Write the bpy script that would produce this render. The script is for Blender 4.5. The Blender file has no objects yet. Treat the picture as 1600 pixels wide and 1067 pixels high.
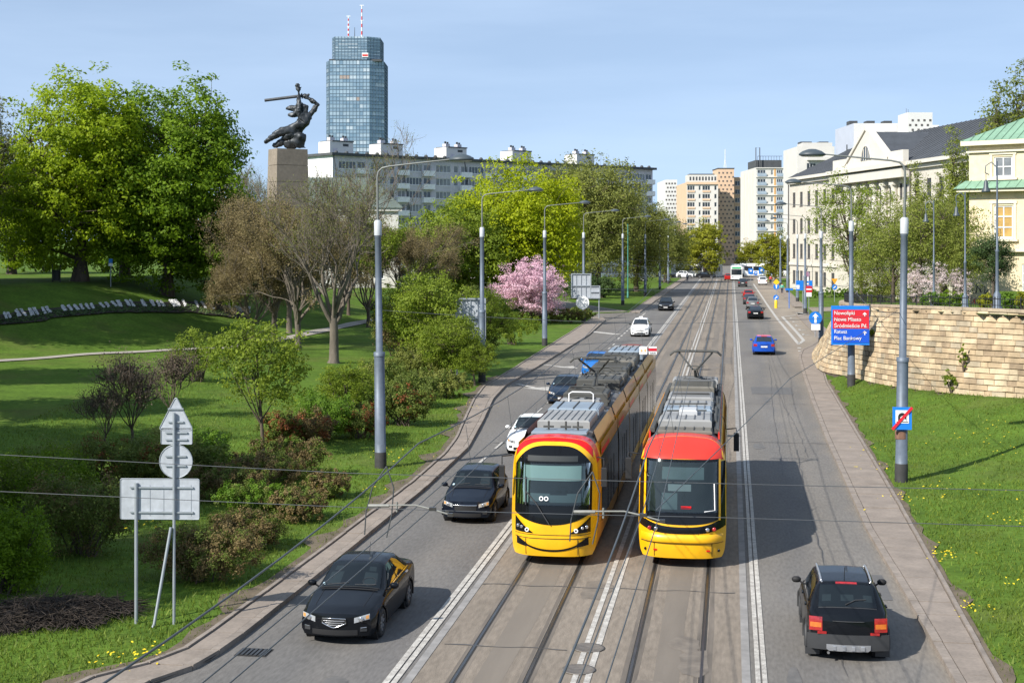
import bpy, bmesh, math, random
import numpy as np
from mathutils import Vector, Matrix
random.seed(11)
rng = np.random.default_rng(11)
S = bpy.context.scene
COL = S.collection
R = math.radians

# ------------------------------------------------------------------ camera
F, YH, CAMH = 2222.0, 374.0, 9.0          # focal length in photo pixels (50 mm), horizon row, eye height
YAW = math.atan(342 / F)
cC, sC = math.cos(YAW), math.sin(YAW)
cd = bpy.data.cameras.new('camera')
cd.lens = 50; cd.sensor_width = 36; cd.sensor_fit = 'HORIZONTAL'
cd.shift_y = -(533.5 - YH) / 1600
cd.clip_start = 0.3; cd.clip_end = 6000
camo = bpy.data.objects.new('camera', cd); COL.objects.link(camo)
camo.location = (0, 0, CAMH); camo.rotation_euler = (R(90), 0, YAW)
S.camera = camo

# ------------------------------------------------------------------ sky and sun
SUN_EL = 37.5
SDIR = Vector((0.65 * math.cos(R(SUN_EL)), 0.76 * math.cos(R(SUN_EL)), -math.sin(R(SUN_EL))))   # where light travels
w = bpy.data.worlds.new('World'); S.world = w; w.use_nodes = True
nt = w.node_tree
bg = nt.nodes['Background']
sky = nt.nodes.new('ShaderNodeTexSky'); sky.sky_type = 'NISHITA'; sky.sun_disc = False
sky.sun_elevation = R(SUN_EL); sky.sun_rotation = math.atan2(-SDIR.x, -SDIR.y)
sky.altitude = 0; sky.air_density = 1.0; sky.dust_density = 0.15; sky.ozone_density = 3.0
tcw = nt.nodes.new('ShaderNodeTexCoord'); lift = nt.nodes.new('ShaderNodeVectorMath'); lift.operation = 'ADD'; lift.inputs[1].default_value = (0, 0, 0.15)
nrm_ = nt.nodes.new('ShaderNodeVectorMath'); nrm_.operation = 'NORMALIZE'
nt.links.new(tcw.outputs['Generated'], lift.inputs[0]); nt.links.new(lift.outputs[0], nrm_.inputs[0]); nt.links.new(nrm_.outputs[0], sky.inputs[0])
cmap = nt.nodes.new('ShaderNodeMapping'); cmap.inputs['Scale'].default_value = (1.2, 1.2, 9.0); cmap.inputs['Rotation'].default_value = (0.1, 0.16, 0.3)
cno = nt.nodes.new('ShaderNodeTexNoise'); cno.inputs['Scale'].default_value = 1.6; cno.inputs['Detail'].default_value = 7; cno.inputs['Roughness'].default_value = 0.55
crm = nt.nodes.new('ShaderNodeMapRange'); crm.inputs[1].default_value = 0.40; crm.inputs[2].default_value = 0.78; crm.inputs[3].default_value = 0.34; crm.inputs[4].default_value = 0.56
cmx = nt.nodes.new('ShaderNodeMix'); cmx.data_type = 'RGBA'; cmx.inputs['B'].default_value = (6.2, 7.7, 9.8, 1)   # thin high cloud
nt.links.new(tcw.outputs['Generated'], cmap.inputs[0]); nt.links.new(cmap.outputs[0], cno.inputs['Vector']); nt.links.new(cno.outputs[0], crm.inputs[0]); nt.links.new(crm.outputs[0], cmx.inputs['Factor'])
nt.links.new(sky.outputs[0], cmx.inputs['A']); nt.links.new(cmx.outputs['Result'], bg.inputs[0])
bg.inputs[1].default_value = 0.088
sl = bpy.data.lights.new('sun', 'SUN'); sl.energy = 5.0; sl.angle = R(0.53); sl.color = (1.0, 0.955, 0.88)
so = bpy.data.objects.new('sun', sl); COL.objects.link(so)
so.rotation_euler = SDIR.to_track_quat('-Z', 'Y').to_euler(); so.location = (-60, -60, 80)
S.view_settings.view_transform = 'Standard'; S.view_settings.look = 'None'
S.view_settings.gamma = 1; S.view_settings.exposure = 0.62
try: S.cycles.use_denoising = True; S.cycles.denoiser = 'OPENIMAGEDENOISE'
except Exception: pass
S.cycles.max_bounces = 6; S.cycles.transparent_max_bounces = 8
S.cycles.sample_clamp_indirect = 6

# ------------------------------------------------------------------ measuring helpers (photo pixel + depth -> world)
def cam(x, d):
    cx = (x - 800) / F * d
    return (cx * cC - d * sC, cx * sC + d * cC)
def zat(y, d): return CAMH - (y - YH) * d / F
def gp(x, y, z=0.0): return cam(x, (CAMH - z) * F / (y - YH))

# ------------------------------------------------------------------ materials
MATS = {}
def lin(c):
    return tuple(((v / 255 + 0.055) / 1.055) ** 2.4 if v / 255 > 0.04045 else v / 255 / 12.92 for v in c)
def M(name, base, rough=0.7, var=0.12, scale=2.0, bump=0.0, metal=0.0, col2=None, scale2=None, spec=0.5, coat=0.0, bscale=None, stretch=None, emit=0.0, detail=4, amp=.10):
    if name in MATS: return MATS[name]
    m = bpy.data.materials.new(name); m.use_nodes = True
    n = m.node_tree; b = n.nodes['Principled BSDF']; L = n.links.new
    b.inputs['Roughness'].default_value = rough; b.inputs['Metallic'].default_value = metal
    b.inputs['Specular IOR Level'].default_value = spec
    b.inputs['Coat Weight'].default_value = coat; b.inputs['Coat Roughness'].default_value = 0.04
    if var > 0 or col2:
        tc = n.nodes.new('ShaderNodeTexCoord'); src = tc.outputs['Object']
        if stretch:
            mp = n.nodes.new('ShaderNodeMapping'); mp.inputs['Scale'].default_value = stretch
            L(src, mp.inputs[0]); src = mp.outputs[0]
        nz = n.nodes.new('ShaderNodeTexNoise'); nz.inputs['Scale'].default_value = scale
        nz.inputs['Detail'].default_value = detail; nz.inputs['Roughness'].default_value = 0.6
        L(src, nz.inputs['Vector'])
        rp = n.nodes.new('ShaderNodeValToRGB')
        rp.color_ramp.elements[0].position = 0.32; rp.color_ramp.elements[1].position = 0.68
        c1 = tuple(v * (1 - var) for v in base); c2 = col2 if col2 else tuple(min(1, v * (1 + var)) for v in base)
        rp.color_ramp.elements[0].color = (*c1, 1); rp.color_ramp.elements[1].color = (*c2, 1)
        L(nz.outputs[0], rp.inputs[0]); out = rp.outputs[0]
        if scale2:
            n2 = n.nodes.new('ShaderNodeTexNoise'); n2.inputs['Scale'].default_value = scale2; n2.inputs['Detail'].default_value = 3
            L(src, n2.inputs['Vector'])
            mr = n.nodes.new('ShaderNodeMapRange'); mr.inputs[1].default_value = 0.3; mr.inputs[2].default_value = 0.7
            mr.inputs[3].default_value = 1 - amp; mr.inputs[4].default_value = 1 + amp; L(n2.outputs[0], mr.inputs[0])
            mx = n.nodes.new('ShaderNodeVectorMath'); mx.operation = 'SCALE'
            L(out, mx.inputs[0]); L(mr.outputs[0], mx.inputs['Scale']); out = mx.outputs[0]
        L(out, b.inputs['Base Color'])
        if bump > 0:
            bn = n.nodes.new('ShaderNodeTexNoise'); bn.inputs['Scale'].default_value = bscale or scale * 6; bn.inputs['Detail'].default_value = 3
            L(src, bn.inputs['Vector'])
            bp = n.nodes.new('ShaderNodeBump'); bp.inputs['Strength'].default_value = bump; bp.inputs['Distance'].default_value = 0.02
            L(bn.outputs[0], bp.inputs['Height']); L(bp.outputs[0], b.inputs['Normal'])
    else:
        b.inputs['Base Color'].default_value = (*base, 1)
    if emit > 0:
        b.inputs['Emission Color'].default_value = (*base, 1); b.inputs['Emission Strength'].default_value = emit
    MATS[name] = m
    return m
def leafmat(name, dark, light, transl=0.3, rough=0.6):
    if name in MATS: return MATS[name]
    m = bpy.data.materials.new(name); m.use_nodes = True
    n = m.node_tree; b = n.nodes['Principled BSDF']; L = n.links.new; out = n.nodes['Material Output']
    at = n.nodes.new('ShaderNodeAttribute'); at.attribute_name = 'tint'
    rp = n.nodes.new('ShaderNodeValToRGB')
    rp.color_ramp.elements[0].color = (*dark, 1); rp.color_ramp.elements[1].color = (*light, 1)
    L(at.outputs['Fac'], rp.inputs[0]); L(rp.outputs[0], b.inputs['Base Color'])
    b.inputs['Roughness'].default_value = rough; b.inputs['Specular IOR Level'].default_value = 0.25
    tr = n.nodes.new('ShaderNodeBsdfTranslucent'); L(rp.outputs[0], tr.inputs[0])
    mx = n.nodes.new('ShaderNodeMixShader'); mx.inputs[0].default_value = transl
    L(b.outputs[0], mx.inputs[1]); L(tr.outputs[0], mx.inputs[2]); L(mx.outputs[0], out.inputs[0])
    MATS[name] = m
    return m
def glassmat(name, tint, alpha=0.35, rough=0.03):
    """thin see-through pane: tinted, with a clear reflection"""
    if name in MATS: return MATS[name]
    m = bpy.data.materials.new(name); m.use_nodes = True
    n = m.node_tree; L = n.links.new; out = n.nodes['Material Output']; n.nodes.remove(n.nodes['Principled BSDF'])
    tr = n.nodes.new('ShaderNodeBsdfTransparent'); tr.inputs[0].default_value = (*tint, 1)
    gl = n.nodes.new('ShaderNodeBsdfGlossy'); gl.inputs['Roughness'].default_value = rough
    fr = n.nodes.new('ShaderNodeFresnel'); fr.inputs[0].default_value = 1.5
    ad = n.nodes.new('ShaderNodeMath'); ad.operation = 'ADD'; ad.inputs[1].default_value = alpha * 0.2; L(fr.outputs[0], ad.inputs[0])
    mx = n.nodes.new('ShaderNodeMixShader'); L(ad.outputs[0], mx.inputs[0]); L(tr.outputs[0], mx.inputs[1]); L(gl.outputs[0], mx.inputs[2])
    L(mx.outputs[0], out.inputs[0]); MATS[name] = m
    return m

# ------------------------------------------------------------------ object helpers
def link(o, parent=None):
    COL.objects.link(o)
    if parent is not None: o.parent = parent
    return o
def tag(o, label=None, cat=None, group=None, kind=None):
    if label: o['label'] = label
    if cat: o['category'] = cat
    if group: o['group'] = group
    if kind: o['kind'] = kind
    return o
def empty(name, loc=(0, 0, 0), rz=0, label=None, cat=None, group=None):
    o = bpy.data.objects.new(name, None); o.location = loc; o.rotation_euler = (0, 0, rz); o.empty_display_size = 0.3
    link(o); return tag(o, label, cat, group)
def copy_tree(o, parent=None):
    c = o.copy(); COL.objects.link(c); c.parent = parent
    for ch in o.children: copy_tree(ch, c)
    return c
def part(name, mesh, parent, loc=(0, 0, 0), rot=(0, 0, 0), scale=(1, 1, 1)):
    o = bpy.data.objects.new(name, mesh); o.location = loc; o.rotation_euler = rot; o.scale = scale
    return link(o, parent)
def npmesh(name, V, Fc, mats, tint=None, smooth=False, mi=None):
    """mesh from arrays: V (n,3), Fc (m,k)"""
    V = np.asarray(V, np.float32); Fc = np.asarray(Fc, np.int32)
    me = bpy.data.meshes.new(name); k = Fc.shape[1]
    me.vertices.add(len(V)); me.vertices.foreach_set('co', V.ravel())
    me.loops.add(Fc.size); me.loops.foreach_set('vertex_index', Fc.ravel())
    me.polygons.add(len(Fc)); me.polygons.foreach_set('loop_start', np.arange(len(Fc), dtype=np.int32) * k)
    if smooth: me.polygons.foreach_set('use_smooth', np.ones(len(Fc), bool))
    for m in (mats if isinstance(mats, (list, tuple)) else [mats]): me.materials.append(m)
    if mi is not None: me.polygons.foreach_set('material_index', np.asarray(mi, np.int32))
    if tint is not None:
        a = me.attributes.new('tint', 'FLOAT', 'FACE'); a.data.foreach_set('value', np.asarray(tint, np.float32))
    me.update(calc_edges=True)
    return me
class MB:
    """collects faces of one mesh"""
    def __init__(s): s.v = []; s.f = []; s.m = []; s.sm = []
    def add(s, vs, fs, m=0, smooth=False):
        o = len(s.v); s.v += [tuple(p) for p in vs]
        for f in fs: s.f.append([i + o for i in f]); s.m.append(m); s.sm.append(smooth)
        return s
    def quad(s, a, b, c, d, m=0): return s.add([a, b, c, d], [[0, 1, 2, 3]], m)
    def box(s, c, d, m=0, rz=0.0, bev=0.0, rx=0.0):
        hx, hy, hz = d[0] / 2, d[1] / 2, d[2] / 2
        mt = Matrix.Rotation(rz, 3, 'Z') @ Matrix.Rotation(rx, 3, 'X')
        if bev <= 0:
            p = [(sx * hx, sy * hy, sz * hz) for sz in (-1, 1) for sy in (-1, 1) for sx in (-1, 1)]
            f = [[0, 2, 3, 1], [4, 5, 7, 6], [0, 1, 5, 4], [2, 6, 7, 3], [0, 4, 6, 2], [1, 3, 7, 5]]
        else:
            b = min(bev, hx * .9, hy * .9, hz * .9); p = []
            for z, e in ((-hz, 0), (hz - b, 0), (hz, b)):
                p += [(-hx + e, -hy + e, z), (hx - e, -hy + e, z), (hx - e, hy - e, z), (-hx + e, hy - e, z)]
            f = [[3, 2, 1, 0], [8, 9, 10, 11]]
            for k in (0, 4):
                for i in range(4): j = (i + 1) % 4; f.append([k + i, k + j, k + 4 + j, k + 4 + i])
        return s.add([mt @ Vector(q) + Vector(c) for q in p], f, m)
    def prism(s, poly, z0, z1, m=0, mt=None, cap=True):
        n = len(poly); p = [(x, y, z0) for x, y in poly] + [(x, y, z1) for x, y in poly]
        f = [[i, (i + 1) % n, n + (i + 1) % n, n + i] for i in range(n)]
        if cap: f += [list(range(n))[::-1], list(range(n, 2 * n))]
        if mt is not None: p = [mt @ Vector(q) for q in p]
        return s.add(p, f, m)
    def tube(s, path, r, n=8, m=0, cap=True, smooth=True):
        P = [Vector(p) for p in path]; rr = r if isinstance(r, (list, tuple)) else [r] * len(P)
        vs = []; fs = []; up = None
        for i, p in enumerate(P):
            t = (P[min(i + 1, len(P) - 1)] - P[max(i - 1, 0)]).normalized()
            if up is None: up = Vector((1, 0, 0)) if abs(t.x) < 0.9 else Vector((0, 1, 0))
            a = (up - t * up.dot(t)).normalized(); up = a; b = t.cross(a)
            vs += [p + (a * math.cos(2 * math.pi * k / n) + b * math.sin(2 * math.pi * k / n)) * rr[i] for k in range(n)]
        for i in range(len(P) - 1):
            for k in range(n): fs.append([i * n + k, i * n + (k + 1) % n, (i + 1) * n + (k + 1) % n, (i + 1) * n + k])
        s.add(vs, fs, m, smooth)
        if cap: s.add(vs[:n], [list(range(n))[::-1]], m); s.add(vs[-n:], [list(range(n))], m)
        return s
    def lathe(s, prof, c=(0, 0, 0), n=16, m=0, smooth=True):
        """prof: (radius, z)"""
        vs = [(c[0] + r * math.cos(2 * math.pi * k / n), c[1] + r * math.sin(2 * math.pi * k / n), c[2] + z) for r, z in prof for k in range(n)]
        fs = [[i * n + k, i * n + (k + 1) % n, (i + 1) * n + (k + 1) % n, (i + 1) * n + k] for i in range(len(prof) - 1) for k in range(n)]
        s.add(vs, fs, m, smooth)
        s.add(vs[:n], [list(range(n))[::-1]], m); s.add(vs[-n:], [list(range(n))], m)
        return s
    def grid(s, P, m=0, smooth=True, flip=False):
        """P[i][j] points"""
        a, b = len(P), len(P[0]); vs = [p for row in P for p in row]
        fs = [[i * b + j, i * b + j + 1, (i + 1) * b + j + 1, (i + 1) * b + j] for i in range(a - 1) for j in range(b - 1)]
        if flip: fs = [f[::-1] for f in fs]
        return s.add(vs, fs, m, smooth)
    def mesh(s, name, mats):
        me = bpy.data.meshes.new(name); me.from_pydata(s.v, [], s.f)
        for m in (mats if isinstance(mats, (list, tuple)) else [mats]): me.materials.append(m)
        me.polygons.foreach_set('material_index', s.m); me.polygons.foreach_set('use_smooth', s.sm); me.update()
        return me
    def build(s, name, mats, parent=None, loc=(0, 0, 0), rot=(0, 0, 0)):
        return part(name, s.mesh(name, mats), parent, loc, rot)
def interp(tab, y): return float(np.interp(y, [t[0] for t in tab], [t[1] for t in tab]))
def sstep(t):
    t = max(0.0, min(1.0, t)); return t * t * (3 - 2 * t)
def resample(pts, n):
    P = np.array(pts, float); d = np.r_[0, np.cumsum(np.linalg.norm(np.diff(P[:, :2], axis=0), axis=1))]
    q = np.linspace(0, d[-1], n)
    return np.stack([np.interp(q, d, P[:, k]) for k in range(P.shape[1])], 1)
def smooth_path(pts, it=2):
    P = [np.array(p, float) for p in pts]
    for _ in range(it):
        Q = [P[0]]
        for a, b in zip(P[:-1], P[1:]): Q += [a * .75 + b * .25, a * .25 + b * .75]
        Q.append(P[-1]); P = Q
    return [tuple(p) for p in P]

# ------------------------------------------------------------------ road edges, measured along the street (Y, X)
KL = [(-60, -11.9), (20, -12.2), (25, -12.0), (27.3, -11.6), (28.6, -11.0), (31, -10.88), (40, -10.85), (50, -10.85), (60, -11.12), (69, -12.05), (78.6, -13.15), (86, -13.6), (101, -13.35), (132, -13.1), (157, -13.7), (163, -14.6), (171.9, -14.6), (172, -11.0), (210, -10.8), (312, -9.9), (330, -9.8)]
GL = [(-60, -13.3), (20, -13.5), (25, -13.3), (27.2, -12.95), (28.9, -11.8), (31, -11.72), (40, -11.65), (51, -11.62), (58, -11.8), (63, -12.25), (67.5, -12.85), (78, -14.2), (85, -14.85), (96, -14.85), (110, -15.0), (141, -15.3), (160, -15.5), (163, -15.9), (171.9, -15.9), (172, -12.3), (210, -12.1), (312, -11.3), (330, -11.2)]
KR = [(-60, 4.6), (28, 4.5), (36, 4.35), (45, 4.12), (65, 4.2), (80, 4.4), (94, 4.65), (110, 5.05), (117, 5.6), (121, 6.5), (126, 7.3), (133, 7.8), (171, 7.6), (200, 8.2), (266, 8.0), (330, 8.0)]
GR = [(-60, 5.4), (28, 5.35), (38, 5.5), (49, 5.65), (67, 5.78), (90, 5.95), (104, 6.45), (112, 7.2), (118, 8.1), (126, 9.0), (135, 9.4), (171, 9.2), (200, 9.8), (330, 9.8)]

# park hill: path at the foot of the bank
PATH = [gp(-260, 585, 1.0), gp(-80, 573, 1.0), gp(0, 566, 1.0), gp(200, 549, 1.0), gp(350, 541, 1.0), gp(440, 524, 1.1), gp(520, 506, 1.2), gp(590, 490, 1.3), gp(630, 480, 1.3)]
PATHa = np.array(resample(smooth_path(PATH, 2), 120))
PT = np.gradient(PATHa, axis=0); PT /= np.linalg.norm(PT, axis=1)[:, None]
def zleft(x, y):
    t = interp(GL, y) - x
    z = 0.1 + 0.95 * sstep(t / 34)
    d = PATHa - (x, y); k = int(np.argmin((d * d).sum(1))); q = (x - PATHa[k, 0], y - PATHa[k, 1])
    side = PT[k, 0] * q[1] - PT[k, 1] * q[0]           # >0 : uphill side of the path
    dist = math.copysign(math.hypot(*q), side)
    h = 4.3 * sstep((dist - 1.5) / 19) * sstep((-24 - x) / 24) * (1 - .8 * sstep((y - 150) / 30))
    return z + h + 0.05 * math.sin(x * .7) * math.sin(y * .5) * sstep(t / 4)
# retaining wall: foot and crown curves (world x, y, z)
def cz(x, d, z): return (*cam(x, d), z)
WB = [(14.5, 131, 1.4), (11.0, 125, 0.7), cz(1277, 117, .2), cz(1268, 108.6, .1), cz(1274, 101, .1), cz(1284, 94.6, .15), cz(1326, 88.3, .5), cz(1367, 81.8, .7), cz(1423, 76.6, .9), cz(1475, 73.1, 1.1), cz(1527, 70.5, 1.2), cz(1600, 67.6, 1.4), cz(1690, 64.0, 1.5), cz(1900, 58.5, 1.6)]
WT = [(16.2, 129, 2.8), (13.2, 122.5, 3.4), cz(1331, 114, 4.0), cz(1318, 106, 4.35), cz(1313, 99.5, 4.5), cz(1315, 94, 4.7), cz(1330, 88.6, 4.85), cz(1367, 84.4, 5.0), cz(1423, 78.7, 5.2), cz(1475, 75.2, 5.3), cz(1527, 72.7, 5.35), cz(1600, 69.6, 5.4), cz(1690, 66.0, 5.45), cz(1900, 60.4, 5.5)]
WBs = smooth_path(WB, 2); WTs = smooth_path(WT, 2)
WBa, WTa = np.array(WBs), np.array(WTs)
WBn = WBa[:, :2] * .45 + WTa[:, :2] * .55              # the line where the ground steps, inside the masonry
def inside_wall(x, y):
    # right of / behind the wall line
    d = WBn - (x, y); k = int(np.argmin((d * d).sum(1))); k = max(1, min(len(WBn) - 2, k))
    t = WBn[k + 1] - WBn[k - 1]; q = (x - WBn[k][0], y - WBn[k][1])
    s = t[0] * q[1] - t[1] * q[0]
    return s > 0, math.hypot(*q), k
def zright(x, y, mode=0):
    """mode 0: visible ground, 1: verge sheet (sinks behind the wall), 2: terrace sheet (nan in front of it)"""
    g = interp(GR, y); t = x - g
    far = 0.1 + 0.35 * sstep(t / 14)
    ter = 5.15 * (1 - sstep((y - 96) / 95)) * sstep((y + 80) / 60) + 0.3
    if y < 134:
        ins, d, k = inside_wall(x, y)
        if ins:
            if mode == 1: return -0.2
            return min(ter, WTa[k][2] - .1) if d < 12 else min(ter, 5.2)
        if mode == 2: return float('nan')
        return 0.1 + (WBa[k][2] - 0.02) * sstep(t / (t + d + .01)) if y > 20 else 0.1 + 0.06 * t
    b = sstep((y - 134) / 30)
    return far * b + (1 - b) * min(0.1 + 0.3 * max(0, t), ter) if t < 12 else max(far, min(ter, 0.1 + 0.3 * t))
def zg(x, y):
    if x < interp(GL, y): return zleft(x, y)
    if x > interp(GR, y): return zright(x, y)
    return 0.0
def hit(px, py, dmin=20, dmax=400):
    """ground point seen at a photo pixel"""
    d = dmin
    while d < dmax:
        X, Y = cam(px, d)
        if zat(py, d) <= zg(X, Y): return X, Y, zg(X, Y)
        d += 0.5
    X, Y = cam(px, dmax); return X, Y, zg(X, Y)

# ------------------------------------------------------------------ ground
m_grass = M('grass_ground', (0.056, 0.100, 0.014), 0.95, 0.0, 0.5, bump=0.9, col2=(0.092, 0.158, 0.020), scale2=5.0, bscale=26, spec=0.1, detail=8, amp=.22)
def worn(m):
    n = m.node_tree; L = n.links.new; b = n.nodes['Principled BSDF']; src = b.inputs['Base Color'].links[0].from_socket; tc = n.nodes.new('ShaderNodeTexCoord')
    nz = n.nodes.new('ShaderNodeTexNoise'); nz.inputs['Scale'].default_value = .16; nz.inputs['Detail'].default_value = 9; nz.inputs['Roughness'].default_value = .7; L(tc.outputs['Object'], nz.inputs['Vector'])
    mr = n.nodes.new('ShaderNodeMapRange'); mr.inputs[1].default_value = .50; mr.inputs[2].default_value = .72; mr.inputs[4].default_value = .62; L(nz.outputs[0], mr.inputs[0])
    mx = n.nodes.new('ShaderNodeMix'); mx.data_type = 'RGBA'; L(mr.outputs[0], mx.inputs['Factor']); L(src, mx.inputs['A']); mx.inputs['B'].default_value = (.125, .115, .040, 1); L(mx.outputs['Result'], b.inputs['Base Color'])
worn(m_grass)
m_earth = M('bare_earth', (0.11, 0.085, 0.055), 0.95, 0.3, 1.5, bump=0.6)
m_asph = M('asphalt', (0.142, 0.134, 0.125), 0.86, 0.14, 0.35, bump=0.5, scale2=14, bscale=120, spec=0.3, stretch=(1, .22, 1), amp=.16)
def road_dust(m):
    # tyre-polished wheel tracks and the sandy film that gathers along the right kerb
    n = m.node_tree; L = n.links.new; b = n.nodes['Principled BSDF']; src = b.inputs['Base Color'].links[0].from_socket
    tc = n.nodes.new('ShaderNodeTexCoord'); sx = n.nodes.new('ShaderNodeSeparateXYZ'); L(tc.outputs['Object'], sx.inputs[0])
    nz = n.nodes.new('ShaderNodeTexNoise'); nz.inputs['Scale'].default_value = .35; nz.inputs['Detail'].default_value = 5; L(tc.outputs['Object'], nz.inputs['Vector'])
    ad = n.nodes.new('ShaderNodeMath'); ad.operation = 'MULTIPLY_ADD'; ad.inputs[1].default_value = 1.6; L(nz.outputs[0], ad.inputs[0]); L(sx.outputs[0], ad.inputs[2])
    rp = n.nodes.new('ShaderNodeValToRGB'); mr = n.nodes.new('ShaderNodeMapRange'); mr.inputs[1].default_value = -12; mr.inputs[2].default_value = 7; L(ad.outputs[0], mr.inputs[0]); L(mr.outputs[0], rp.inputs[0])
    e = rp.color_ramp.elements; e[0].position = 0; e[0].color = (1.08, 1.03, .97, 1); e[1].position = 1; e[1].color = (1.75, 1.55, 1.3, 1)
    for x, c in ((-10.3, (1, 1, 1)), (-9.2, (.90, .91, .93)), (-8.3, (1.05, 1.04, 1.03)), (-7.3, (.92, .92, .94)), (-6.0, (1.06, 1.03, 1)), (1.2, (1.05, 1.03, 1)), (2.0, (.97, .97, .98)), (2.7, (1.16, 1.12, 1.06)), (3.7, (1.05, 1.03, 1.0)), (4.4, (1.35, 1.25, 1.12)), (5.2, (1.7, 1.5, 1.27))):
        q = e.new((x + 12 + .8) / 19); q.color = (*c, 1)
    mx = n.nodes.new('ShaderNodeVectorMath'); mx.operation = 'MULTIPLY'; L(src, mx.inputs[0]); L(rp.outputs[0], mx.inputs[1]); L(mx.outputs[0], b.inputs['Base Color'])
road_dust(m_asph)
m_bed = M('track_bed', (0.200, 0.168, 0.135), 0.88, 0.16, 0.5, bump=0.5, scale2=10, bscale=90, spec=0.25, stretch=(1, .2, 1), amp=.16)
m_white = M('road_paint', (0.27, 0.25, 0.225), 0.75, 0.0, 4, col2=(0.50, 0.475, 0.43), scale2=30, detail=8, amp=.25)
m_rail = M('rail_steel', (0.10, 0.095, 0.09), 0.35, 0.2, 2, metal=0.8)
m_groove = M('rail_groove', (0.025, 0.023, 0.021), 0.9, 0.2, 3)
m_conc = M('concrete_slab', (0.222, 0.184, 0.152), 0.9, 0.16, 1.1, bump=0.4, scale2=12)
m_kerb = M('kerb_stone', (0.22, 0.185, 0.155), 0.9, 0.2, 1.6, bump=0.4, scale2=10)
m_dark = M('dark_gap', (0.03, 0.027, 0.025), 0.95, 0.1, 3)

def struct(name, me, **k):
    o = part(name, me, None); o['kind'] = 'structure'
    for a, b in k.items(): o[a] = b
    return o
def sheet(ys, cols, zf, name, mat, side):
    V = []
    for y in ys:
        e = interp(GL if side < 0 else GR, y)
        for t in cols: x = e + side * t; V.append((x, y, zf(x, y)))
    n = len(cols); A = np.arange(len(ys) * n).reshape(len(ys), n)
    q = np.stack([A[:-1, :-1], A[:-1, 1:], A[1:, 1:], A[1:, :-1]], -1).reshape(-1, 4)
    V = np.array(V); bad = np.isnan(V[:, 2]); q = q[~bad[q].any(1)]; V[bad] = 0
    if side < 0: q = q[:, ::-1]
    return struct(name, npmesh(name, V, q, mat, smooth=True))
ys1 = np.r_[np.arange(-60, 20, 8), np.arange(20, 150, 1.25), np.arange(150, 260, 3.0), np.arange(260, 331, 10)]
tl = np.r_[0, 0.4, 1, 1.8, np.arange(3, 70, 1.5), np.arange(70, 140, 6), np.arange(140, 420, 35)]
tr = np.r_[0, 0.4, np.arange(1, 34, 0.9), np.arange(34, 70, 3), np.arange(70, 300, 25)]
sheet(ys1, tl, zleft, 'lawn_left', m_grass, -1)
sheet(ys1, tr, lambda x, y: zright(x, y, 1), 'lawn_right', m_grass, 1)
sheet(np.r_[np.arange(-40, 40, 6), np.arange(40, 134.1, .8)], np.r_[np.arange(.5, 34, .5), np.arange(34, 120, 6)], lambda x, y: zright(x, y, 2), 'terrace', m_grass, 1)
b = MB(); b.quad((-3500, -300, -.35), (3500, -300, -.35), (3500, 5500, -.35), (-3500, 5500, -.35))
struct('ground', b.mesh('ground', m_grass))
def ribbon(name, mat, fa, fb, y0, y1, step, z, parent=None, kind=True):
    ys = np.arange(y0, y1 + step * .5, step); V = []
    for y in ys: V += [(fa(y), y, z), (fb(y), y, z)]
    q = [[2 * i, 2 * i + 1, 2 * i + 3, 2 * i + 2] for i in range(len(ys) - 1)]
    me = npmesh(name, V, q, mat)
    if parent is None: return struct(name, me)
    return part(name, me, parent)
kl = lambda y: interp(KL, y); kr = lambda y: interp(KR, y)
road = ribbon('road', m_asph, lambda y: kl(y) - .3, lambda y: kr(y) + .3, -60, 330, 1.0, 0.0)
ribbon('tram_track_bed', m_bed, lambda y: -6.55, lambda y: 0.35, -60, 330, 30, 0.004, road)
# cross street and far road
b = MB(); b.quad((-160, 326, .03), (140, 326, .03), (140, 352, .03), (-160, 352, .03)); b.quad((-9.6, 352, .03), (8, 352, .03), (8, 900, .03), (-9.6, 900, .03))
struct('cross_road', b.mesh('cross_road', m_asph))
# side street on the park side
sn = smooth_path([(-13.8, 163.2), (-17, 163.8), (-21, 168), (-40, 197), (-60, 225)], 2); sf = smooth_path([(-10.9, 172.5), (-14, 176), (-19, 189), (-34, 216), (-54, 245)], 2)
n = 24; A, B2 = resample(sn, n), resample(sf, n)
b = MB(); b.grid([[(p[0], p[1], max(.02, zg(*p)) + .02 if i else .012) for p in (A[i], A[i] * .67 + B2[i] * .33, A[i] * .33 + B2[i] * .67, B2[i])] for i in range(n)], flip=True)
struct('side_street', b.mesh('side_street', m_asph))
b = MB(); b.grid([[(p[0], p[1], max(.02, zg(*p)) + .035) for p in (B2[i], B2[i] + (.7, .35))] for i in range(1, n)])
struct('side_street_kerb', b.mesh('side_street_kerb', m_kerb))
# street crossing on the court side
b = MB(); b.grid([[(x, y, max(zg(x, y), 0) + .03) for x in np.arange(7.4, 62, 1.5)] for y in np.arange(178.5, 190.1, 1.9)])
struct('court_street', b.mesh('court_street', m_asph))
# footpath in the park
b = MB(); b.grid([[(PATHa[i][0] + PT[i][1] * s * w0, PATHa[i][1] - PT[i][0] * s * w0, zleft(PATHa[i][0] + PT[i][1] * s * w0, PATHa[i][1] - PT[i][0] * s * w0) + .06) for s, w0 in ((-1, .75), (-.3, .75), (.3, .75), (1, .75))] for i in range(len(PATHa))], flip=True)
struct('park_path', b.mesh('park_path', M('path_gravel', (0.30, 0.27, 0.23), .95, .15, 1.5, bump=.3)))

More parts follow.
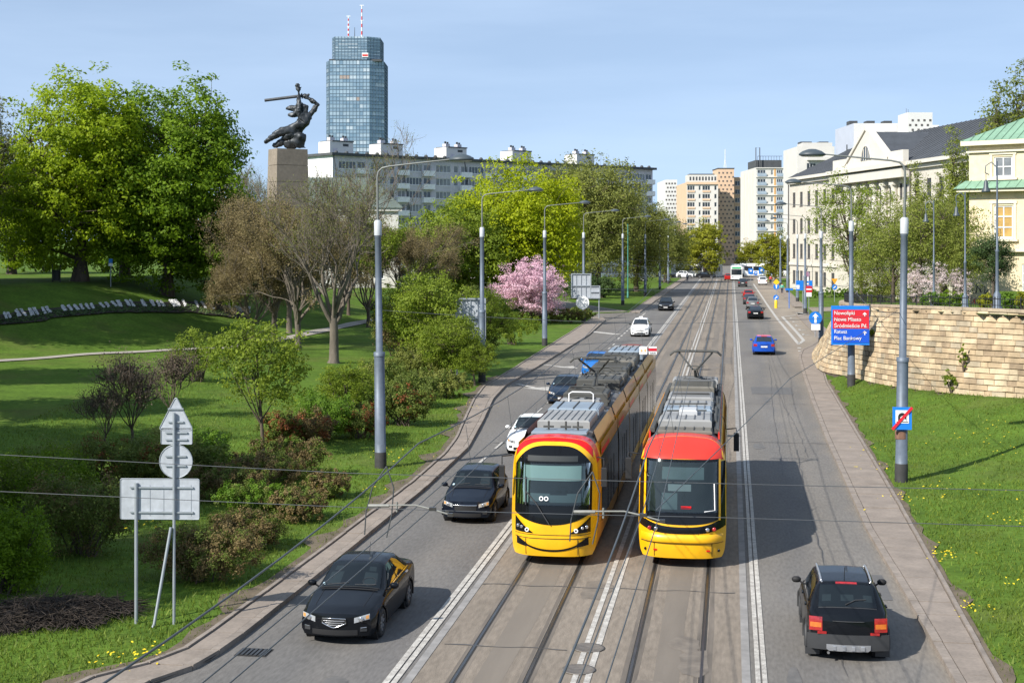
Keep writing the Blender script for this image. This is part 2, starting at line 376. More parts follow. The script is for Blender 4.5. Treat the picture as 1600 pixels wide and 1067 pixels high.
# ------------------------------------------------------------------ rails and painted lines (children of the road)
mk = MB()
def strip(mb, x0, x1, y0, y1, z, m=0, wob=0.0):
    x0, x1 = min(x0, x1), max(x0, x1)
    ys = np.arange(y0, y1 + .01, max(2.0, (y1 - y0) / 60))
    P = [[(x0 + random.uniform(-wob, wob), y, z), (x1 + random.uniform(-wob, wob), y, z)] for y in ys]
    mb.grid(P, m, False, flip=True)
for x in (-5.6, -4.13, -2.06, -0.60):
    r = MB(); strip(r, x - .062, x + .062, -40, 328, .009, 1); strip(r, x - .036, x + .020, -40, 328, .014, 0)
    r.build('rail', [m_rail, m_groove], road)
def line(x0, x1, y0, y1, n='road_marking', wob=.006):
    r = MB(); strip(r, x0, x1, y0, y1, .018, 0, wob); r.build(n, m_white, road)
m_stain = M('track_grime', (0.105, 0.088, 0.072), .85, .3, 1.2, col2=(.185, .155, .125), scale2=6, amp=.2, stretch=(1, .12, 1), detail=8)
for x in (-5.6, -4.13, -2.06, -0.60):
    for sd in (-1, 1): r = MB(); strip(r, x + sd * .07, x + sd * random.uniform(.13, .20), -40, 328, .0065, 0, .03); r.build('grime_strip', m_stain, road)
for x in (-4.87, -1.33):
    r = MB(); strip(r, x - .28, x + .28, -40, 328, .0065, 0, .06); r.build('grime_strip', M('track_centre_stain', (.150, .126, .102), .85, .2, .6, col2=(.195, .165, .132), stretch=(1, .1, 1), detail=8), road)
line(-6.99, -6.86, -20, 327); line(-6.82, -6.70, -20, 327)
line(-3.22, -3.10, -20, 327); line(-2.96, -2.84, -20, 327)
line(0.50, 0.60, -20, 327); line(0.635, 0.74, -20, 327)
r = MB(); strip(r, .22, .40, -40, 327, .014); r.build('drain_strip', M('drain_concrete', (.23, .22, .21), .9, .2, 2), road)
r = MB(); strip(r, -6.6, -6.42, -40, 327, .014); r.build('drain_strip', MATS['drain_concrete'], road)
# dashed line between the two left lanes
for k in range(16):
    y = 56 + k * 4.3; xa = -10.0 + .1 * k / 16
    r = MB(); strip(r, xa - .07, xa + .07, y, y + 2.0, .018); r.build('lane_dash', m_white, road)
for k in range(10):
    y = 128 + k * 3.6
    r = MB(); strip(r, -10.15, -9.98, y, y + 2.0, .018); r.build('lane_dash', m_white, road)
line(-10.4, -10.2, 158, 174); line(-11.5, -10.9, 174, 326, wob=0)
# right edge line that leads into the slip road, hatched end
def poly_mark(pts, name='road_marking', z=.018):
    r = MB(); r.add([(x, y, z) for x, y in pts], [list(range(len(pts)))]); return r.build(name, m_white, road)
def line_to(pa, pb, w0, name='road_marking'):
    d = Vector((pb[0] - pa[0], pb[1] - pa[1])).normalized(); nrm = Vector((-d.y, d.x)) * w0 / 2
    return poly_mark([(pa[0] + nrm.x, pa[1] + nrm.y), (pa[0] - nrm.x, pa[1] - nrm.y), (pb[0] - nrm.x, pb[1] - nrm.y), (pb[0] + nrm.x, pb[1] + nrm.y)], name)
for a, c in (((5.75, 124), (5.2, 162)), ((5.2, 162), (4.95, 195)), ((4.95, 195), (4.5, 290))): line_to(a, c, .28)
for k in range(6):
    y = 104 + k * 3.2; line_to((5.0 + k * .09, y), (5.45 + k * .06, y), .9, 'hatch_bar')
for a, c in (((5.85, 125), (6.4, 129)), ((6.4, 129), (6.3, 140)), ((6.3, 140), (5.9, 168)), ((5.9, 168), (9.5, 176))): line_to(a, c, .3)
for y in (136, 143, 150, 157, 164):                       # slip-lane marks
    line_to((6.75, y), (7.3, y + .9), .22, 'slip_arrow'); line_to((6.75, y), (6.75, y + 2.0), .22, 'slip_arrow')
for k in range(7): line_to((8.0 + k * 2.2, 178.0), (9.0 + k * 2.2, 176.2), 1.0, 'zebra_bar')
for y in (206, 213, 232, 240): line_to((5.3, y), (7.4, y - 2), .35, 'bay_line')
# turn arrows painted in the bus lane
def arrow(x, y):
    poly_mark([(x - .32, y + 6.2), (x - .1, y + 6.2), (x + .05, y + 2.4), (x - .1, y + 2.4)], 'lane_arrow')
    poly_mark([(x - .5, y + 2.4), (x + .55, y + 2.4), (x + .15, y)], 'lane_arrow')
for pa, pb, pc, pd in (((808, 600), (858, 611), (848, 603), (832, 609)), ((849, 570), (903, 576), (880, 569), (872, 575))):
    A0, T0 = gp(*pa), gp(*pb)
    d = Vector((T0[0] - A0[0], T0[1] - A0[1])); L0 = d.length; d.normalize(); nv = Vector((-d.y, d.x))
    mid = Vector(A0) + d * (L0 * .55); tip = Vector(A0) + d * L0
    poly_mark([tuple(Vector(A0) + nv * .14), tuple(Vector(A0) - nv * .14), tuple(mid - nv * .18), tuple(mid + nv * .18)], 'lane_arrow')
    poly_mark([tuple(mid + nv * 1.0), tuple(mid - nv * .75), tuple(tip)], 'lane_arrow')
line_to(gp(922, 518), gp(966, 523), 1.0, 'give_way_bar')
# manhole covers and a gully grate
for x, y in ((-3.1, 31.2), (-3.15, 29.6)):
    r = MB(); r.lathe([(.36, .02), (.36, .026), (.30, .026), (.29, .021), (0.02, .021)], (x, y, 0), 20); r.build('manhole_cover', M('cast_iron', (.16, .14, .12), .6, .2, 8, metal=.3), road)
gx, gy = gp(397, 1019)
r = MB()
for k in range(7): r.box((gx - .3 + k * .1, gy, .016), (.055, .5, .02))
r.quad((gx - .36, gy - .3, .006), (gx + .36, gy - .3, .006), (gx + .36, gy + .3, .006), (gx - .36, gy + .3, .006), 1)
r.build('gully_grate', [m_rail, m_groove], road)
# tar-sealed cracks and patches
m_tar = M('tar_seal', (.075, .072, .070), .7, .2, 4)
for (x0, y0, x1, y1) in ((1.9, 55, 2.7, 105), (2.4, 30, 2.75, 62), (-2.9, 66, -2.8, 110), (3.2, 60, 2.7, 90)):
    P = []
    N = 40; ph = random.random() * 6
    for i in range(N + 1):
        t = i / N; x = x0 + (x1 - x0) * t + .05 * math.sin(t * 9 + ph) + random.uniform(-.04, .04); y = y0 + (y1 - y0) * t; ww = random.uniform(.006, .020)
        P.append([(x - ww, y, .0125), (x + ww, y, .0125)])
    r = MB(); r.grid(P, flip=True); r.build('crack_seal', m_tar, road)
for (x0, x1, y) in ((-6.4, .2, 36.6), (-6.3, -3.3, 31.0), (.4, 4.2, 79), (-10.5, -7.1, 62), (-2.8, .2, 71), (-6.4, .2, 58), (-6.4, .2, 96), (.4, 4.4, 64)):
    P = [[(x, y + .05 * math.sin(x * 4) + random.uniform(-.03, .03), .0135), (x, y + .035 + .05 * math.sin(x * 4) + random.uniform(0, .03), .0135)] for x in np.arange(x0, x1, .25)]
    r = MB(); r.grid(P); r.build('crack_seal', m_tar, road)
m_patch = M('asphalt_patch', (.10, .097, .095), .85, .12, 2, bump=.4)
for (x0, x1, y0, y1) in ((3.0, 4.0, 36.5, 39.2), (-9.2, -8.0, 65, 69), (1.2, 3.6, 84, 88)):
    r = MB(); r.quad((x0, y0, .008), (x1, y0, .008), (x1, y1, .008), (x0, y1, .008)); r.build('asphalt_patch', m_patch, road)

# oil and damp stains, each an irregular film on the road
rs = random.Random(21)
for i in range(26):
    lane = rs.choice([(-10.2, -7.4), (-6.2, .1), (-6.2, .1), (1.0, 3.6)]); x, y = rs.uniform(*lane), 28 + 75 * rs.random() ** 1.5; a0, b0 = rs.uniform(.12, .45), rs.uniform(.3, 1.3)
    P = [(x + a0 * math.cos(t) * rs.uniform(.7, 1.2), y + b0 * math.sin(t) * rs.uniform(.7, 1.2), .0088 + .0001 * i) for t in np.linspace(0, 2 * math.pi, 14, endpoint=False)]
    r = MB(); r.add(P, [list(range(14))]); r.build('oil_stain', M('stain_bed', (.150, .126, .102), .75, .25, 2.5, col2=(.190, .160, .128), detail=8) if -6.4 < x < .2 else M('stain_asphalt', (.112, .106, .100), .75, .25, 2.5, col2=(.142, .134, .125), detail=8), road)
for x0, y0, x1, y1 in ((-6.3, 44.8, -3.4, 45.6), (-2.7, 50, .1, 52.4), (-6.3, 84, -3.3, 88), (-2.7, 104, .15, 110), (-9.9, 96, -8.4, 101)):
    r = MB(); r.quad((x0, y0, .0075), (x1, y0, .0075), (x1, y1, .0075), (x0, y1, .0075)); r.build('asphalt_patch', MATS['stain_bed'] if x0 > -7 else m_patch, road)
# ------------------------------------------------------------------ pavements: slab by slab, kerb stone by kerb stone
def pavement(name, kf, gf, y0, y1, ynear, side):
    root = empty(name, (0, 0, 0)); root['kind'] = 'structure'
    b = MB(); ys = np.arange(y0, y1 + .1, 1.0)
    b.grid([[(kf(y), y, .05), (gf(y), y, .07)] for y in ys], 0, False, flip=side < 0)
    b.build('pavement_bed', m_dark, root)
    y = max(y0, 24.0)
    rest = MB()
    while y < y1:
        L0 = random.uniform(1.05, 1.35) if y < ynear else 2.4
        e = min(y + L0 - .025, y1)
        jz = random.uniform(-.012, .012)
        ka = kf(y) - side * .0; kb = kf(e); ga, gb = gf(y), gf(e)
        # kerb stone 0.16 wide, then the slab
        def blk(mb, a0, a1, b0, b1, z0, z1):
            p = [(a0, y, z0), (a1, y, z0), (b1, e, z0), (b0, e, z0)]; q = [(u, v, z1) for u, v, _ in p]
            f = [[4, 5, 6, 7], [0, 1, 5, 4], [1, 2, 6, 5], [2, 3, 7, 6], [3, 0, 4, 7]]
            if a1 < a0: f = [g[::-1] for g in f]
            mb.add(p + q, f)
        s = -1 if side < 0 else 1
        k1 = .20
        kb_ = MB(); blk(kb_, ka, ka + s * k1, kb, kb + s * k1, -.02, .12 + jz)
        sb = MB(); blk(sb, ka + s * (k1 + .025), ga - s * .13, kb + s * (k1 + .025), gb - s * .13, .03, .105 + jz)
        eb = MB(); blk(eb, ga - s * .105, ga, gb - s * .105, gb, .03, .15 + jz)
        if y < ynear:
            kb_.build('kerb_stone', m_kerb, root); sb.build('paving_slab', m_conc, root); eb.build('edging_stone', m_kerb, root)
        else:
            for q in (kb_, sb, eb): rest.add(q.v, q.f, 0 if q is not sb else 1)
        y = e + .025
    if rest.v: o = rest.build('paving_slabs_beyond', [m_kerb, m_conc], root); o['kind'] = 'stuff'
    return root
gl = lambda y: interp(GL, y); gr = lambda y: interp(GR, y)
pavement('pavement_left', kl, gl, 16, 162.5, 92, -1)
pavement('pavement_right', kr, gr, 16, 171, 92, 1)
pavement('pavement_far_left', kl, gl, 174, 325, 0, -1)
pavement('pavement_far_right', kr, gr, 192, 325, 0, 1)
# ------------------------------------------------------------------ retaining wall of sandstone blocks
m_mortar = M('wall_mortar', (.075, .06, .042), .95, .25, 2, bump=.4)
STONE = [M('sandstone_%d' % i, c, .9, .22, 1.6, bump=.6, scale2=.55, amp=.30) for i, c in enumerate([(.35, .262, .160), (.40, .310, .195), (.27, .20, .125), (.43, .345, .225), (.31, .255, .175)])]
wall = empty('retaining_wall', (WBs[20][0], WBs[20][1], 0), label='battered sandstone block retaining wall curving round the grass slope', cat='wall')
wo = Vector(wall.location)
NW = 160
WBr = resample(WBs, NW); 
# matching crown points by index fraction
fi = np.linspace(0, len(WBs) - 1, NW); WBr = np.stack([np.interp(fi, range(len(WBs)), WBa[:, k]) for k in range(3)], 1); WTr = np.stack([np.interp(fi, range(len(WTs)), WTa[:, k]) for k in range(3)], 1)
sl_ = np.r_[0, np.cumsum(np.linalg.norm(np.diff((WBr + WTr)[:, :2] / 2, axis=0), axis=1))]
def wpt(s, v):
    b = np.array([np.interp(s, sl_, WBr[:, k]) for k in range(3)]); t = np.array([np.interp(s, sl_, WTr[:, k]) for k in range(3)])
    return b * (1 - v) + t * v
def wn(s):
    a, b = wpt(s - .3, .5), wpt(s + .3, .5); d = (b - a)[:2]; d /= np.linalg.norm(d)
    return np.array([d[1], -d[0], .25])
core = MB(); core.grid([[tuple(wpt(s, v) - np.array(wo)) for v in (-.12, 0, .25, .5, .75, 1)] for s in np.linspace(0, sl_[-1], 140)], 0, True, flip=True)
core.build('mortar_core', m_mortar, wall)
NC = 15; stones = []
for c in range(NC):
    s = random.uniform(-.6, 0); v0, v1 = c / NC, (c + 1) / NC
    while s < sl_[-1]:
        L0 = random.choice([.55, .7, .8, .95, 1.1, 1.3]) * random.uniform(.9, 1.1)
        a, e = max(0, s), min(sl_[-1], s + L0)
        if e - a > .2: stones.append((a, e, v0 + (.04 / NC), v1 - .04 / NC))
        s += L0
def camdist(a): p = wpt(a, .5); return p[0] ** 2 + p[1] ** 2
def px_of(p):
    cx = p[0] * cC + p[1] * sC; d = -p[0] * sC + p[1] * cC; return 800 + F * cx / d
seen = [q for q in stones if px_of(wpt(q[0], .5)) < 1605 and q[0] > sl_[-1] * .12]
seen.sort(key=lambda q: camdist(q[0]) / ((q[1] - q[0]) * .5 + .5))
near = set(seen[:300]); rest = MB()
for q in stones:
    a, e, v0, v1 = q; n0 = wn((a + e) / 2); g = .016
    pr = random.uniform(.04, .13); c = MB()
    base = [wpt(a + g, v0), wpt(e - g, v0), wpt(e - g, v1), wpt(a + g, v1)]
    cen = sum(base) / 4
    outer = [p * .93 + cen * .07 + n0 * (pr * random.uniform(.8, 1.15)) for p in base]
    mid = [p + n0 * pr * .55 for p in base]
    vs = [tuple(p - np.array(wo)) for p in [*[x - n0 * .03 for x in base], *mid, *outer]]
    fs = [[8, 9, 10, 11]] + [[k + i, k + (i + 1) % 4, k + 4 + (i + 1) % 4, k + 4 + i] for k in (0, 4) for i in range(4)]
    mi = random.choices(range(5), [3, 3, 1.6, 2, 2])[0]
    if q in near: c.add(vs, fs); c.build('stone', STONE[mi], wall)
    else: rest.add(vs, fs, mi)
o = rest.build('stones_beyond', STONE, wall); o['kind'] = 'stuff'
# coping slabs
s = 0.0; cm = M('coping_stone', (.34, .27, .19), .9, .2, 1.5, bump=.4, scale2=8)
while s < sl_[-1] - .3:
    e = min(sl_[-1], s + random.uniform(1.3, 1.9)); a, b_ = wpt(s + .012, 1), wpt(e - .012, 1); n0 = wn((s + e) / 2); n0 = np.array([n0[0], n0[1], 0])
    vs = [tuple(np.array(p) - np.array(wo)) for p in (a + n0 * .14, b_ + n0 * .14, b_ - n0 * .45, a - n0 * .45)]
    r = MB(); r.add([(x, y, z + .0) for x, y, z in vs] + [(x, y, z + .15) for x, y, z in vs], [[4, 5, 6, 7], [0, 1, 5, 4], [1, 2, 6, 5], [2, 3, 7, 6], [3, 0, 4, 7], [3, 2, 1, 0]])
    r.build('coping_slab', cm, wall); s = e
# iron railing on the crown
m_iron = M('black_iron', (.02, .021, .022), .5, .1, 4, metal=.3)
rail = empty('iron_railing', tuple(wpt(sl_[-1] * .5, 1)), label='low black iron railing along the top of the sandstone wall', cat='railing')
ro = np.array(rail.location)
ra = MB(); rb = MB(); S0 = np.arange(sl_[-1] * .10, sl_[-1] - .2, .9)
top = []
for s in S0: n0 = wn(s); p = wpt(s, 1) - np.array([n0[0], n0[1], 0]) * .25 - ro; top.append(p)
ra.tube([(p[0], p[1], p[2] + .62) for p in top], .022, 5); ra.tube([(p[0], p[1], p[2] + .30) for p in top], .016, 5)
ra.build('rail_bars', m_iron, rail)
pm = MB(); pm.tube([(0, 0, .1), (0, 0, .66)], .03, 6); pm.lathe([(.045, .66), (.05, .69), (.0, .76)], n=6); pm = pm.mesh('railing_post', m_iron)
for k, p in enumerate(top):
    if k % 2 == 0: part('railing_post', pm, rail, tuple(p))
sp = MB()
for a, c in zip(top[:-1], top[1:]):
    for t in (.2, .4, .6, .8): q = a + (c - a) * t; sp.tube([(q[0], q[1], q[2] + .14), (q[0], q[1], q[2] + .75)], .011, 4)
sp.build('spindles', m_iron, rail)['kind'] = 'stuff'
# ------------------------------------------------------------------ vegetation generators
def unit(v): return v / (np.linalg.norm(v, axis=-1, keepdims=True) + 1e-9)
def leaf_cards(P, N, size, r, spread=0.5, up=0.25, jit=.35):
    """rhombic leaves at P facing roughly N"""
    n = len(P)
    nn = unit(N * spread * 1.7 + r.normal(size=(n, 3)) * .5 + np.array([-.12, -.15, up]))
    a = unit(np.cross(nn, r.normal(size=(n, 3)))); b = np.cross(nn, a)
    s = size * (1 + r.uniform(-jit, jit, (n, 1)))
    V = np.stack([P + a * s, P + b * s * .55 + nn * s * .12, P - a * s, P - b * s * .55 + nn * s * .12], 1).reshape(-1, 3)
    return V, np.arange(n * 4).reshape(n, 4)
def tubes(lines, k=5):
    """lines: list of (points (n,3), radii (n)) -> arrays"""
    Vs, Fs, off = [], [], 0
    ang = np.arange(k) * 2 * np.pi / k; ca, sa = np.cos(ang), np.sin(ang)
    for P, rr in lines:
        P = np.asarray(P, float); n = len(P)
        t = unit(np.gradient(P, axis=0)); ref = np.array([1., 0, 0]) if abs(t[0, 0]) < .8 else np.array([0, 1., 0])
        a = unit(np.cross(t, ref)); b = np.cross(t, a)
        ring = P[:, None, :] + (a[:, None, :] * ca[None, :, None] + b[:, None, :] * sa[None, :, None]) * np.asarray(rr)[:, None, None]
        Vs.append(ring.reshape(-1, 3)); idx = np.arange(n * k).reshape(n, k) + off
        q = np.stack([idx[:-1], np.roll(idx[:-1], -1, 1), np.roll(idx[1:], -1, 1), idx[1:]], -1).reshape(-1, 4)
        Fs.append(q); off += n * k
    return np.concatenate(Vs), np.concatenate(Fs)
def crown_points(lobes, n, fill, r):
    vol = np.array([l[3] * l[4] * l[5] for l in lobes]) ** .8; pick = r.choice(len(lobes), n, p=vol / vol.sum())
    L = np.array(lobes)[pick]; d = unit(r.normal(size=(n, 3)))
    rad = 1 - (1 - r.uniform(0, 1, n) ** fill) * .75
    wob = 1 + .16 * np.sin(d[:, 0] * 7 + L[:, 0]) * np.sin(d[:, 1] * 6 + L[:, 1] + 1) + .12 * np.sin(d[:, 2] * 9 + d[:, 0] * 5)
    P = L[:, :3] + d * L[:, 3:6] * (rad * wob)[:, None]
    return P, d
def auto_lobes(W, H, zc, seed, k=7, asym=0.0):
    r = np.random.default_rng(seed); L = [(0, 0, zc, W * .43, W * .43, H * .45)]
    for i in range(k):
        a = 2 * np.pi * (i + r.uniform(-.3, .3)) / k; e = r.uniform(-.85, .8); c = math.sqrt(max(0, 1 - e * e * .8))
        L.append((math.cos(a) * W * .27 * c, math.sin(a) * W * .27 * c, zc + e * H * .31, W * r.uniform(.19, .26), W * r.uniform(.19, .26), H * r.uniform(.16, .24)))
    return L
m_bark = M('bark_brown', (.085, .065, .048), .95, .35, 3, bump=.8, stretch=(1, 1, .3))
m_bark2 = M('bark_grey', (.125, .105, .082), .95, .3, 3, bump=.8, stretch=(1, 1, .3))
TREES = {}
def tree_meshes(key, lobes, th, tr, ncl, per, leaf, clr, lm, bark, fill=.45, limbs=8, seed=1, up=.25, lean=(0, 0), spread=.5, droop=0.0):
    if key in TREES: return TREES[key]
    r = np.random.default_rng(seed)
    C, D = crown_points(lobes, ncl, fill, r)
    zmin = min(l[2] - l[5] for l in lobes); top = max(l[2] + l[5] for l in lobes)
    # wood
    lines = []; hz = th + (top - th) * .62
    tpath = np.array([(lean[0] * t + .25 * tr * math.sin(t * 5), lean[1] * t + .25 * tr * math.cos(t * 4), hz * t) for t in np.linspace(0, 1, 9)])
    trad = tr * np.interp(np.linspace(0, 1, 9), [0, .06, .35, 1], [1.5, 1.0, .8, .18])
    lines.append((tpath, trad)); ends = []
    tgt = C[r.choice(ncl, min(limbs, ncl), replace=False)]
    for g in tgt:
        h0 = r.uniform(th * .85, hz * .8); p0 = np.array([np.interp(h0, tpath[:, 2], tpath[:, k]) for k in range(3)])
        g = p0 + (g - p0) * .8; q = p0 + (g - p0) * .5 + np.array([0, 0, -.06 * np.linalg.norm(g - p0)])
        tt = np.linspace(0, 1, 7)[:, None]; P = (1 - tt) ** 2 * p0 + 2 * tt * (1 - tt) * q + tt ** 2 * g
        P += r.normal(size=P.shape) * .05 * tr * 3; P[0] = p0
        lines.append((P, tr * np.linspace(.42, .07, 7))); ends.append(P)
    spine = np.concatenate(ends + [tpath[3:]])
    for c in C[:: max(1, ncl // 260)]:
        k = np.argmin(((spine - c) ** 2).sum(1) + 2 * np.maximum(0, spine[:, 2] - c[2])); p0 = spine[k]
        tt = np.linspace(0, 1, 5)[:, None]; q = (p0 + c) / 2 + r.normal(size=3) * .12 * np.linalg.norm(c - p0)
        lines.append(((1 - tt) ** 2 * p0 + 2 * tt * (1 - tt) * q + tt ** 2 * c, tr * np.linspace(.09, .025, 5)))
    V, Fc = tubes(lines, 6)
    trunk = npmesh('trunk', V, Fc, bark, smooth=True)
    # leaves
    n = ncl * per; ci = np.repeat(np.arange(ncl), per)
    off = r.normal(size=(n, 3)); off = unit(off) * r.uniform(.15, 1, (n, 1)) ** .6
    cs = clr * r.uniform(.65, 1.3, ncl)
    P = C[ci] + off * cs[ci][:, None] * np.array([1, 1, .62]) - np.array([0, 0, 1]) * droop * r.uniform(0, 1, (n, 1)) * cs[ci][:, None]
    LV, LF = leaf_cards(P, D[ci] * .6 + off * .5, leaf, r, spread, up)
    tint = np.clip(r.normal(.55, .14, ncl)[ci] + r.normal(0, .16, n), 0, 1)
    TREES[key] = (trunk, npmesh('crown', LV, LF, lm, tint=tint))
    return TREES[key]
def plant_tree(name, key, loc, label, group=None, rz=0, sc=1.0, cat='tree', szz=None):
    t = empty(name, loc, rz, label, cat, group); tm, cm_ = TREES[key]; q = (sc, sc, szz or sc)
    part('trunk', tm, t, scale=q); part('crown', cm_, t, scale=q); return t
# leaf colours
LM = {
 'chestnut': leafmat('leaf_chestnut', (.150, .230, .006), (.350, .450, .014), .52),
 'dark': leafmat('leaf_deep_green', (.080, .155, .006), (.215, .330, .014), .5),
 'lime': leafmat('leaf_lime', (.220, .290, .004), (.440, .490, .012), .5),
 'olive': leafmat('leaf_olive', (.135, .160, .030), (.270, .290, .065), .45),
 'spring': leafmat('leaf_spring', (.105, .165, .012), (.270, .340, .035), .5),
 'willow': leafmat('leaf_poplar', (.140, .185, .025), (.290, .320, .065), .48),
 'yellow': leafmat('leaf_yellow_green', (.190, .210, .012), (.370, .370, .030), .5),
 'ochre': leafmat('bud_ochre', (.130, .100, .045), (.270, .215, .095), .3),
 'brown': leafmat('leaf_bronze', (.095, .070, .028), (.240, .175, .070), .35),
 'red': leafmat('leaf_red', (.120, .040, .015), (.300, .105, .035), .3),
 'bush': leafmat('leaf_bush', (.070, .105, .016), (.195, .240, .046), .42),
 'bright': leafmat('leaf_bright_bush', (.070, .150, .010), (.170, .290, .024), .45),
 'thuja': leafmat('leaf_thuja', (.022, .046, .012), (.065, .105, .028), .2),
 'pink': leafmat('blossom_pink', (.520, .290, .370), (.820, .580, .660), .35),
 'magnolia': leafmat('blossom_pale', (.560, .410, .400), (.800, .700, .680), .35),
 'grey': leafmat('leaf_grey_green', (.130, .145, .060), (.240, .250, .110), .45),
 'dry': leafmat('dry_twig', (.060, .045, .032), (.150, .110, .075), .1),
}
def bare_meshes(key, H, tr, th, seed, depth=5, spread=.62, buds=8, bud=.07, lm='ochre', bark=None, n1=7, shrink=.70, upb=.14):
    if key in TREES: return TREES[key]
    r = np.random.default_rng(seed); lines = []; tips = []
    def grow(p, d, L, rad, dep):
        n = 5; P = [p]; dd = d
        for i in range(n):
            dd = unit(dd + r.normal(size=3) * .13 + np.array([0, 0, upb])); P.append(P[-1] + dd * L / n)
        P = np.array(P); r1 = rad * (.62 if dep > 0 else .35); lines.append((P, np.linspace(rad, r1, n + 1)))
        if dep == 0: tips.append(P[3:]); return
        nb = r.integers(2, 5) if dep > 1 else r.integers(4, 7)
        for b in range(nb):
            k = n if b == 0 else r.integers(2, n + 1); ax = unit(r.normal(size=3)); nd = unit(dd + (ax - dd * ax.dot(dd)) * spread * r.uniform(.5, 1.3))
            grow(P[k], nd, L * shrink * r.uniform(.8, 1.15), max(.018, r1 * r.uniform(.5, .8)), dep - 1)
    tp = np.array([(0, 0, 0), (.03, .02, th * .1), (.05, 0, th * .55), (0, .05, th)]); lines.append((tp, tr * np.array([1.5, 1.05, .9, .85])))
    for i in range(n1):
        a = 2 * np.pi * (i + r.uniform(-.25, .25)) / n1; e = r.uniform(.7, 2.2)
        grow(tp[-1] - np.array([0, 0, r.uniform(0, th * .25)]), unit(np.array([math.cos(a), math.sin(a), e])), H * .30 * r.uniform(.85, 1.1), tr * r.uniform(.38, .55), depth - 1)
    big = [l for l in lines if l[1][0] > .03]; sm = [l for l in lines if l[1][0] <= .03]
    V1, F1 = tubes(big, 6); V2, F2 = tubes(sm, 3)
    trunk = npmesh('trunk', np.concatenate([V1, V2]), np.concatenate([F1, F2 + len(V1)]), bark or m_bark2, smooth=True)
    T = np.concatenate(tips); ci = np.repeat(np.arange(len(T)), buds); P = T[ci] + r.normal(size=(len(ci), 3)) * .22
    LV, LF = leaf_cards(P, r.normal(size=P.shape), bud, r, .3, .1)
    TREES[key] = (trunk, npmesh('crown', LV, LF, LM[lm], tint=np.clip(r.normal(.5, .25, len(P)), 0, 1)))
    return TREES[key]
SHR = {}
def shrub_meshes(key, W, D, H, ncl, per, leaf, lm, seed=1, lm2=None, f2=.2, flat=False, stems=14):
    if key in SHR: return SHR[key]
    r = np.random.default_rng(seed)
    L = [(0, 0, H * .48, W * .42, D * .42, H * .46)]
    for i in range(6):
        a = i * 1.05 + r.uniform(-.3, .3); L.append((math.cos(a) * W * .27, math.sin(a) * D * .27, H * r.uniform(.35, .68), W * .22, D * .22, H * .3))
    C, N = crown_points(L, ncl, .35, r); C[:, 2] = np.maximum(C[:, 2], .08)
    if flat: C[:, 2] = np.minimum(C[:, 2], H * .92 + r.normal(0, .03, ncl))
    n = ncl * per; ci = np.repeat(np.arange(ncl), per); off = unit(r.normal(size=(n, 3))) * r.uniform(.1, 1, (n, 1)) ** .7
    P = C[ci] + off * (min(W, H) * .11) * r.uniform(.7, 1.3, ncl)[ci][:, None]; P[:, 2] = np.maximum(P[:, 2], .03)
    LV, LF = leaf_cards(P, N[ci] * .7 + off * .4, leaf, r, .5, .25)
    tint = np.clip(r.normal(.5, .22, ncl)[ci] + r.normal(0, .18, n), 0, 1)
    mats = [LM[lm]] + ([LM[lm2]] if lm2 else []); mi = (r.uniform(0, 1, ncl) < f2).astype(int)[ci] if lm2 else None
    fol = npmesh('foliage', LV, LF, mats, tint=tint, mi=mi)
    lines = []
    for i in range(stems):
        c = C[r.integers(ncl)]; p0 = np.array([r.normal() * W * .06, r.normal() * D * .06, -.05]); tt = np.linspace(0, 1, 5)[:, None]
        q = (p0 + c) / 2 + np.array([0, 0, .15 * H]); lines.append(((1 - tt) ** 2 * p0 + 2 * tt * (1 - tt) * q + tt ** 2 * c, np.linspace(.03, .008, 5) * max(.6, H / 2)))
    V, Fc = tubes(lines, 4)
    SHR[key] = (npmesh('stems', V, Fc, m_bark, smooth=True), fol)
    return SHR[key]
def shrub(px, py, W, D, H, lm, label, name='shrub', n=120, per=40, leaf=.05, seed=1, lm2=None, f2=.2, group=None, cat='shrub', loc=None, rz=0.0, flat=False, stems=14):
    key = (W, D, H, lm, seed); shrub_meshes(key, W, D, H, n, per, leaf, lm, seed, lm2, f2, flat, stems)
    X, Y, Z = loc or hit(px, py)
    t = empty(name, (X, Y + D * .3, zg(X, Y + D * .3) if loc is None else Z), rz, label, cat, group); a, b = SHR[key]
    part('stems', a, t); part('foliage', b, t); return t
def on(px, d, dz=0.0): X, Y = cam(px, d); return (X, Y, zg(X, Y) - .1 + dz)
k_ = lambda d: d / F                                         # metres per photo pixel at depth d

# ------------------------------------------------------------------ park trees, left
tree_meshes('chest1', auto_lobes(15.5, 20.0, 9.6, 3, 10), 2.4, .58, 1120, 46, .165, 1.05, LM['chestnut'], m_bark, .4, 11, 5)
plant_tree('chestnut_tree', 'chest1', on(124, 125), 'broad bright green chestnut tree with thick trunk, beside the litter bin', 'big park trees on the bank')
tree_meshes('chest2', auto_lobes(14.5, 21.5, 10.2, 8, 10), 2.2, .5, 1120, 46, .165, 1.05, LM['dark'], m_bark, .4, 11, 6)
plant_tree('park_tree', 'chest2', on(262, 127), 'tallest darker green park tree, between the chestnut and the monument', 'big park trees on the bank', rz=1.0)
plant_tree('park_tree', 'chest2', on(196, 138), 'dark park tree half hidden behind the bright chestnut', 'big park trees on the bank', rz=3.2, sc=.86)
tree_meshes('dome', auto_lobes(9.5, 13.5, 6.4, 18, 8), 1.6, .36, 420, 44, .16, .9, LM['dark'], m_bark, .4, 8, 16)
plant_tree('park_tree', 'dome', on(340, 128), 'smaller deep green tree at the right end of the bank', 'big park trees on the bank')
tree_meshes('greywil', auto_lobes(9, 17, 10, 21, 7), 3, .4, 420, 30, .14, 1.1, LM['grey'], m_bark, .5, 12, 17)
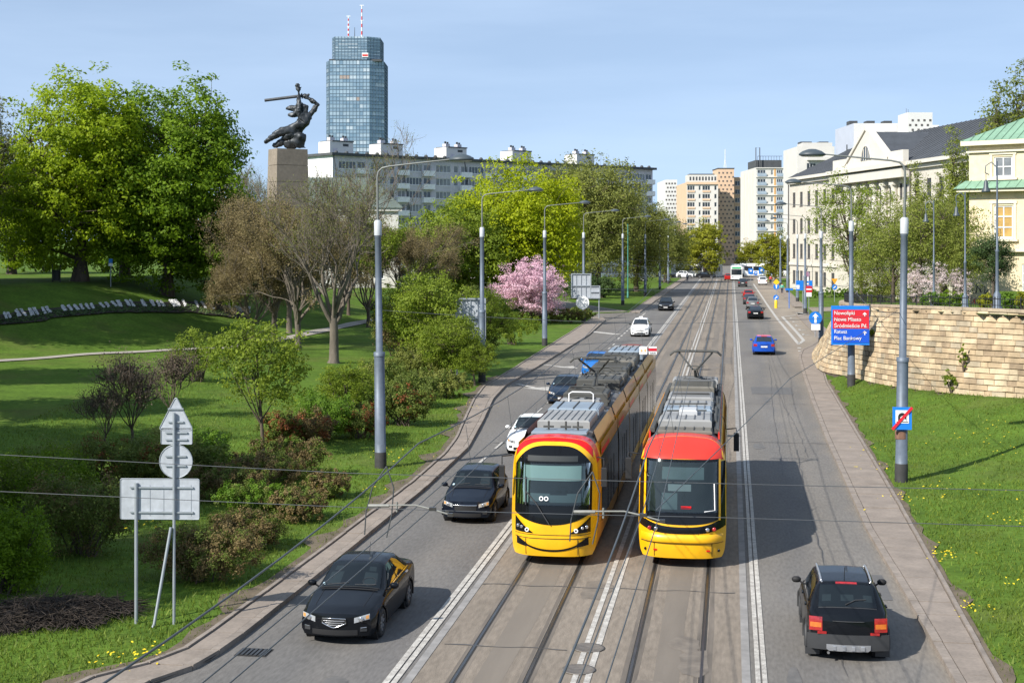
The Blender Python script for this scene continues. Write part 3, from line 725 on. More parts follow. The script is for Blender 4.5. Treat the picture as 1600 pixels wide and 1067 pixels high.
plant_tree('sparse_tree', 'greywil', on(-30, 128), 'sparse grey-green tree cut by the left picture edge', 'big park trees on the bank')
plant_tree('park_tree', 'chest1', on(20, 150), 'green tree behind the sparse grey one at the picture edge', 'big park trees on the bank', rz=2.2, sc=.72)
# undergrowth behind the big trunks
for i, (px, d, W, lab) in enumerate(((60, 158, 9, 'dark hedge bush behind the trunks near the litter bin'), (165, 160, 10, 'dark hedge bush between the two thickest trunks'), (300, 150, 9, 'dark undergrowth bush right of the tallest tree'), (375, 150, 8, 'dark undergrowth bush left of the monument pedestal'))):
    X, Y, Z = on(px, d); shrub(0, 0, W, 4, 3.4, 'dark', lab, 'hedge_bush', 150, 40, .13, 40 + i, loc=(X, Y, Z))
# shade trees left of the frame
for i, (x, y, key, s, lab) in enumerate(((-26.3, 26, 'chest1', .72, 'brushwood heap'), (-27.8, 36.5, 'chest2', .66, 'dark bushes'), (-30, 17, 'chest2', .7, 'kerb corner'), (-36.5, 47, 'chest1', .72, 'near lawn'), (-38.5, 59, 'dome', .95, 'middle lawn'), (-48, 70, 'dome', 1.05, 'lawn below the path'), (-63, 89, 'chest2', 1.12, 'flower bed'), (-74, 94, 'chest1', 1.15, 'bank end'), (-74, 82, 'chest1', .95, 'foot of the bank'), (-76, 104, 'chest2', 1.12, 'top of the bank'), (-60.5, 98.5, 'chest2', .8, 'bank middle'), (-66, 107, 'chest1', .9, 'upper bank'))):
    plant_tree('shade_tree', key, (x, y, zg(x, y)), 'park tree beyond the left picture edge, its shadow on the ' + lab, 'shade trees outside the frame', rz=i * 1.3, sc=s)
# bare trees in front of the monument
bare_meshes('bare1', 15.0, .34, 3.4, 4, 6, .80, 2, .04, 'olive', m_bark2, 8, shrink=.70, upb=.075)
plant_tree('bare_tree', 'bare1', on(521, 99), 'tall bare spreading tree with grey limbs in front of the monument', 'bare trees by the monument')
bare_meshes('bare2', 10.5, .22, 2.0, 9, 5, .8, 16, .05, 'ochre', m_bark2, 9, upb=.05)
plant_tree('bare_tree', 'bare2', on(465, 108), 'smaller bare tree with ochre buds, left of the tall bare tree', 'bare trees by the monument', rz=.6, sc=1.18)
plant_tree('bare_tree', 'bare1', on(452, 124), 'bare tree close in front of the monument pedestal', 'bare trees by the monument', rz=4.4, sc=.8)
plant_tree('bare_tree', 'bare2', on(395, 112), 'low twiggy ochre-budded tree at the end of the flower bed', 'bare trees by the monument', rz=2.1, sc=.8)
plant_tree('bare_tree', 'bare1', on(372, 170), 'thin leafless tree behind the end of the park hill', 'bare trees by the monument', rz=2.0, sc=1.0)
bare_meshes('bare3', 10, .2, 2.0, 14, 5, .6, 10, .09, 'spring', m_bark, 7)
plant_tree('budding_tree', 'bare3', on(575, 135), 'thin tree with first green leaves between bare tree and apartment block', rz=.4)
plant_tree('budding_tree', 'bare3', on(545, 150), 'green-leaved thin tree right behind the tall bare tree', rz=2.4, sc=1.05)
plant_tree('bare_tree', 'bare2', on(430, 116), 'ochre-budded tree below the left face of the pedestal', 'bare trees by the monument', rz=3.3, sc=1.25)
plant_tree('bare_tree', 'bare2', on(632, 150), 'leafless dark tree in front of the low white house', rz=1.1, sc=1.05)
# large trees mid left
tree_meshes('lime1', auto_lobes(18.0, 18.5, 8.7, 12, 11), 1.8, .45, 1300, 42, .175, 1.15, LM['lime'], m_bark, .4, 10, 12)
plant_tree('maple_tree', 'lime1', on(806, 178), 'large yellow-green maple behind the pink blossom tree', 'large trees left of the road', sc=1.1, szz=1.08)
tree_meshes('lime2', auto_lobes(14.0, 13.5, 6.3, 13, 9), 1.5, .4, 720, 42, .17, 1.0, LM['spring'], m_bark, .4, 10, 13)
plant_tree('maple_tree', 'lime2', on(712, 172), 'fresh green rounded tree left of the yellow-green maple', 'large trees left of the road', sc=1.1, szz=1.08)
tree_meshes('olive1', auto_lobes(15.5, 21.5, 10.6, 15, 9), 2.0, .45, 900, 36, .17, 1.2, LM['olive'], m_bark, .5, 14, 15, droop=.8)
plant_tree('linden_tree', 'olive1', on(934, 222), 'tall olive-green tree right of the yellow-green maple', 'large trees left of the road', sc=1.05, szz=1.16)
plant_tree('linden_tree', 'olive1', on(995, 240), 'olive-green tree nearest the road, before the pale tower blocks', 'large trees left of the road', rz=2, sc=.88, szz=.92)
plant_tree('linden_tree', 'olive1', on(880, 238), 'olive tree top showing between the maple and the tall olive tree', 'large trees left of the road', rz=4, sc=1.0, szz=1.15)
plant_tree('linden_tree', 'olive1', on(1040, 292), 'farther olive tree above the parked cars', 'large trees left of the road', rz=1.2, sc=.8)
for i, (px, d, lab) in enumerate(((902, 205, 'dark evergreen bush behind the white sign board'), (940, 212, 'dark evergreen bush under the tall olive tree'), (655, 150, 'dark bush beside the low white house'), (745, 165, 'dark bush under the fresh green tree'), (610, 140, 'dull bush behind the first lamp post'))):
    X, Y, Z = on(px, d); shrub(0, 0, 6, 4, 3.6, 'thuja' if i < 2 else 'bush', lab, 'bush', 120, 40, .11, 60 + i, loc=(X, Y, Z))
# far trees by the junction
tree_meshes('far1', auto_lobes(12.0, 14.5, 7.2, 25, 8), 1.8, .3, 420, 34, .22, 1.0, LM['yellow'], m_bark, .5, 10, 25)
plant_tree('street_tree', 'far1', on(1100, 335), 'yellow-green street tree in front of the peach tower block', 'street trees at the junction')
plant_tree('street_tree', 'far1', on(1072, 350), 'yellow-green street tree left of the peach block tree', 'street trees at the junction', rz=1.5, sc=.8)
plant_tree('street_tree', 'far1', on(1212, 300), 'yellow-green street tree beside the white court building corner', 'street trees at the junction', rz=2.5, sc=.80)
plant_tree('street_tree', 'far1', on(1172, 345), 'pale green street tree below the white tower block', 'street trees at the junction', rz=4.0, sc=.66)
# pink blossom tree
tree_meshes('pink', auto_lobes(8.8, 6.6, 3.9, 31, 8), .9, .16, 560, 42, .085, .55, LM['pink'], m_bark, .5, 12, 31)
plant_tree('cherry_tree', 'pink', (*gp(828, 508), .1), 'round pink blossoming cherry tree beside the road')
# small park trees near the road
tree_meshes('small1', auto_lobes(3.7, 4.4, 3.4, 41, 7), 1.1, .075, 190, 34, .062, .36, LM['spring'], m_bark, .6, 9, 41, lean=(-.3, .2))
X, Y, Z = hit(411, 712); plant_tree('young_tree', 'small1', (X, Y, Z - .05), 'slim young tree with fresh leaves, left of the red-leaved hedge', 'young trees on the lawn', sc=1.12)
X, Y, Z = hit(541, 668); plant_tree('young_tree', 'small1', (X, Y, Z - .05), 'low spreading young tree left of the first lamp post', 'young trees on the lawn', rz=2.2, sc=.82, szz=.62)
tree_meshes('small2', auto_lobes(6.0, 5.0, 3.6, 44, 8), 1.4, .13, 360, 40, .075, .5, LM['spring'], m_bark, .5, 10, 44, lean=(.3, -.2))
X, Y, Z = hit(681, 590); plant_tree('young_tree', 'small2', (X, Y, Z - .05), 'spreading green tree with crooked dark trunk before the white board', 'young trees on the lawn', sc=1.12)
X, Y, Z = hit(705, 602); plant_tree('young_tree', 'small2', (X, Y, Z - .05), 'low crooked tree beside the second lamp post', 'young trees on the lawn', rz=1.9, sc=.72)
X, Y, Z = hit(742, 603); plant_tree('young_tree', 'small2', (X, Y, Z - .05), 'small leafy tree right in front of the white framed board', 'young trees on the lawn', rz=4.1, sc=.5)
plant_tree('young_tree', 'small2', on(648, 104), 'green tree left behind the crooked-trunk tree', 'young trees on the lawn', rz=3.3, sc=1.05)
plant_tree('young_tree', 'small2', on(762, 108), 'green tree right of the second lamp post, below the blossom', 'young trees on the lawn', rz=.8, sc=.85)
# shrubs on the lawn
SH = [
 (500, 690, 2.3, 2.0, 1.9, 'bright', 'round bright green clipped bush left of the first lamp post', None, 0, 130, .045),
 (430, 702, 1.7, 1.5, 1.25, 'bush', 'green and red-leaved bush under the slim young tree', 'red', .45, 110, .045),
 (478, 698, 2.0, 1.5, 1.3, 'brown', 'bronze bush in front of the round bright bush', 'red', .25, 110, .045),
 (558, 690, 2.2, 1.5, 1.3, 'bush', 'red-flowered green bush just left of the first lamp post', 'red', .45, 110, .045),
 (622, 668, 2.6, 1.8, 1.8, 'bush', 'dark bush right of the first lamp post, reddish on its right side', 'red', .22, 140, .05),
 (640, 640, 2.6, 2.0, 1.7, 'bush', 'plain green bush behind the reddish one by the first lamp post', None, 0, 110, .055),
 (655, 598, 3.6, 2.6, 2.1, 'olive', 'pale twiggy bush under the crooked-trunk tree', None, 0, 120, .06),
 (690, 625, 2.5, 2.0, 1.3, 'olive', 'low olive bush between the crooked tree and the kerb', None, 0, 100, .055),
 (735, 560, 3.2, 2.4, 1.7, 'bush', 'dark bush in front of the white board', None, 0, 110, .06),
 (160, 778, 3.0, 2.0, 1.7, 'bush', 'wide green bush with red tips behind the rectangular sign', 'red', .10, 170, .045),
 (240, 772, 2.6, 2.0, 1.75, 'olive', 'olive bush right behind the round sign', 'bush', .4, 150, .045),
 (316, 745, 1.5, 1.3, 1.4, 'bright', 'bright green bush just right of the round sign', None, 0, 110, .045),
 (385, 812, 2.2, 1.5, 1.0, 'bright', 'low fresh green bush right of the rectangular sign', 'bush', .4, 130, .04),
 (405, 765, 3.0, 1.8, 1.0, 'brown', 'low bronze hedge above the fresh green bush', 'bush', .4, 130, .04),
 (450, 822, 1.9, 1.4, .95, 'brown', 'bronze-green bush nearest the kerb below the first lamp post', 'bush', .5, 130, .04),
 (505, 785, 1.4, 1.2, .85, 'brown', 'small reddish bush close to the kerb', 'bush', .4, 100, .04),
 (300, 918, 2.9, 1.5, 1.25, 'brown', 'large bronze hedge bush right behind the sign posts', 'bush', .35, 260, .034),
 (375, 862, 2.0, 1.3, 1.0, 'brown', 'bronze hedge end piece right of the sign posts', 'bush', .35, 180, .034),
 (105, 880, 2.5, 2.0, 1.9, 'bush', 'dark shaded bush left of the sign posts', 'brown', .2, 230, .04),
 (15, 835, 2.6, 2.0, 2.0, 'dark', 'dark green shaded bush at the left picture edge', 'bush', .5, 200, .04),
 (-5, 935, 1.6, 1.6, 1.9, 'dark', 'deep green conifer-like bush cut by the left picture edge', None, 0, 190, .04),
 (380, 742, 3.6, 1.6, .6, 'olive', 'strip of dry low growth below the slim young tree', 'brown', .5, 130, .04),
 (860, 505, 7.5, 3.0, 1.5, 'olive', 'yellowish grassy bush right of the pink cherry', 'brown', .25, 170, .075),
 (905, 500, 2.4, 2.0, 1.3, 'bush', 'green bush at the corner of the side street', None, 0, 90, .07),
 (300, 600, 3.2, 2.6, 2.6, 'spring', 'sunlit yellow-green bush out on the lawn', None, 0, 90, .06),
 (350, 790, 2.6, 1.6, 1.1, 'brown', 'bronze bush between the round sign and the fresh green bush', 'bush', .5, 150, .04),
 (440, 752, 2.6, 1.8, 1.2, 'bush', 'olive-brown bush left below the red-leaved hedge', 'brown', .5, 150, .04),
 (300, 770, 2.0, 1.6, 1.5, 'bush', 'dark green bush close behind the second sign post', 'bright', .3, 150, .045),
 (60, 800, 2.6, 2.0, 1.9, 'dark', 'dark bush behind the shaded bushes at the left edge', 'bush', .4, 170, .045),
 (545, 640, 2.6, 2.0, 1.6, 'spring', 'light green bush behind the low spreading young tree', None, 0, 120, .05),
 (590, 615, 2.8, 2.2, 1.9, 'bush', 'green bush just behind the first lamp post', 'olive', .4, 120, .055),
 (700, 575, 3.2, 2.4, 2.0, 'spring', 'fresh green bush under the low crooked tree', None, 0, 120, .055),
 (800, 540, 3.6, 2.6, 2.2, 'spring', 'bright bush below the pink cherry, left of the third lamp post', None, 0, 110, .06),
 (620, 560, 4.0, 3.0, 2.6, 'olive', 'tall olive bush left of the crooked-trunk tree', 'brown', .3, 130, .06),
]
for i, (px, py, W, D, H, lm, lab, l2, f2, n, lf) in enumerate(SH):
    nr_ = py > 755
    shrub(px, py, W * 1.3, D * 1.25, H * 1.22, lm, lab, 'shrub', int(n * (1.75 if nr_ else 1.4)), 48, lf * (.88 if nr_ else 1.0), 100 + i, l2, f2, 'shrubs in the park')
# leafless brown shrubs out on the lawn
bare_meshes('dead1', 3.2, .05, .4, 51, 4, .8, 3, .03, 'dry', m_bark, 9, upb=.1)
X, Y, Z = hit(205, 690); plant_tree('leafless_shrub', 'dead1', (X, Y, Z), 'dark leafless shrub on the lawn above the triangular sign', cat='shrub', sc=1.35)
X, Y, Z = hit(268, 655); plant_tree('leafless_shrub', 'dead1', (X, Y, Z), 'taller brown leafless shrub beside the sunlit yellow-green bush', cat='shrub', rz=2, sc=1.2)
X, Y, Z = hit(165, 695); plant_tree('leafless_shrub', 'dead1', (X, Y, Z), 'thin leafless shrub left of the dark leafless shrub', cat='shrub', rz=4, sc=.9)
# brushwood heap by the kerb, bottom left
r = np.random.default_rng(71); lines = []
for i in range(2200):
    a = r.uniform(0, 2 * np.pi); q = math.sqrt(r.uniform(0, 1)); x, y = math.cos(a) * q * 1.9 * (1 + .3 * math.sin(3 * a)), math.sin(a) * q * 1.1 * (1 + .25 * math.sin(2 * a + 1))
    h = .45 * (1 - q * q) * r.uniform(.2, 1) + .03; d = r.normal(size=3) * np.array([1, 1, .22]); d = unit(d) * r.uniform(.25, .6)
    c = np.array([x, y, h]); lines.append((np.array([c - d, c + np.array([0, 0, .08]), c + d]), np.array([.008, .008, .004])))
V, Fc = tubes(lines, 3); V[:, 2] = np.maximum(V[:, 2], .01)
X, Y, Z = hit(50, 985)
t = part('brushwood_heap', npmesh('brushwood_heap', V, Fc, M('dry_brush', (.045, .034, .026), .95, .3, 3)), None, (X, Y + .5, Z), (0, 0, .4)); tag(t, 'heap of dry brown brushwood in the shade at bottom left', 'brushwood')
# ------------------------------------------------------------------ terrace planting, right
tree_meshes('court1', auto_lobes(12.5, 14.0, 10.0, 81, 9), 3.2, .34, 260, 40, .11, .95, LM['spring'], m_bark, .8, 16, 81)
plant_tree('street_tree', 'court1', on(1329, 186), 'loose half-leaved tree with dark trunk in front of the court building', sc=1.12)
plant_tree('street_tree', 'court1', on(1346, 205), 'thin tree right of the loose dark-trunked one', sc=.75, rz=2)
tree_meshes('poplar', [(0, 0, 7.5, 1.5, 1.5, 7.4), (.5, .2, 10, 1.0, 1.0, 5), (-.5, -.3, 6.5, 1.2, 1.2, 4.5)], 1.4, .22, 300, 36, .10, .65, LM['willow'], m_bark, .7, 10, 82)
plant_tree('poplar_tree', 'poplar', on(1428, 150), 'slender poplar in front of the pediment end', 'poplars on the terrace', sc=1.08)
plant_tree('poplar_tree', 'poplar', on(1493, 140), 'tall poplar just left of the cream building', 'poplars on the terrace', rz=1.2, sc=1.14)
plant_tree('poplar_tree', 'poplar', on(1512, 146), 'poplar partly behind the cream building corner', 'poplars on the terrace', rz=2.0, sc=1.10)
plant_tree('poplar_tree', 'poplar', on(1472, 160), 'thin poplar between the two taller ones', 'poplars on the terrace', rz=2.8, sc=1.0)
plant_tree('poplar_tree', 'poplar', on(1562, 150), 'poplar top showing above the green copper roof', 'poplars on the terrace', rz=3.2, sc=1.55)
plant_tree('poplar_tree', 'poplar', on(1588, 152), 'second poplar top above the green copper roof, at the picture edge', 'poplars on the terrace', rz=4.2, sc=1.72)
tree_meshes('tspring', auto_lobes(7.0, 8.0, 5.0, 85, 8), 1.4, .16, 300, 36, .075, .7, LM['willow'], m_bark, .8, 14, 85)
for i, (px, d, s, lab) in enumerate(((1395, 112, .9, 'budding tree left of the magnolia on the terrace'), (1438, 106, .95, 'budding tree behind the magnolia on the terrace'), (1478, 108, .92, 'budding tree right of the magnolia on the terrace'), (1372, 128, .8, 'budding tree behind the left end of the iron railing'), (1502, 104, .62, 'small budding tree at the foot of the cream building'))):
    plant_tree('budding_tree', 'tspring', on(px, d), lab, 'budding trees on the terrace', rz=i * 1.4, sc=s * 1.15)
tree_meshes('magn', auto_lobes(2.6, 3.8, 2.2, 87, 6), .5, .05, 110, 26, .05, .28, LM['magnolia'], m_bark, .7, 8, 87)
plant_tree('magnolia', 'magn', on(1462, 94), 'pale pink magnolia in bloom behind the wall railing', 'magnolias', sc=.8)
plant_tree('magnolia', 'magn', on(1432, 100), 'whitish magnolia left of the pale pink one', 'magnolias', rz=2, sc=.8)
plant_tree('magnolia', 'magn', on(1500, 94), 'small magnolia next to the cream building', 'magnolias', rz=3, sc=.7)
tree_meshes('thuja', auto_lobes(2.9, 3.0, 3.1, 88, 7), 1.4, .11, 240, 46, .045, .33, LM['thuja'], m_bark, .5, 9, 88, lean=(.2, 0))
plant_tree('yew_tree', 'thuja', on(1549, 84), 'small dark evergreen tree in front of the cream building')
for i, (px, d, W, lm, lab) in enumerate(((1580, 82, 1.4, 'bright', 'round green bush right of the dark evergreen trunk'), (1540, 82, .9, 'yellow', 'yellow-green bush left of the dark evergreen trunk'), (1599, 81, 1.0, 'yellow', 'yellow bush at the right picture edge behind the railing'), (1460, 88, 2.0, 'bright', 'low green bush under the magnolia'), (1490, 86, 1.6, 'dark', 'low dark bush right of the magnolia'))):
    X, Y, Z = on(px, d); shrub(0, 0, W, W * .8, 1.15, lm, lab, 'shrub', 70, 40, .05, 120 + i, loc=(X, Y, Z), group='terrace shrubs')
for i, (px, d, W, lab) in enumerate(((1300, 214, 11, 'clipped green hedge before the court building, left piece'), (1348, 208, 8, 'clipped green hedge right of the dark street tree trunk'))):
    X, Y, Z = on(px, d); shrub(0, 0, W, 2.5, 1.7, 'bright', lab, 'hedge', 120, 40, .10, 130 + i, loc=(X, Y, Z), flat=True, rz=-.1, group='court hedges')
# creepers and tufts on the wall
for i, (px, py, W, H, lab) in enumerate(((1491, 606, .9, 1.5, 'wild bush sprouting from the wall foot'), (1509, 570, .5, 1.6, 'thin creeper above the wild bush on the wall'), (1365, 515, .3, .4, 'small green tuft in a wall joint'))):
    best = min(((abs(px_of(wpt(s, .3)) - px), s) for s in np.linspace(sl_[-1] * .3, sl_[-1], 300)))[1]
    v = .0 if i == 0 else (.28 if i == 1 else .6); p = wpt(best, v) + wn(best) * .15
    shrub(0, 0, W, .6, H, 'spring', lab, 'wall_plant', 26, 26, .05, 140 + i, loc=(p[0], p[1] - .2, p[2]), stems=6)
# ------------------------------------------------------------------ grass blades near the camera, dandelions
def blades(name, pts, hgt, mat, seed):
    r = np.random.default_rng(seed); n = len(pts); P = np.array(pts)
    a = r.uniform(0, 2 * np.pi, n); wv = np.stack([np.cos(a), np.sin(a), np.zeros(n)], 1) * (hgt * .16)[:, None]
    tip = P + np.stack([r.normal(0, .45, n) * hgt, r.normal(0, .45, n) * hgt, hgt], 1)
    V = np.stack([P - wv, P + wv, tip], 1).reshape(-1, 3)
    o = part(name, npmesh(name, V, np.arange(n * 3).reshape(n, 3), mat, tint=np.clip(r.normal(.5, .25, n), 0, 1)), None); o['kind'] = 'stuff'; return o
m_blade = leafmat('grass_blade', (.080, .125, .014), (.200, .270, .036), .4)
def scatter(side, y0, y1, tmax, n, hmin, hmax, seed, pw=1.6):
    r = np.random.default_rng(seed); pts = []; hs = []
    while len(pts) < n:
        y = y0 + (y1 - y0) * r.uniform(0, 1) ** pw; t = .1 + (tmax - .1) * r.uniform(0, 1) ** 1.2
        x = (gl(y) - t) if side < 0 else (gr(y) + t)
        if side > 0:
            ins, d, k = inside_wall(x, y)
            if ins or d < .7: continue
        if t < .6 and r.uniform() < .6: continue
        if math.sin(x * .9 + seed) * math.sin(y * .6) + r.normal() * .5 < -.75: continue
        pts.append((x, y, (zleft if side < 0 else zright)(x, y) - .01)); hs.append(r.uniform(hmin, hmax) * (1.5 if r.uniform() < .06 else 1))
    return pts, np.array(hs)
p, h = scatter(1, 27, 92, 19, 85000, .05, .13, 3); blades('verge_grass', p, h, m_blade, 4)
p, h = scatter(-1, 24, 80, 20, 95000, .05, .13, 5); blades('lawn_grass', p, h, m_blade, 6)
m_dand = leafmat('dandelion_yellow', (.55, .40, .01), (.75, .60, .03), .1)
r = np.random.default_rng(9); pts = []
for px, py, n, sp in ((1478, 873, 26, .35), (1520, 962, 20, .22), (1405, 785, 22, .5), (1368, 735, 10, .4), (1358, 705, 10, .4), (1560, 705, 10, .5), (1450, 770, 12, .8), (1585, 815, 18, .5), (1575, 668, 20, .9), (1540, 770, 14, 1.0), (200, 1035, 24, .35), (235, 1030, 10, .2), (230, 825, 16, .5), (735, 640, 16, .7), (610, 715, 12, .7), (1590, 920, 8, .4), (1480, 690, 8, 1.2), (560, 770, 12, .8)):
    X, Y, Z = hit(px, py)
    for i in range(n): x, y = X + r.normal() * sp, Y + r.normal() * sp * 1.4; pts.append((x, y, zg(x, y) + r.uniform(.07, .13)))
P = np.array(pts); V, Fc = leaf_cards(P, np.tile([0, -.4, 1.], (len(P), 1)), .042, r, 1.5, 1.0)
o = part('dandelions', npmesh('dandelions', V, Fc, m_dand, tint=r.uniform(0, 1, len(P))), None); o['kind'] = 'stuff'
# bare soil strips beside the kerbs
b = MB(); ys = np.arange(26, 92, .8)
b.grid([[(gl(y) + .0, y, .115), (gl(y) - .25 - .35 * max(0, math.sin(y * .8) + math.sin(y * 1.9)), y, zleft(gl(y) - .5, y) + .035)] for y in ys], 0)
b.grid([[(gr(y), y, .115), (gr(y) + .12 + .18 * max(0, math.sin(y * .9) + math.sin(y * 2.1)), y, zright(gr(y) + .3, y) + .03)] for y in ys], 0, flip=True)
o = b.build('soil_edges', m_earth); o['kind'] = 'stuff'
# white flower lettering bed on the bank (unreadable from here: slanted strokes of blossom)
bedm = M('bed_soil', (.035, .028, .02), .95, .3, 2)
b = MB(); N = 40; row0 = []; 
for i in range(N):
    px = -40 + 430 * i / (N - 1); py = interp([(-40, 505), (0, 499), (100, 487), (200, 478), (300, 478), (400, 489)], px)
    a, c = hit(px, py - 4, 60), hit(px, py + 13, 60); row0.append((a, c))
b.grid([[tuple(np.array(a) * (1 - t) + np.array(c) * t + np.array([0, 0, .12])) for t in (0, .33, .66, 1)] for a, c in row0])
bed = b.build('flower_bed', bedm); tag(bed, 'dark soil bed with white flower lettering curving along the shaded bank', 'flower bed')
r = np.random.default_rng(33); pts = []
for k in range(44):
    s0 = k * N / 44 + r.uniform(-.2, .2)
    if k in (12, 25, 33): continue
    for st in range(r.integers(1, 3)):
        ds = r.uniform(.0, .5); dd = r.uniform(.5, 1.1)
        for q in range(70):
            t = r.uniform(.0, .58); s = min(N - 1.01, max(0, s0 + ds + dd * t * 1.1 + r.uniform(0, .28))); i = int(s); f = s - i
            a = np.array(row0[i][0]) * (1 - f) + np.array(row0[min(N - 1, i + 1)][0]) * f; c = np.array(row0[i][1]) * (1 - f) + np.array(row0[min(N - 1, i + 1)][1]) * f
            pts.append(a * (1 - t) + c * t + np.array([0, 0, .25]))
P = np.array(pts); V, Fc = leaf_cards(P, np.tile([0, -.8, .6], (len(P), 1)), .085, r, 1.5, .3)
o = part('flower_lettering', npmesh('flower_lettering', V, Fc, leafmat('white_flowers', (.38, .38, .38), (.66, .66, .66), .1), tint=r.uniform(0, 1, len(P))), bed); o['kind'] = 'stuff'
# low dark plants around the letters
pts = []
for q in range(1500):
    s = r.uniform(0, N - 1.01); i = int(s); t = r.uniform(.3, 1); f = s - i
    a = np.array(row0[i][0]) * (1 - f) + np.array(row0[i + 1][0]) * f; c = np.array(row0[i][1]) * (1 - f) + np.array(row0[i + 1][1]) * f
    pts.append(a * (1 - t) + c * t + np.array([0, 0, .2]))
P = np.array(pts); V, Fc = leaf_cards(P, np.tile([0, -.5, .8], (len(P), 1)), .13, r, 1.0, .3)
o = part('bed_plants', npmesh('bed_plants', V, Fc, LM['thuja'], tint=r.uniform(0, 1, len(P))), bed); o['kind'] = 'stuff'
# ------------------------------------------------------------------ buildings
m_pane = M('window_pane', (.035, .045, .055), .08, .3, .35, spec=.8)
m_pane2 = M('window_pane_curtain_skytone', (.16, .17, .18), .25, .3, .5, spec=.8)  # pale pane: curtains, and sky reflection painted into the apartment block's glass
m_frame = M('window_frame_white', (.70, .70, .69), .6, .05, 2)
m_framed = M('window_frame_dark', (.10, .09, .085), .6, .1, 2)
def cw(cx, d): return (cx * cC - d * sC, cx * sC + d * cC)
WINM = {}
def win_mesh(w_, h, nx=2, nz=1, fr=None, gl_=None, sill=True, fw=.09):
    key = (round(w_, 2), round(h, 2), nx, nz, fr.name if fr else 0, gl_.name if gl_ else 0, sill)
    if key in WINM: return WINM[key]
    b = MB(); fr = fr or m_frame; gl_ = gl_ or m_pane
    b.quad((0, .10, 0), (w_, .10, 0), (w_, .10, h), (0, .10, h), 1)
    for i in range(nx + 1): x = i * w_ / nx; x = min(max(x, fw / 2), w_ - fw / 2); b.box((x, .065, h / 2), (fw, .06, h), 0)
    for j in range(nz + 1): z = j * h / nz; z = min(max(z, fw / 2), h - fw / 2); b.box((w_ / 2, .067, z), (w_ - .002, .05, fw), 0)
    if sill: b.box((w_ / 2, -.02, -.05), (w_ + .16, .2, .07), 0)
    WINM[key] = b.mesh('window', [fr, gl_]); return WINM[key]
def facade(mb, x0, x1, z0, z1, ops, y=0.0, rev=.22, m=0, mr=None):
    """wall with openings (x0,x1,z0,z1); reveals go to y+rev"""
    xs = sorted({x0, x1, *[o[0] for o in ops], *[o[1] for o in ops]}); zs = sorted({z0, z1, *[o[2] for o in ops], *[o[3] for o in ops]})
    xs = [x for x in xs if x0 <= x <= x1]; zs = [z for z in zs if z0 <= z <= z1]
    XC = np.array([(a + b) / 2 for a, b in zip(xs[:-1], xs[1:])]); ZC = np.array([(a + b) / 2 for a, b in zip(zs[:-1], zs[1:])])
    H = np.zeros((len(XC), len(ZC)), bool)
    for o in ops: H |= ((XC > o[0]) & (XC < o[1]))[:, None] & ((ZC > o[2]) & (ZC < o[3]))[None, :]
    for i in range(len(XC)):
        j = 0
        while j < len(ZC):
            if H[i, j]: j += 1; continue
            k = j
            while k + 1 < len(ZC) and not H[i, k + 1]: k += 1
            mb.quad((xs[i], y, zs[j]), (xs[i + 1], y, zs[j]), (xs[i + 1], y, zs[k + 1]), (xs[i], y, zs[k + 1]), m); j = k + 1
    mr = m if mr is None else mr
    for a, b, c, d in ops:
        e = y + rev
        mb.quad((a, y, c), (a, y, d), (a, e, d), (a, e, c), mr); mb.quad((b, y, d), (b, y, c), (b, e, c), (b, e, d), mr)
        mb.quad((a, y, d), (b, y, d), (b, e, d), (a, e, d), mr); mb.quad((b, y, c), (a, y, c), (a, e, c), (b, e, c), mr)
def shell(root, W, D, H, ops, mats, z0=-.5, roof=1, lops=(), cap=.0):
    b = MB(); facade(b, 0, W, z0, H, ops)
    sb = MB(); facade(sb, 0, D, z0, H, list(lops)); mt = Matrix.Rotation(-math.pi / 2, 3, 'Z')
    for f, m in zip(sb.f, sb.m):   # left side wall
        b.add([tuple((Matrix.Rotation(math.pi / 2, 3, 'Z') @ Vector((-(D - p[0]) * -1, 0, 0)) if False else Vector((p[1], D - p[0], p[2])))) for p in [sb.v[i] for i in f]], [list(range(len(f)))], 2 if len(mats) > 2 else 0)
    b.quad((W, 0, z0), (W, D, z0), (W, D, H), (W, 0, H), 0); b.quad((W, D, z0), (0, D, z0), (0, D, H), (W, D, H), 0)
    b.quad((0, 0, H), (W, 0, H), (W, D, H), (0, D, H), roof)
    # dark rooms behind the openings
    b.quad((.05, .6, z0), (W - .05, .6, z0), (W - .05, .6, H - .05), (.05, .6, H - .05), roof)
    return b.build('wall', mats, root)
def place_win(root, ops, nx=2, nz=1, fr=None, gl_=None, sill=True, name='window', left=None):
    for k, (a, b, c, d) in enumerate(ops):
        g = gl_ or (m_pane if (k * 7919 + int(a * 13)) % 5 > (2 if root is ap else 0) else m_pane2)  # apartment block gets more pale panes, their colour imitating reflected sky
        me = win_mesh(b - a - .02, d - c - .02, nx, nz, fr, g, sill)
        if left is None: part(name, me, root, (a + .01, .04, c + .01))
        else: part(name, me, root, (.04, left - a - .01, c + .01), (0, 0, -math.pi / 2))
def bld(name, cxd, rz, label, cat='building', z=0.0, group=None):
    X, Y = cw(*cxd); return empty(name, (X, Y, z), rz + YAW, label, cat, group)

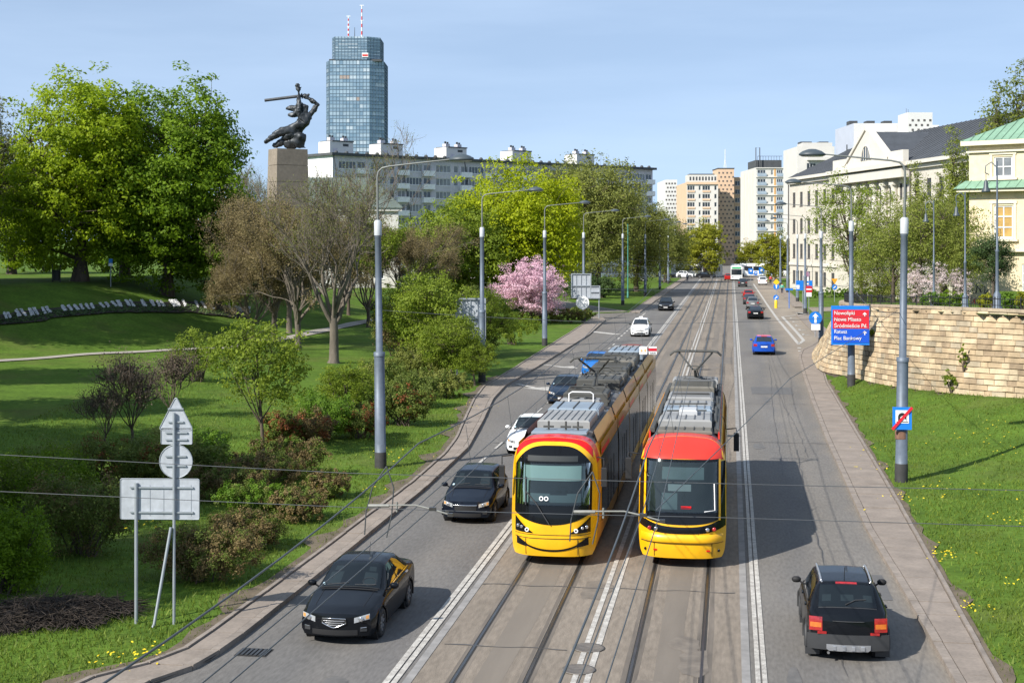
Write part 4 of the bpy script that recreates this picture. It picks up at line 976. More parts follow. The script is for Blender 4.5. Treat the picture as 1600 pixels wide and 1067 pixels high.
# --- grey apartment slab behind the park
m_grey = M('panel_grey', (.52, .50, .54), .9, .08, .35, scale2=3); m_light = M('panel_light', (.74, .73, .73), .9, .08, .5, scale2=3)
m_roofd = M('roof_dark', (.06, .065, .07), .85, .15, 1); m_wht = M('render_white', (.60, .59, .57), .85, .04, .4)
ang = math.atan2(54, 62.3)
ap = bld('apartment_block', (-34.2, 271.1), ang, 'long grey panel apartment block with white balconies behind the trees')
W, H, ST, PER = 88.3, 25.0, 2.67, 16.06
ow, osm, orb, oba = [], [], [], []
for k in range(9):
    zb = H - .75 - ST * k - 1.75
    for u in range(6):
        x = u * PER; ow.append((x + .8, x + 4.6, zb, zb + 1.5)); osm.append((x + 5.4, x + 6.6, zb, zb + 1.5))
        orb.append((x + 9.4, x + 13.4, zb, zb + 1.5)); oba += [(x + 7.3, x + 9.2, zb - .75, zb + 1.5), (x + 13.7, x + 15.6, zb - .75, zb + 1.5)]
ow, osm, orb, oba = [[(a - 8, b - 8, c, d) for a, b, c, d in q if 8.2 < a and b - 8 < W - .2] for q in (ow, osm, orb, oba)]
shell(ap, W, 12, H, ow + osm + orb + oba, [m_grey, m_roofd, m_light])
place_win(ap, ow, 4); place_win(ap, osm, 1); place_win(ap, orb, 5); place_win(ap, oba, 2, 1, sill=False, name='balcony_door')
bm = MB(); bm.box((1.35, -.75, .52), (2.9, .06, 1.04)); bm.box((1.35, -.5, .0), (2.9, .5, .1)); bm.box((.03, -.3, .48), (.06, .56, .96)); bm.box((2.67, -.3, .48), (.06, .56, .96)); bm.box((1.35, -.28, -.06), (2.76, .62, .12), 1); bm = bm.mesh('balcony', [m_light, m_grey])
sp_ = MB(); sp_.box((1.0, -.03, 1.0), (2.0, .05, 2.0)); 
for (a, b, c, d) in oba: part('balcony', bm, ap, (a - .4, 0, c - .05))
cn = MB(); cn.box((W / 2, 5.8, H + .25), (W + 1.2, 13.2, .5))
for x in np.arange(1, W, 2.4): cn.lathe([(.38, .5), (.38, .75), (.2, .95), (0, 1.0)], (x, .3, H), 8)
cn.build('roof_edge', m_roofd, ap)
for x in (1, 13, 29.5, 47.5, 66.5):
    pb = MB(); pb.box((2.9, 2.2, 1.25), (5.4, 4, 2.5), 0); pb.box((3.2, 2.2, 2.58), (5.0, 4.3, .22), 1)
    for dx in (1.6, 4.7): pb.box((dx, 2, 3.0), (1.1, 1.1, .7), 3); pb.lathe([(.2, 3.3), (.2, 3.7), (.3, 3.75), (0, 3.9)], (dx - .25, 2, 0), 8, 1); pb.lathe([(.2, 3.3), (.2, 3.6), (.3, 3.65), (0, 3.8)], (dx + .35, 2, 0), 8, 1)
    pb.quad((3.2, .18, 1.6), (4.5, .18, 1.6), (4.5, .18, 2.1), (3.2, .18, 2.1), 1)
    pb.quad((.6 + (x % 3) * .3, .18, .2), (1.6 + (x % 3) * .3, .18, .2), (1.6 + (x % 3) * .3, .18, 1.2), (.6 + (x % 3) * .3, .18, 1.2), 3); pb.build('roof_penthouse', [m_wht, m_roofd, m_light, m_grey], ap, (x, 2.5, H + .4))
dp = MB()
for u in range(6): dp.tube([(u * PER + 5.2, -.08, 0), (u * PER + .2, -.08, H)], .07, 5)
dp.build('drain_pipes', m_roofd, ap)

# --- glass office tower
m_tg = [M('tower_glass_%d' % i, c, .16, .10, .05, metal=.12, spec=.7) for i, c in enumerate([(.20, .29, .37), (.25, .345, .42), (.31, .40, .47), (.17, .26, .34), (.44, .51, .56), (.38, .30, .25)])]
m_tm = M('tower_mullion', (.115, .165, .215), .5, .1, 1, metal=.3)
tw = bld('glass_tower', (-67.7, 745), 0, 'tall blue glass office tower with two red and white masts', 'tower')
def glass_body(x0, x1, dep, ch, z0, z1, nfl, name, step):
    # plan with chamfered corners, local y away from the viewer
    plan = [(x0, ch * 1.3), (x0 + ch * .5, 0), (x1 - ch * 1.6, 0), (x1, ch * 1.1), (x1, dep), (x0, dep)]
    pn, ml = MB(), MB(); r = random.Random(5)
    fh = (z1 - z0) / nfl
    for (ax, ay), (bx, by) in zip(plan, plan[1:] + plan[:1]):
        L0 = math.hypot(bx - ax, by - ay); n = max(2, round(L0 / step)); dx, dy = (bx - ax) / n, (by - ay) / n; nx, ny = dy / math.hypot(dx, dy), -dx / math.hypot(dx, dy)
        for f in range(nfl):
            for s in range(2):                     # spandrel row, window row
                za = z0 + f * fh + (0 if s == 0 else fh * .45); zb = z0 + f * fh + (fh * .45 if s == 0 else fh)
                run = 0
                for i in range(n):
                    if run <= 0: run = r.choice([1, 1, 2, 3]); mi = r.choices([0, 3, 1], [5, 2, 2])[0] if s == 0 else r.choices([1, 2, 4, 0, 3, 5], [5, 5, 2, 1, 1.2, .12])[0]
                    run -= 1
                    j = [r.uniform(-.03, .03) for _ in range(2)]
                    pn.add([(ax + dx * i, ay + dy * i, za + .05), (ax + dx * (i + 1), ay + dy * (i + 1), za + .05), (ax + dx * (i + 1) + nx * j[0], ay + dy * (i + 1) + ny * j[0], zb - .05), (ax + dx * i + nx * j[1], ay + dy * i + ny * j[1], zb - .05)], [[0, 1, 2, 3]], mi)
                ml.box(((ax + bx) / 2 + nx * .06, (ay + by) / 2 + ny * .06, za), (L0, .16, .22), 0, math.atan2(by - ay, bx - ax))
        for i in range(n + 1): ml.box((ax + dx * i + nx * .06, ay + dy * i + ny * .06, (z0 + z1) / 2), (.16, .16, z1 - z0), 0, math.atan2(by - ay, bx - ax))
    o = pn.build(name + '_panes', m_tg, tw); o['kind'] = 'stuff'; o = ml.build(name + '_mullions', m_tm, tw); o['kind'] = 'stuff'
    b = MB(); b.prism([(x * 1 + (0.15 if x == x0 else -.15), y + .2) for x, y in plan], z0, z1 - .1); b.build(name + '_core', m_tm, tw)
S7 = 745 / F
glass_body(-30.2 * 1, 0.3, 26, 4.5, 0, zat(95, 745), 27, 'body', 1.75)
glass_body(-27.0, -1.8, 24, 4.0, zat(93.5, 745), zat(57.5, 745), 7, 'crown', 1.75)
b = MB(); b.box((-14.5, 12, zat(94.2, 745)), (27.5, 22, 1.2)); b.build('roof_gap', m_roofd, tw)
m_red = M('paint_red', (.55, .03, .025), .5, .08, 2); m_wp = M('paint_white', (.78, .78, .77), .5, .05, 2)
for x, y0, y1, lab in ((-18.9, 57.5, 22, 0), (-11.8, 57.5, 5, 0), (-15.6, 57.5, 40, 1)):
    b = MB(); z0, z1 = zat(y0, 745), zat(y1, 745); n = 9
    for i in range(n): b.tube([(x, 8, z0 + (z1 - z0) * i / n), (x, 8, z0 + (z1 - z0) * (i + 1) / n)], (.42 if not lab else .2) * (1 - .05 * i), 6, i % 2)
    if not lab: b.box((x, 8, z1), (2.2, .3, .3)); b.box((x, 8, z0 + (z1 - z0) * .55), (1.7, .3, .25))
    b.build('mast', [m_wp, m_red] if not lab else [m_roofd, m_roofd], tw)
b = MB(); b.box((-9.2, -.25, zat(86.5, 745)), (3.2, .2, 2.2), 0); b.box((-9.2, -.38, zat(87, 745)), (2.8, .08, 1.0), 1); b.build('sign_panel', [m_wp, m_red], tw)

# --- palace with green roof behind the monument, low white house
m_cop = M('copper_green', (.17, .29, .20), .7, .12, .6, scale2=3); m_slate = M('slate_roof', (.055, .06, .068), .7, .15, .5, scale2=4)
m_stucco = M('stucco_white', (.55, .53, .49), .9, .06, .5, scale2=3)
pal = bld('palace', (-36.5, 206), .12, 'pale palace with grey-green copper roof half hidden behind the monument')
W, H = 20, zat(312, 200) - 1
ops = [(1.2 + 3.1 * i, 2.4 + 3.1 * i, z, z + 2.4) for i in range(6) for z in (3.2, 8.0, 12.2)]
ops = [o for o in ops if o[3] < H - .3]
shell(pal, W, 12, H, ops, [m_stucco, m_slate]); place_win(pal, ops, 2, 2, gl_=m_pane)
rf = MB(); z2 = zat(272, 200); rf.add([(-.6, -.6, H), (W + .6, -.6, H), (W + .6, 12.6, H), (-.6, 12.6, H), (4, 5, z2), (W - 4, 5, z2), (W - 4, 7, z2), (4, 7, z2)], [[0, 1, 5, 4], [1, 2, 6, 5], [2, 3, 7, 6], [3, 0, 4, 7], [4, 5, 6, 7]])
for i in range(22): t = i / 21; a = Vector((-.6 + (W + 1.2) * t, -.62, H + .05)); c = Vector((4 + (W - 8) * t, 4.98, z2 + .05)); rf.tube([a, c], .06, 4)
rf.build('roof', M('copper_grey', (.10, .125, .11), .75, .12, .6, scale2=3), pal)
b = MB(); b.box((W / 2, -.15, H - .2), (W + 1, .5, .5)); b.build('cornice', m_stucco, pal)
lh = bld('low_house', (-14.6, 205), .1, 'low white house with dark windows behind the leafless tree', 'house')
ops = [(.9 + 2.6 * i, 2.0 + 2.6 * i, 4.2, 6.0) for i in range(4)] + [(.9 + 2.6 * i, 2.0 + 2.6 * i, 7.0 - .4, 8.2) for i in range(4)]
shell(lh, 11.5, 8, 9.2, ops, [m_stucco, m_slate]); place_win(lh, ops, 2, 2, m_framed, m_pane)
b = MB(); b.add([(-.4, -.4, 9.2), (11.9, -.4, 9.2), (11.9, 8.4, 9.2), (-.4, 8.4, 9.2), (-.4, 4, 11.6), (11.9, 4, 11.6)], [[0, 1, 5, 4], [2, 3, 4, 5], [1, 2, 5], [3, 0, 4]]); b.build('roof', m_slate, lh)

# --- court building
m_court = M('limestone', (.53, .49, .42), .9, .07, .4, scale2=2.5, bump=.15); m_court2 = M('limestone_trim', (.57, .535, .47), .9, .05, .6)
A, B_ = (50.0, 256.0), (58.0, 180.0)
court = bld('court_building', A, math.atan2(B_[1] - A[1], B_[0] - A[0]), 'long pale classical building with dark roof and pediment, right of the road')
W, H = 76.4, 19.4
rows = [(14.8, 17.3), (10.1, 12.6), (5.7, 8.2), (1.2, 3.5)]
ops = []
for x in np.arange(1.7, 25, 4.2):
    for a, c in rows: ops.append((x, x + 1.6, a, c))
for x in np.arange(58.2, 75, 4.2):
    for a, c in rows: ops.append((x, x + 1.6, a, c))
tall = [(x, x + 1.9, 8.8, 16.6) for x in np.arange(33.0, 51, 3.9)] + [(x, x + 1.9, 4.2, 7.6) for x in np.arange(33.0, 51, 3.9)] + [(x, x + 1.1, 14.6, 17.0) for x in (28, 29.8, 52.6, 54.4)]
shell(court, W, 22, H, ops + tall, [m_court, m_slate])
place_win(court, ops, 2, 3, m_framed, m_pane); place_win(court, tall, 2, 4, m_framed, m_pane, sill=False)
b = MB(); b.box((W / 2, -.35, H + .25), (W + 1.4, 1.3, .5)); b.box((W / 2, -.2, H - .35), (W + .8, .5, .5)); b.box((W / 2, -.1, 9.3 - .4), (W, .22, .35) if False else (.01, .01, .01)); b.box((13, -.1, 4.6), (25.6, .25, .35)); b.box((66.5, -.1, 4.6), (19, .25, .35))
b.build('cornice', m_court2, court)
col = MB(); col.box((0, 0, .25), (1.5, 1.0, .5)); col.lathe([(.58, .5), (.56, 1.0), (.54, 5), (.47, 8.4), (.50, 8.5), (.62, 8.9)], n=14); col.box((0, 0, 9.1), (1.6, 1.1, .4)); col = col.mesh('column', m_court2)
for x in np.arange(32.0, 52, 3.9): part('column', col, court, (x, -.35, 7.9))
pd = MB(); pd.box((41.5, -.7, 18.4), (31, 1.5, 1.3), 0); pd.box((41.5, -.75, 19.6), (32, 2.2, .6), 0); pd.box((29.8, -.6, 20.7), (6.6, .8, 1.8), 0); pd.box((53.2, -.6, 20.7), (6.6, .8, 1.8), 0)
pd.box((41.5, -.75, 7.6), (24, 1.6, .5), 0)
pd.add([(32.8, -.9, 19.9), (50.2, -.9, 19.9), (50.2, -.9, 20.6), (41.5, -.9, 25.4), (32.8, -.9, 20.6)], [[0, 1, 2, 3, 4]], 0)
for a, c in (((32.2, 20.4), (41.5, 25.5)), ((41.5, 25.5), (50.8, 20.4))):
    pd.add([(a[0], -1.15, a[1]), (c[0], -1.15, c[1]), (c[0], -1.15, c[1] + .5), (a[0], -1.15, a[1] + .5), (a[0], 0, a[1]), (c[0], 0, c[1]), (c[0], 0, c[1] + .5), (a[0], 0, a[1] + .5)], [[0, 1, 2, 3], [0, 4, 5, 1], [3, 2, 6, 7], [4, 7, 6, 5]], 0)
pd.build('pediment', m_court2, court)
hw = MB(); ring = [(41.5 + 2.0 * math.cos(t), 20.9 + 2.2 * math.sin(t)) for t in np.linspace(0, math.pi, 13)]
hw.add([(x, -.94, z) for x, z in ring], [list(range(13))], 1)
hw.tube([(x, -.95, z) for x, z in ring] + [(43.5, -.95, 20.9), (39.5, -.95, 20.9)][1:], .13, 5, 0); hw.tube([(41.5, -.96, 20.9), (41.5, -.96, 23.1)], .07, 4, 0); hw.tube([(40.5, -.96, 20.9), (40.5, -.96, 22.8)], .06, 4, 0); hw.tube([(42.5, -.96, 20.9), (42.5, -.96, 22.8)], .06, 4, 0)
hw.build('lunette_window', [m_court2, m_pane], court)
rf = MB(); zr = 26.2; rf.add([(-.5, -.5, H + .5), (W + .5, -.5, H + .5), (W + .5, 22.5, H + .5), (-.5, 22.5, H + .5), (10, 11, zr), (W + .5, 11, zr)], [[0, 1, 5, 4], [2, 3, 4, 5], [3, 0, 4], [1, 2, 5]])
rf.add([(31, -.6, 20.5), (52, -.6, 20.5), (41.5, -.6, 25.2), (31, 9, 20.5), (52, 9, 20.5), (41.5, 10, 25.2)], [[0, 2, 5, 3], [1, 4, 5, 2]])
rf.add([(56, 6, 21), (W + .5, 6, 21), (W + .5, 6, 23.4), (58, 6, 23.4), (56, 16, 21), (W + .5, 16, 21), (W + .5, 16, 23.4), (58, 16, 23.4)], [[0, 1, 2, 3], [3, 2, 6, 7], [0, 3, 7, 4]])
for i in range(46): x = 1 + i * 1.65; rf.tube([(x, -.45, H + .56), (max(x, 10 - (10.5 - x) * 0), 10.9, zr + .02)] if x >= 10 else [(x, -.45, H + .56), (x, -.5 + 11.5 * (x + .5) / 10.5, H + .5 + (zr - H - .5) * (x + .5) / 10.5 + .04)], .05, 4)
rf.build('roof', m_slate, court)
gu = MB(); gu.tube([(-.15, -.2, 0), (-.15, -.2, H)], .12, 5); gu.tube([(57, -.2, 0), (57, -.2, H)], .15, 5); gu.build('drain_pipes', m_framed, court)

# --- cream building with green copper roof
m_cream = M('stucco_cream', (.64, .54, .36), .9, .05, .4, scale2=2, bump=.1); m_creamt = M('stucco_cream_trim', (.64, .58, .44), .9, .05, .6)
m_amber = M('pane_blind', (.42, .27, .09), .35, .15, 1.5)
cr = bld('cream_building', (36.0, 112.0), math.atan2(-.66, .75), 'cream stucco building with green copper roof at the right picture edge', z=3.2)
W = 15; z = lambda y, d=111: zat(y, d) - 3.2
ops_t = [(2.0 + 3.4 * i, 3.45 + 3.4 * i, z(277), z(246)) for i in range(4)]; ops_m = [(2.0 + 3.4 * i, 3.5 + 3.4 * i, z(372), z(322)) for i in range(4)]; ops_b = [(4.2 + 3.4 * i, 5.7 + 3.4 * i, z(455), z(412)) for i in range(3)]
H = z(222); shell(cr, W, 12, H, ops_t + ops_m + ops_b, [m_cream, m_cop])
place_win(cr, ops_t, 2, 2, m_frame, m_pane2); place_win(cr, ops_m, 2, 3, m_frame, m_amber); place_win(cr, ops_b, 2, 3, m_frame, m_pane2)
tr_ = MB()
for ops in (ops_t, ops_m):
    for a, c, zb, zt in ops:
        for q in ((a - .28, a - .1, zb - .1, zt + .35), (c + .1, c + .28, zb - .1, zt + .35)): tr_.box(((q[0] + q[1]) / 2, -.04, (q[2] + q[3]) / 2), (q[1] - q[0], .08, q[3] - q[2]))
        tr_.box(((a + c) / 2, -.05, zt + .27), (c - a + .7, .1, .2)); tr_.box(((a + c) / 2, -.12, zb - .18), (c - a + .9, .26, .16))
tr_.build('window_surrounds', m_creamt, cr)
b = MB(); b.box((W / 2, -.15, H - .1), (W + .9, .9, .35)); b.box((W / 2, -.08, H - .75), (W + .3, .3, .14)); b.box((W / 2, -.3, z(297)), (W + 1.4, 1.0, .3)); b.box((W / 2, -.16, z(391)), (W + .8, .6, .22)); b.build('cornice', m_creamt, cr)
lr = MB(); lr.add([(-.9, -1.0, z(295)), (W + .9, -1.0, z(295)), (W + .9, -.02, z(282)), (-.3, -.02, z(282))], [[0, 1, 2, 3]])
for i in range(20): x = -.7 + i * .8; lr.tube([(x, -.98, z(295) + .03), (x + .1, -.02, z(282) + .03)], .03, 4)
lr.add([(-.55, -.6, H + .08), (W + .6, -.6, H + .08), (W + .6, 12.5, H + .08), (-.55, 12.5, H + .08), (5.5, 5.6, H + 3.2), (W + .6, 5.6, H + 3.2)], [[0, 1, 5, 4], [2, 3, 4, 5], [3, 0, 4]])
for i in range(26):
    x = -.3 + i * .62; lr.tube([(x, -.58, H + .12), (x if x > 5.5 else x, 5.6 if x > 5.5 else -.6 + 6.2 * (x + .55) / 6.05, H + 3.24 if x > 5.5 else H + .12 + 3.12 * (x + .55) / 6.05)], .03, 4)
lr.build('copper_roof', m_cop, cr)
# graffiti strokes on the plinth
gf = MB(); r_ = random.Random(4)
def stroke(x, zc, s, m, n=14, jx=.18):
    P = []; a = r_.uniform(0, 6)
    for i in range(n): P.append((x + i * jx * s + .22 * s * math.sin(i * 1.9 + a), -.015, zc + .55 * s * math.sin(i * 1.35 + a) + .1 * r_.uniform(-1, 1)))
    gf.tube(P, .035, 4, m, smooth=False)
stroke(.2, z(452), .55, 0); stroke(.3, z(472), .45, 1); stroke(.25, z(476), .35, 1); stroke(2.2, z(462), .9, 0, 16); stroke(2.4, z(470), .8, 0, 12); stroke(5.0, z(456), .5, 0, 6)
gf.build('graffiti', [M('spray_black', (.05, .05, .07), .8, 0), M('spray_red', (.55, .10, .09), .8, 0)], cr)

# --- tower blocks at the end of the street
def block(name, pl, ps, pr, d, ytop, label, mats, floors, fh, cols, zoff=1.0, balc=None, D=None):
    """pl: back-left edge px, ps: front-left corner px, pr: right px; cols: (x0 frac, x1 frac, panes)"""
    cx0, cx1 = (ps - 800) / F * d, (pr - 800) / F * d
    D = D or d * ((ps - 800) / (pl - 800) - 1); root = bld(name, (cx0, d), 0, label); W = cx1 - cx0; H = zat(ytop, d)
    ops = []; pn = []
    for f in range(floors):
        zb = H - zoff - fh * f - fh * .62
        if zb < .5: break
        for a, c, n in cols: ops.append((a * W, c * W, zb, zb + fh * .56)); pn.append(n)
    shell(root, W, D, H, ops, mats)
    for o, n in zip(ops, pn): place_win(root, [o], n, 1, m_frame, None, False)
    return root, W, D, H, ops
m_peach = M('render_peach', (.60, .42, .28), .9, .05, .3); m_white2 = M('render_offwhite', (.56, .54, .50), .9, .05, .3); m_or = M('render_orange', (.62, .33, .10), .9, .05, .3)
pb, W, D, H, ops = block('tower_block', 1057, 1073, 1122, 480, 285, 'peach and white tower block with windows behind the yellow-green tree', [m_white2, m_roofd, m_peach], 9, 2.79, [(.02, .26, 3), (.38, .45, 1), (.5, .75, 3), (.88, .96, 1)])
b = MB(); b.box((W / 2, -.2, H - .3), (W + .3, .5, .8), 0); b.box((W * .5, 4, H + 1.3), (W * .92, 7, 2.4), 1); b.box((W * .5, 4, H + 2.7), (W * .8, 6, .4), 2)
for i in range(9): b.quad((1 + i * 1.05, .48, H + .6), (1.6 + i * 1.05, .48, H + .6), (1.6 + i * 1.05, .48, H + 1.9), (1 + i * 1.05, .48, H + 1.9), 2)
for k in range(9):
    zb = H - 1 - 2.79 * k - 2.79 * .62
    for a, c in ((.02, .26), (.5, .75)): b.box(((a + c) / 2 * W, -.12, zb - .32), ((c - a) * W, .2, .6), 0)
b.build('parapets', [m_peach, m_white2, m_roofd], pb)
def dotted(root, W, H, z0, nx, dz, sz, name='perforations'):
    b = MB(); k = 0; zz = H - 1.4
    while zz > z0:
        for i in range(nx):
            x = (i + .5 + (.25 if k % 2 else -.25)) * W / nx
            b.box((x, -.0, zz), (sz, .12, sz))
        zz -= dz; k += 1
    o = b.build(name, m_framed, root); o['kind'] = 'stuff'
dt, W, D, H, ops = block('perforated_tower', 1113.5, 1122, 1147, 492, 264, 'tall peach stair tower dotted with small square openings', [m_peach, m_roofd, m_peach], 0, 3, [])
dotted(dt, W, H, 2, 4, 1.42, .55)
b = MB(); b.box((W / 2, D / 2, H + .15), (W + .3, D + .3, .3)); b.build('roof_edge', m_roofd, dt)
b = MB(); b.tube([(W * .55, 4, H), (W * .55, 4, H + 7)], .12, 5); b.tube([(W * .55 - .6, 4, H), (W * .55, 4, H + 4)], .06, 4); b.tube([(W * .55 + .6, 4, H), (W * .55, 4, H + 4)], .06, 4); b.build('lattice_mast', m_light, dt)
block('tower_block', 1146, 1147.5, 1157, 500, 277, 'narrow peach block strip with one column of windows', [m_peach, m_roofd, m_peach], 12, 2.95, [(.08, .9, 2)], 1.2, D=14)
wb, W, D, H, ops = block('tower_block', 1157, 1181, 1224, 440, 262, 'white tower block with orange strip and dark penthouse', [m_white2, m_roofd, m_white2], 11, 2.78, [(.06, .36, 3), (.55, .63, 1), (.76, .98, 3)], .6)
b = MB(); b.box((W * .5, 9, H + 1.2), (W * .96, 14, 2.4), 1); b.box((.69 * W, -.06, H / 2), (.05 * W, .1, H - .6), 0)
for k in range(12): b.box((W * .5, -.15, H - .15 - 2.78 * k), (W, .35, .3), 2)
for k in range(11):
    zb = H - .6 - 2.78 * k - 2.78 * .62
    for a, c in ((.06, .36), (.76, .98)): b.box(((a + c) / 2 * W, -.45, zb + .1), ((c - a) * W + .3, .06, 1.0), 3)
b.tube([(.02 * W, 1, H), (.02 * W, 1, H + 6.2), (.16 * W, 1, H + 6.2), (.16 * W, 1, H)], .16, 5, 1)
for x in np.arange(.1, 1, .1): b.tube([(x * W, 1.9, H + 2.4), (x * W, 1.9, H + 3.6)], .05, 4, 1)
b.tube([(.1 * W, 1.9, H + 3.6), (W, 1.9, H + 3.6)], .06, 4, 1)
for y in (5, 10.5, 16, 21.5): b.box((-.04, y, H / 2 + 2), (.08, 1.2, H - 6), 4)
b.build('fittings', [m_or, m_roofd, m_white2, M('balcony_glass', (.30, .36, .42), .2, .1, 1), M('render_pink', (.66, .52, .44), .9, .05, .3)], wb)
wf, W, D, H, ops = block('tower_block', 1224, 1246, 1304, 372, 229, 'white block with stepped top behind the court building', [m_white2, m_roofd, m_white2], 9, 3.0, [(.25, .5, 3), (.62, .8, 2)], 4.2)
b = MB(); b.box((W * .55, 4, H + .5), (W * .8, 7, 1.0), 0); b.box((W * .3, 5, H + 1.2), (W * .3, 4, .5), 1); b.box((W * .78, 5, H + 1.2), (W * .25, 4, .5), 1); b.box((W * .62, -.5, H - 3.2), (W * .74, 1.0, .9), 0); b.build('stepped_top', [m_white2, m_roofd], wf)
wd, W, D, H, ops = block('perforated_tower', 1027, 1040, 1058, 525, 281, 'white block dotted with small dark squares, far left of the peach block', [m_wht, m_roofd, m_wht], 0, 3, [])
dotted(wd, W, H, 3, 4, 1.5, .6)
# white complex above the court roof
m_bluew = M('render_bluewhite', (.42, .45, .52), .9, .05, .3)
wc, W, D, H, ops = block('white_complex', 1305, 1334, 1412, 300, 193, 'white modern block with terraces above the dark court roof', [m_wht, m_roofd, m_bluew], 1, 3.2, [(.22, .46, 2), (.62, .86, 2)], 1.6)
b = MB(); b.box((W * .62, -3, H - 5.4), (W * 1.05, 6, 4.2), 0); b.box((W * .62, -3, H - 3.2), (W * 1.08, 6.2, .25), 1)
for x in (.1, .45, .8): b.box((x * W, 6, H + .5), (W * .16, 3, .8), 1)
for y, zz_ in ((6, 5), (12, 7), (8, 10)): b.box((-.03, y, H - zz_), (.1, .8, 1.8), 1)
b.build('terraces', [m_wht, m_roofd], wc)
wt, W, D, H, ops = block('perforated_tower', 1403, 1418, 1457, 292, 176, 'white cube tower with dark square holes above the court roof', [m_wht, m_roofd, m_wht], 0, 3, [])
b = MB()
for j, n in enumerate((0, 1, 0)):
    for i in range(4): b.box(((.14 + .235 * i + (-.1 if n else 0) + .06) * W, 0, H - 1.6 - j * .98), (.42, .14, .42))
b.build('perforations', m_framed, wt)['kind'] = 'stuff'
b = MB(); b.tube([(.0, 1, H), (.0, 1, H + .9)], .04, 4); b.tube([(.4, 1, H), (.4, 1, H + .7)], .04, 4); b.build('aerials', m_framed, wt)
wr, W, D, H, ops = block('white_complex', 1450, 1458, 1545, 305, 199, 'low white roof storey right of the cube tower', [m_wht, m_roofd, m_wht], 0, 3, [])
b = MB()
for x in (.1, .35, .6, .8): b.box((x * W, 4, H + .3), (W * .14, 3, .7))
b.build('roof_vents', m_light, wr)
# ------------------------------------------------------------------ cars
m_tyre = M('tyre_rubber', (.02, .02, .021), .85, .15, 6); m_rim = M('alloy_rim', (.42, .43, .45), .35, .1, 4, metal=.7)
m_plas = M('black_plastic', (.028, .029, .031), .6, .1, 4); m_chrome = M('chrome_trim', (.70, .70, .71), .12, .05, 4, metal=.95)
m_inter = M('car_interior', (.020, .022, .026), .7, .3, 1.2); m_seat = M('car_seat', (.10, .105, .11), .9, .1, 3)
m_glass = glassmat('car_glass', (.36, .44, .46), .12); m_glassd = M('car_glass_dark', (.012, .018, .024), .04, .3, .8, spec=.9, coat=.5)
m_lamp = M('headlamp_glass', (.40, .42, .44), .12, .2, 9, spec=.9, metal=.3); m_tail = M('tail_lamp', (.30, .010, .010), .18, .25, 14, spec=.8, coat=.6); m_ambr = M('amber_lamp', (.50, .13, .02), .2, .2, 10, spec=.8)
m_intake = M('dark_intake', (.007, .007, .008), .7, .1, 4)
m_plate = M('number_plate', (.62, .62, .60), .5, .25, 30); m_seam = M('panel_seam', (.008, .008, .009), .8, 0)
m_sticker = M('windscreen_sticker', (.45, .62, .68), .5, .1, 9)
def paint(name, c, metal=.35): return M('paint_' + name, c, .4, .05, .8, coat=.45, metal=metal * .6, spec=.06)
def cr(P, n):
    """Catmull-Rom through the points"""
    P = np.array(P, float); Q = np.concatenate([[2 * P[0] - P[1]], P, [2 * P[-1] - P[-2]]]); out = []
    for i in range(1, len(Q) - 2):
        for t in np.linspace(0, 1, n, endpoint=False):
            a, b, c, d = Q[i - 1], Q[i], Q[i + 1], Q[i + 2]
            out.append(.5 * (2 * b + (c - a) * t + (2 * a - 5 * b + 4 * c - d) * t * t + (3 * b - a - 3 * c + d) * t ** 3))
    out.append(P[-1]); return np.array(out)
CARS = {
 # cowl: windscreen foot y, wtop: roof start, rend: roof end, rglass: rear glass foot
 'sedan': dict(L=4.66, W=1.78, H=1.45, hood=(.72, .95), cowl=1.32, wtop=2.12, rend=3.25, rg=4.02, deck=1.05, tail=.98, wheels=(.92, 3.62), wr=.325),
 'hatch': dict(L=4.02, W=1.68, H=1.49, hood=(.74, .98), cowl=1.08, wtop=1.74, rend=3.45, rg=3.90, deck=1.00, tail=.95, wheels=(.82, 3.28), wr=.31),
 'sport': dict(L=4.37, W=1.79, H=1.44, hood=(.76, .97), cowl=1.22, wtop=1.98, rend=3.45, rg=4.18, deck=1.06, tail=1.0, wheels=(.92, 3.55), wr=.33),
 'suv': dict(L=4.15, W=1.77, H=1.62, hood=(.84, 1.06), cowl=1.10, wtop=1.76, rend=3.55, rg=4.02, deck=1.07, tail=1.02, wheels=(.84, 3.36), wr=.345),
}
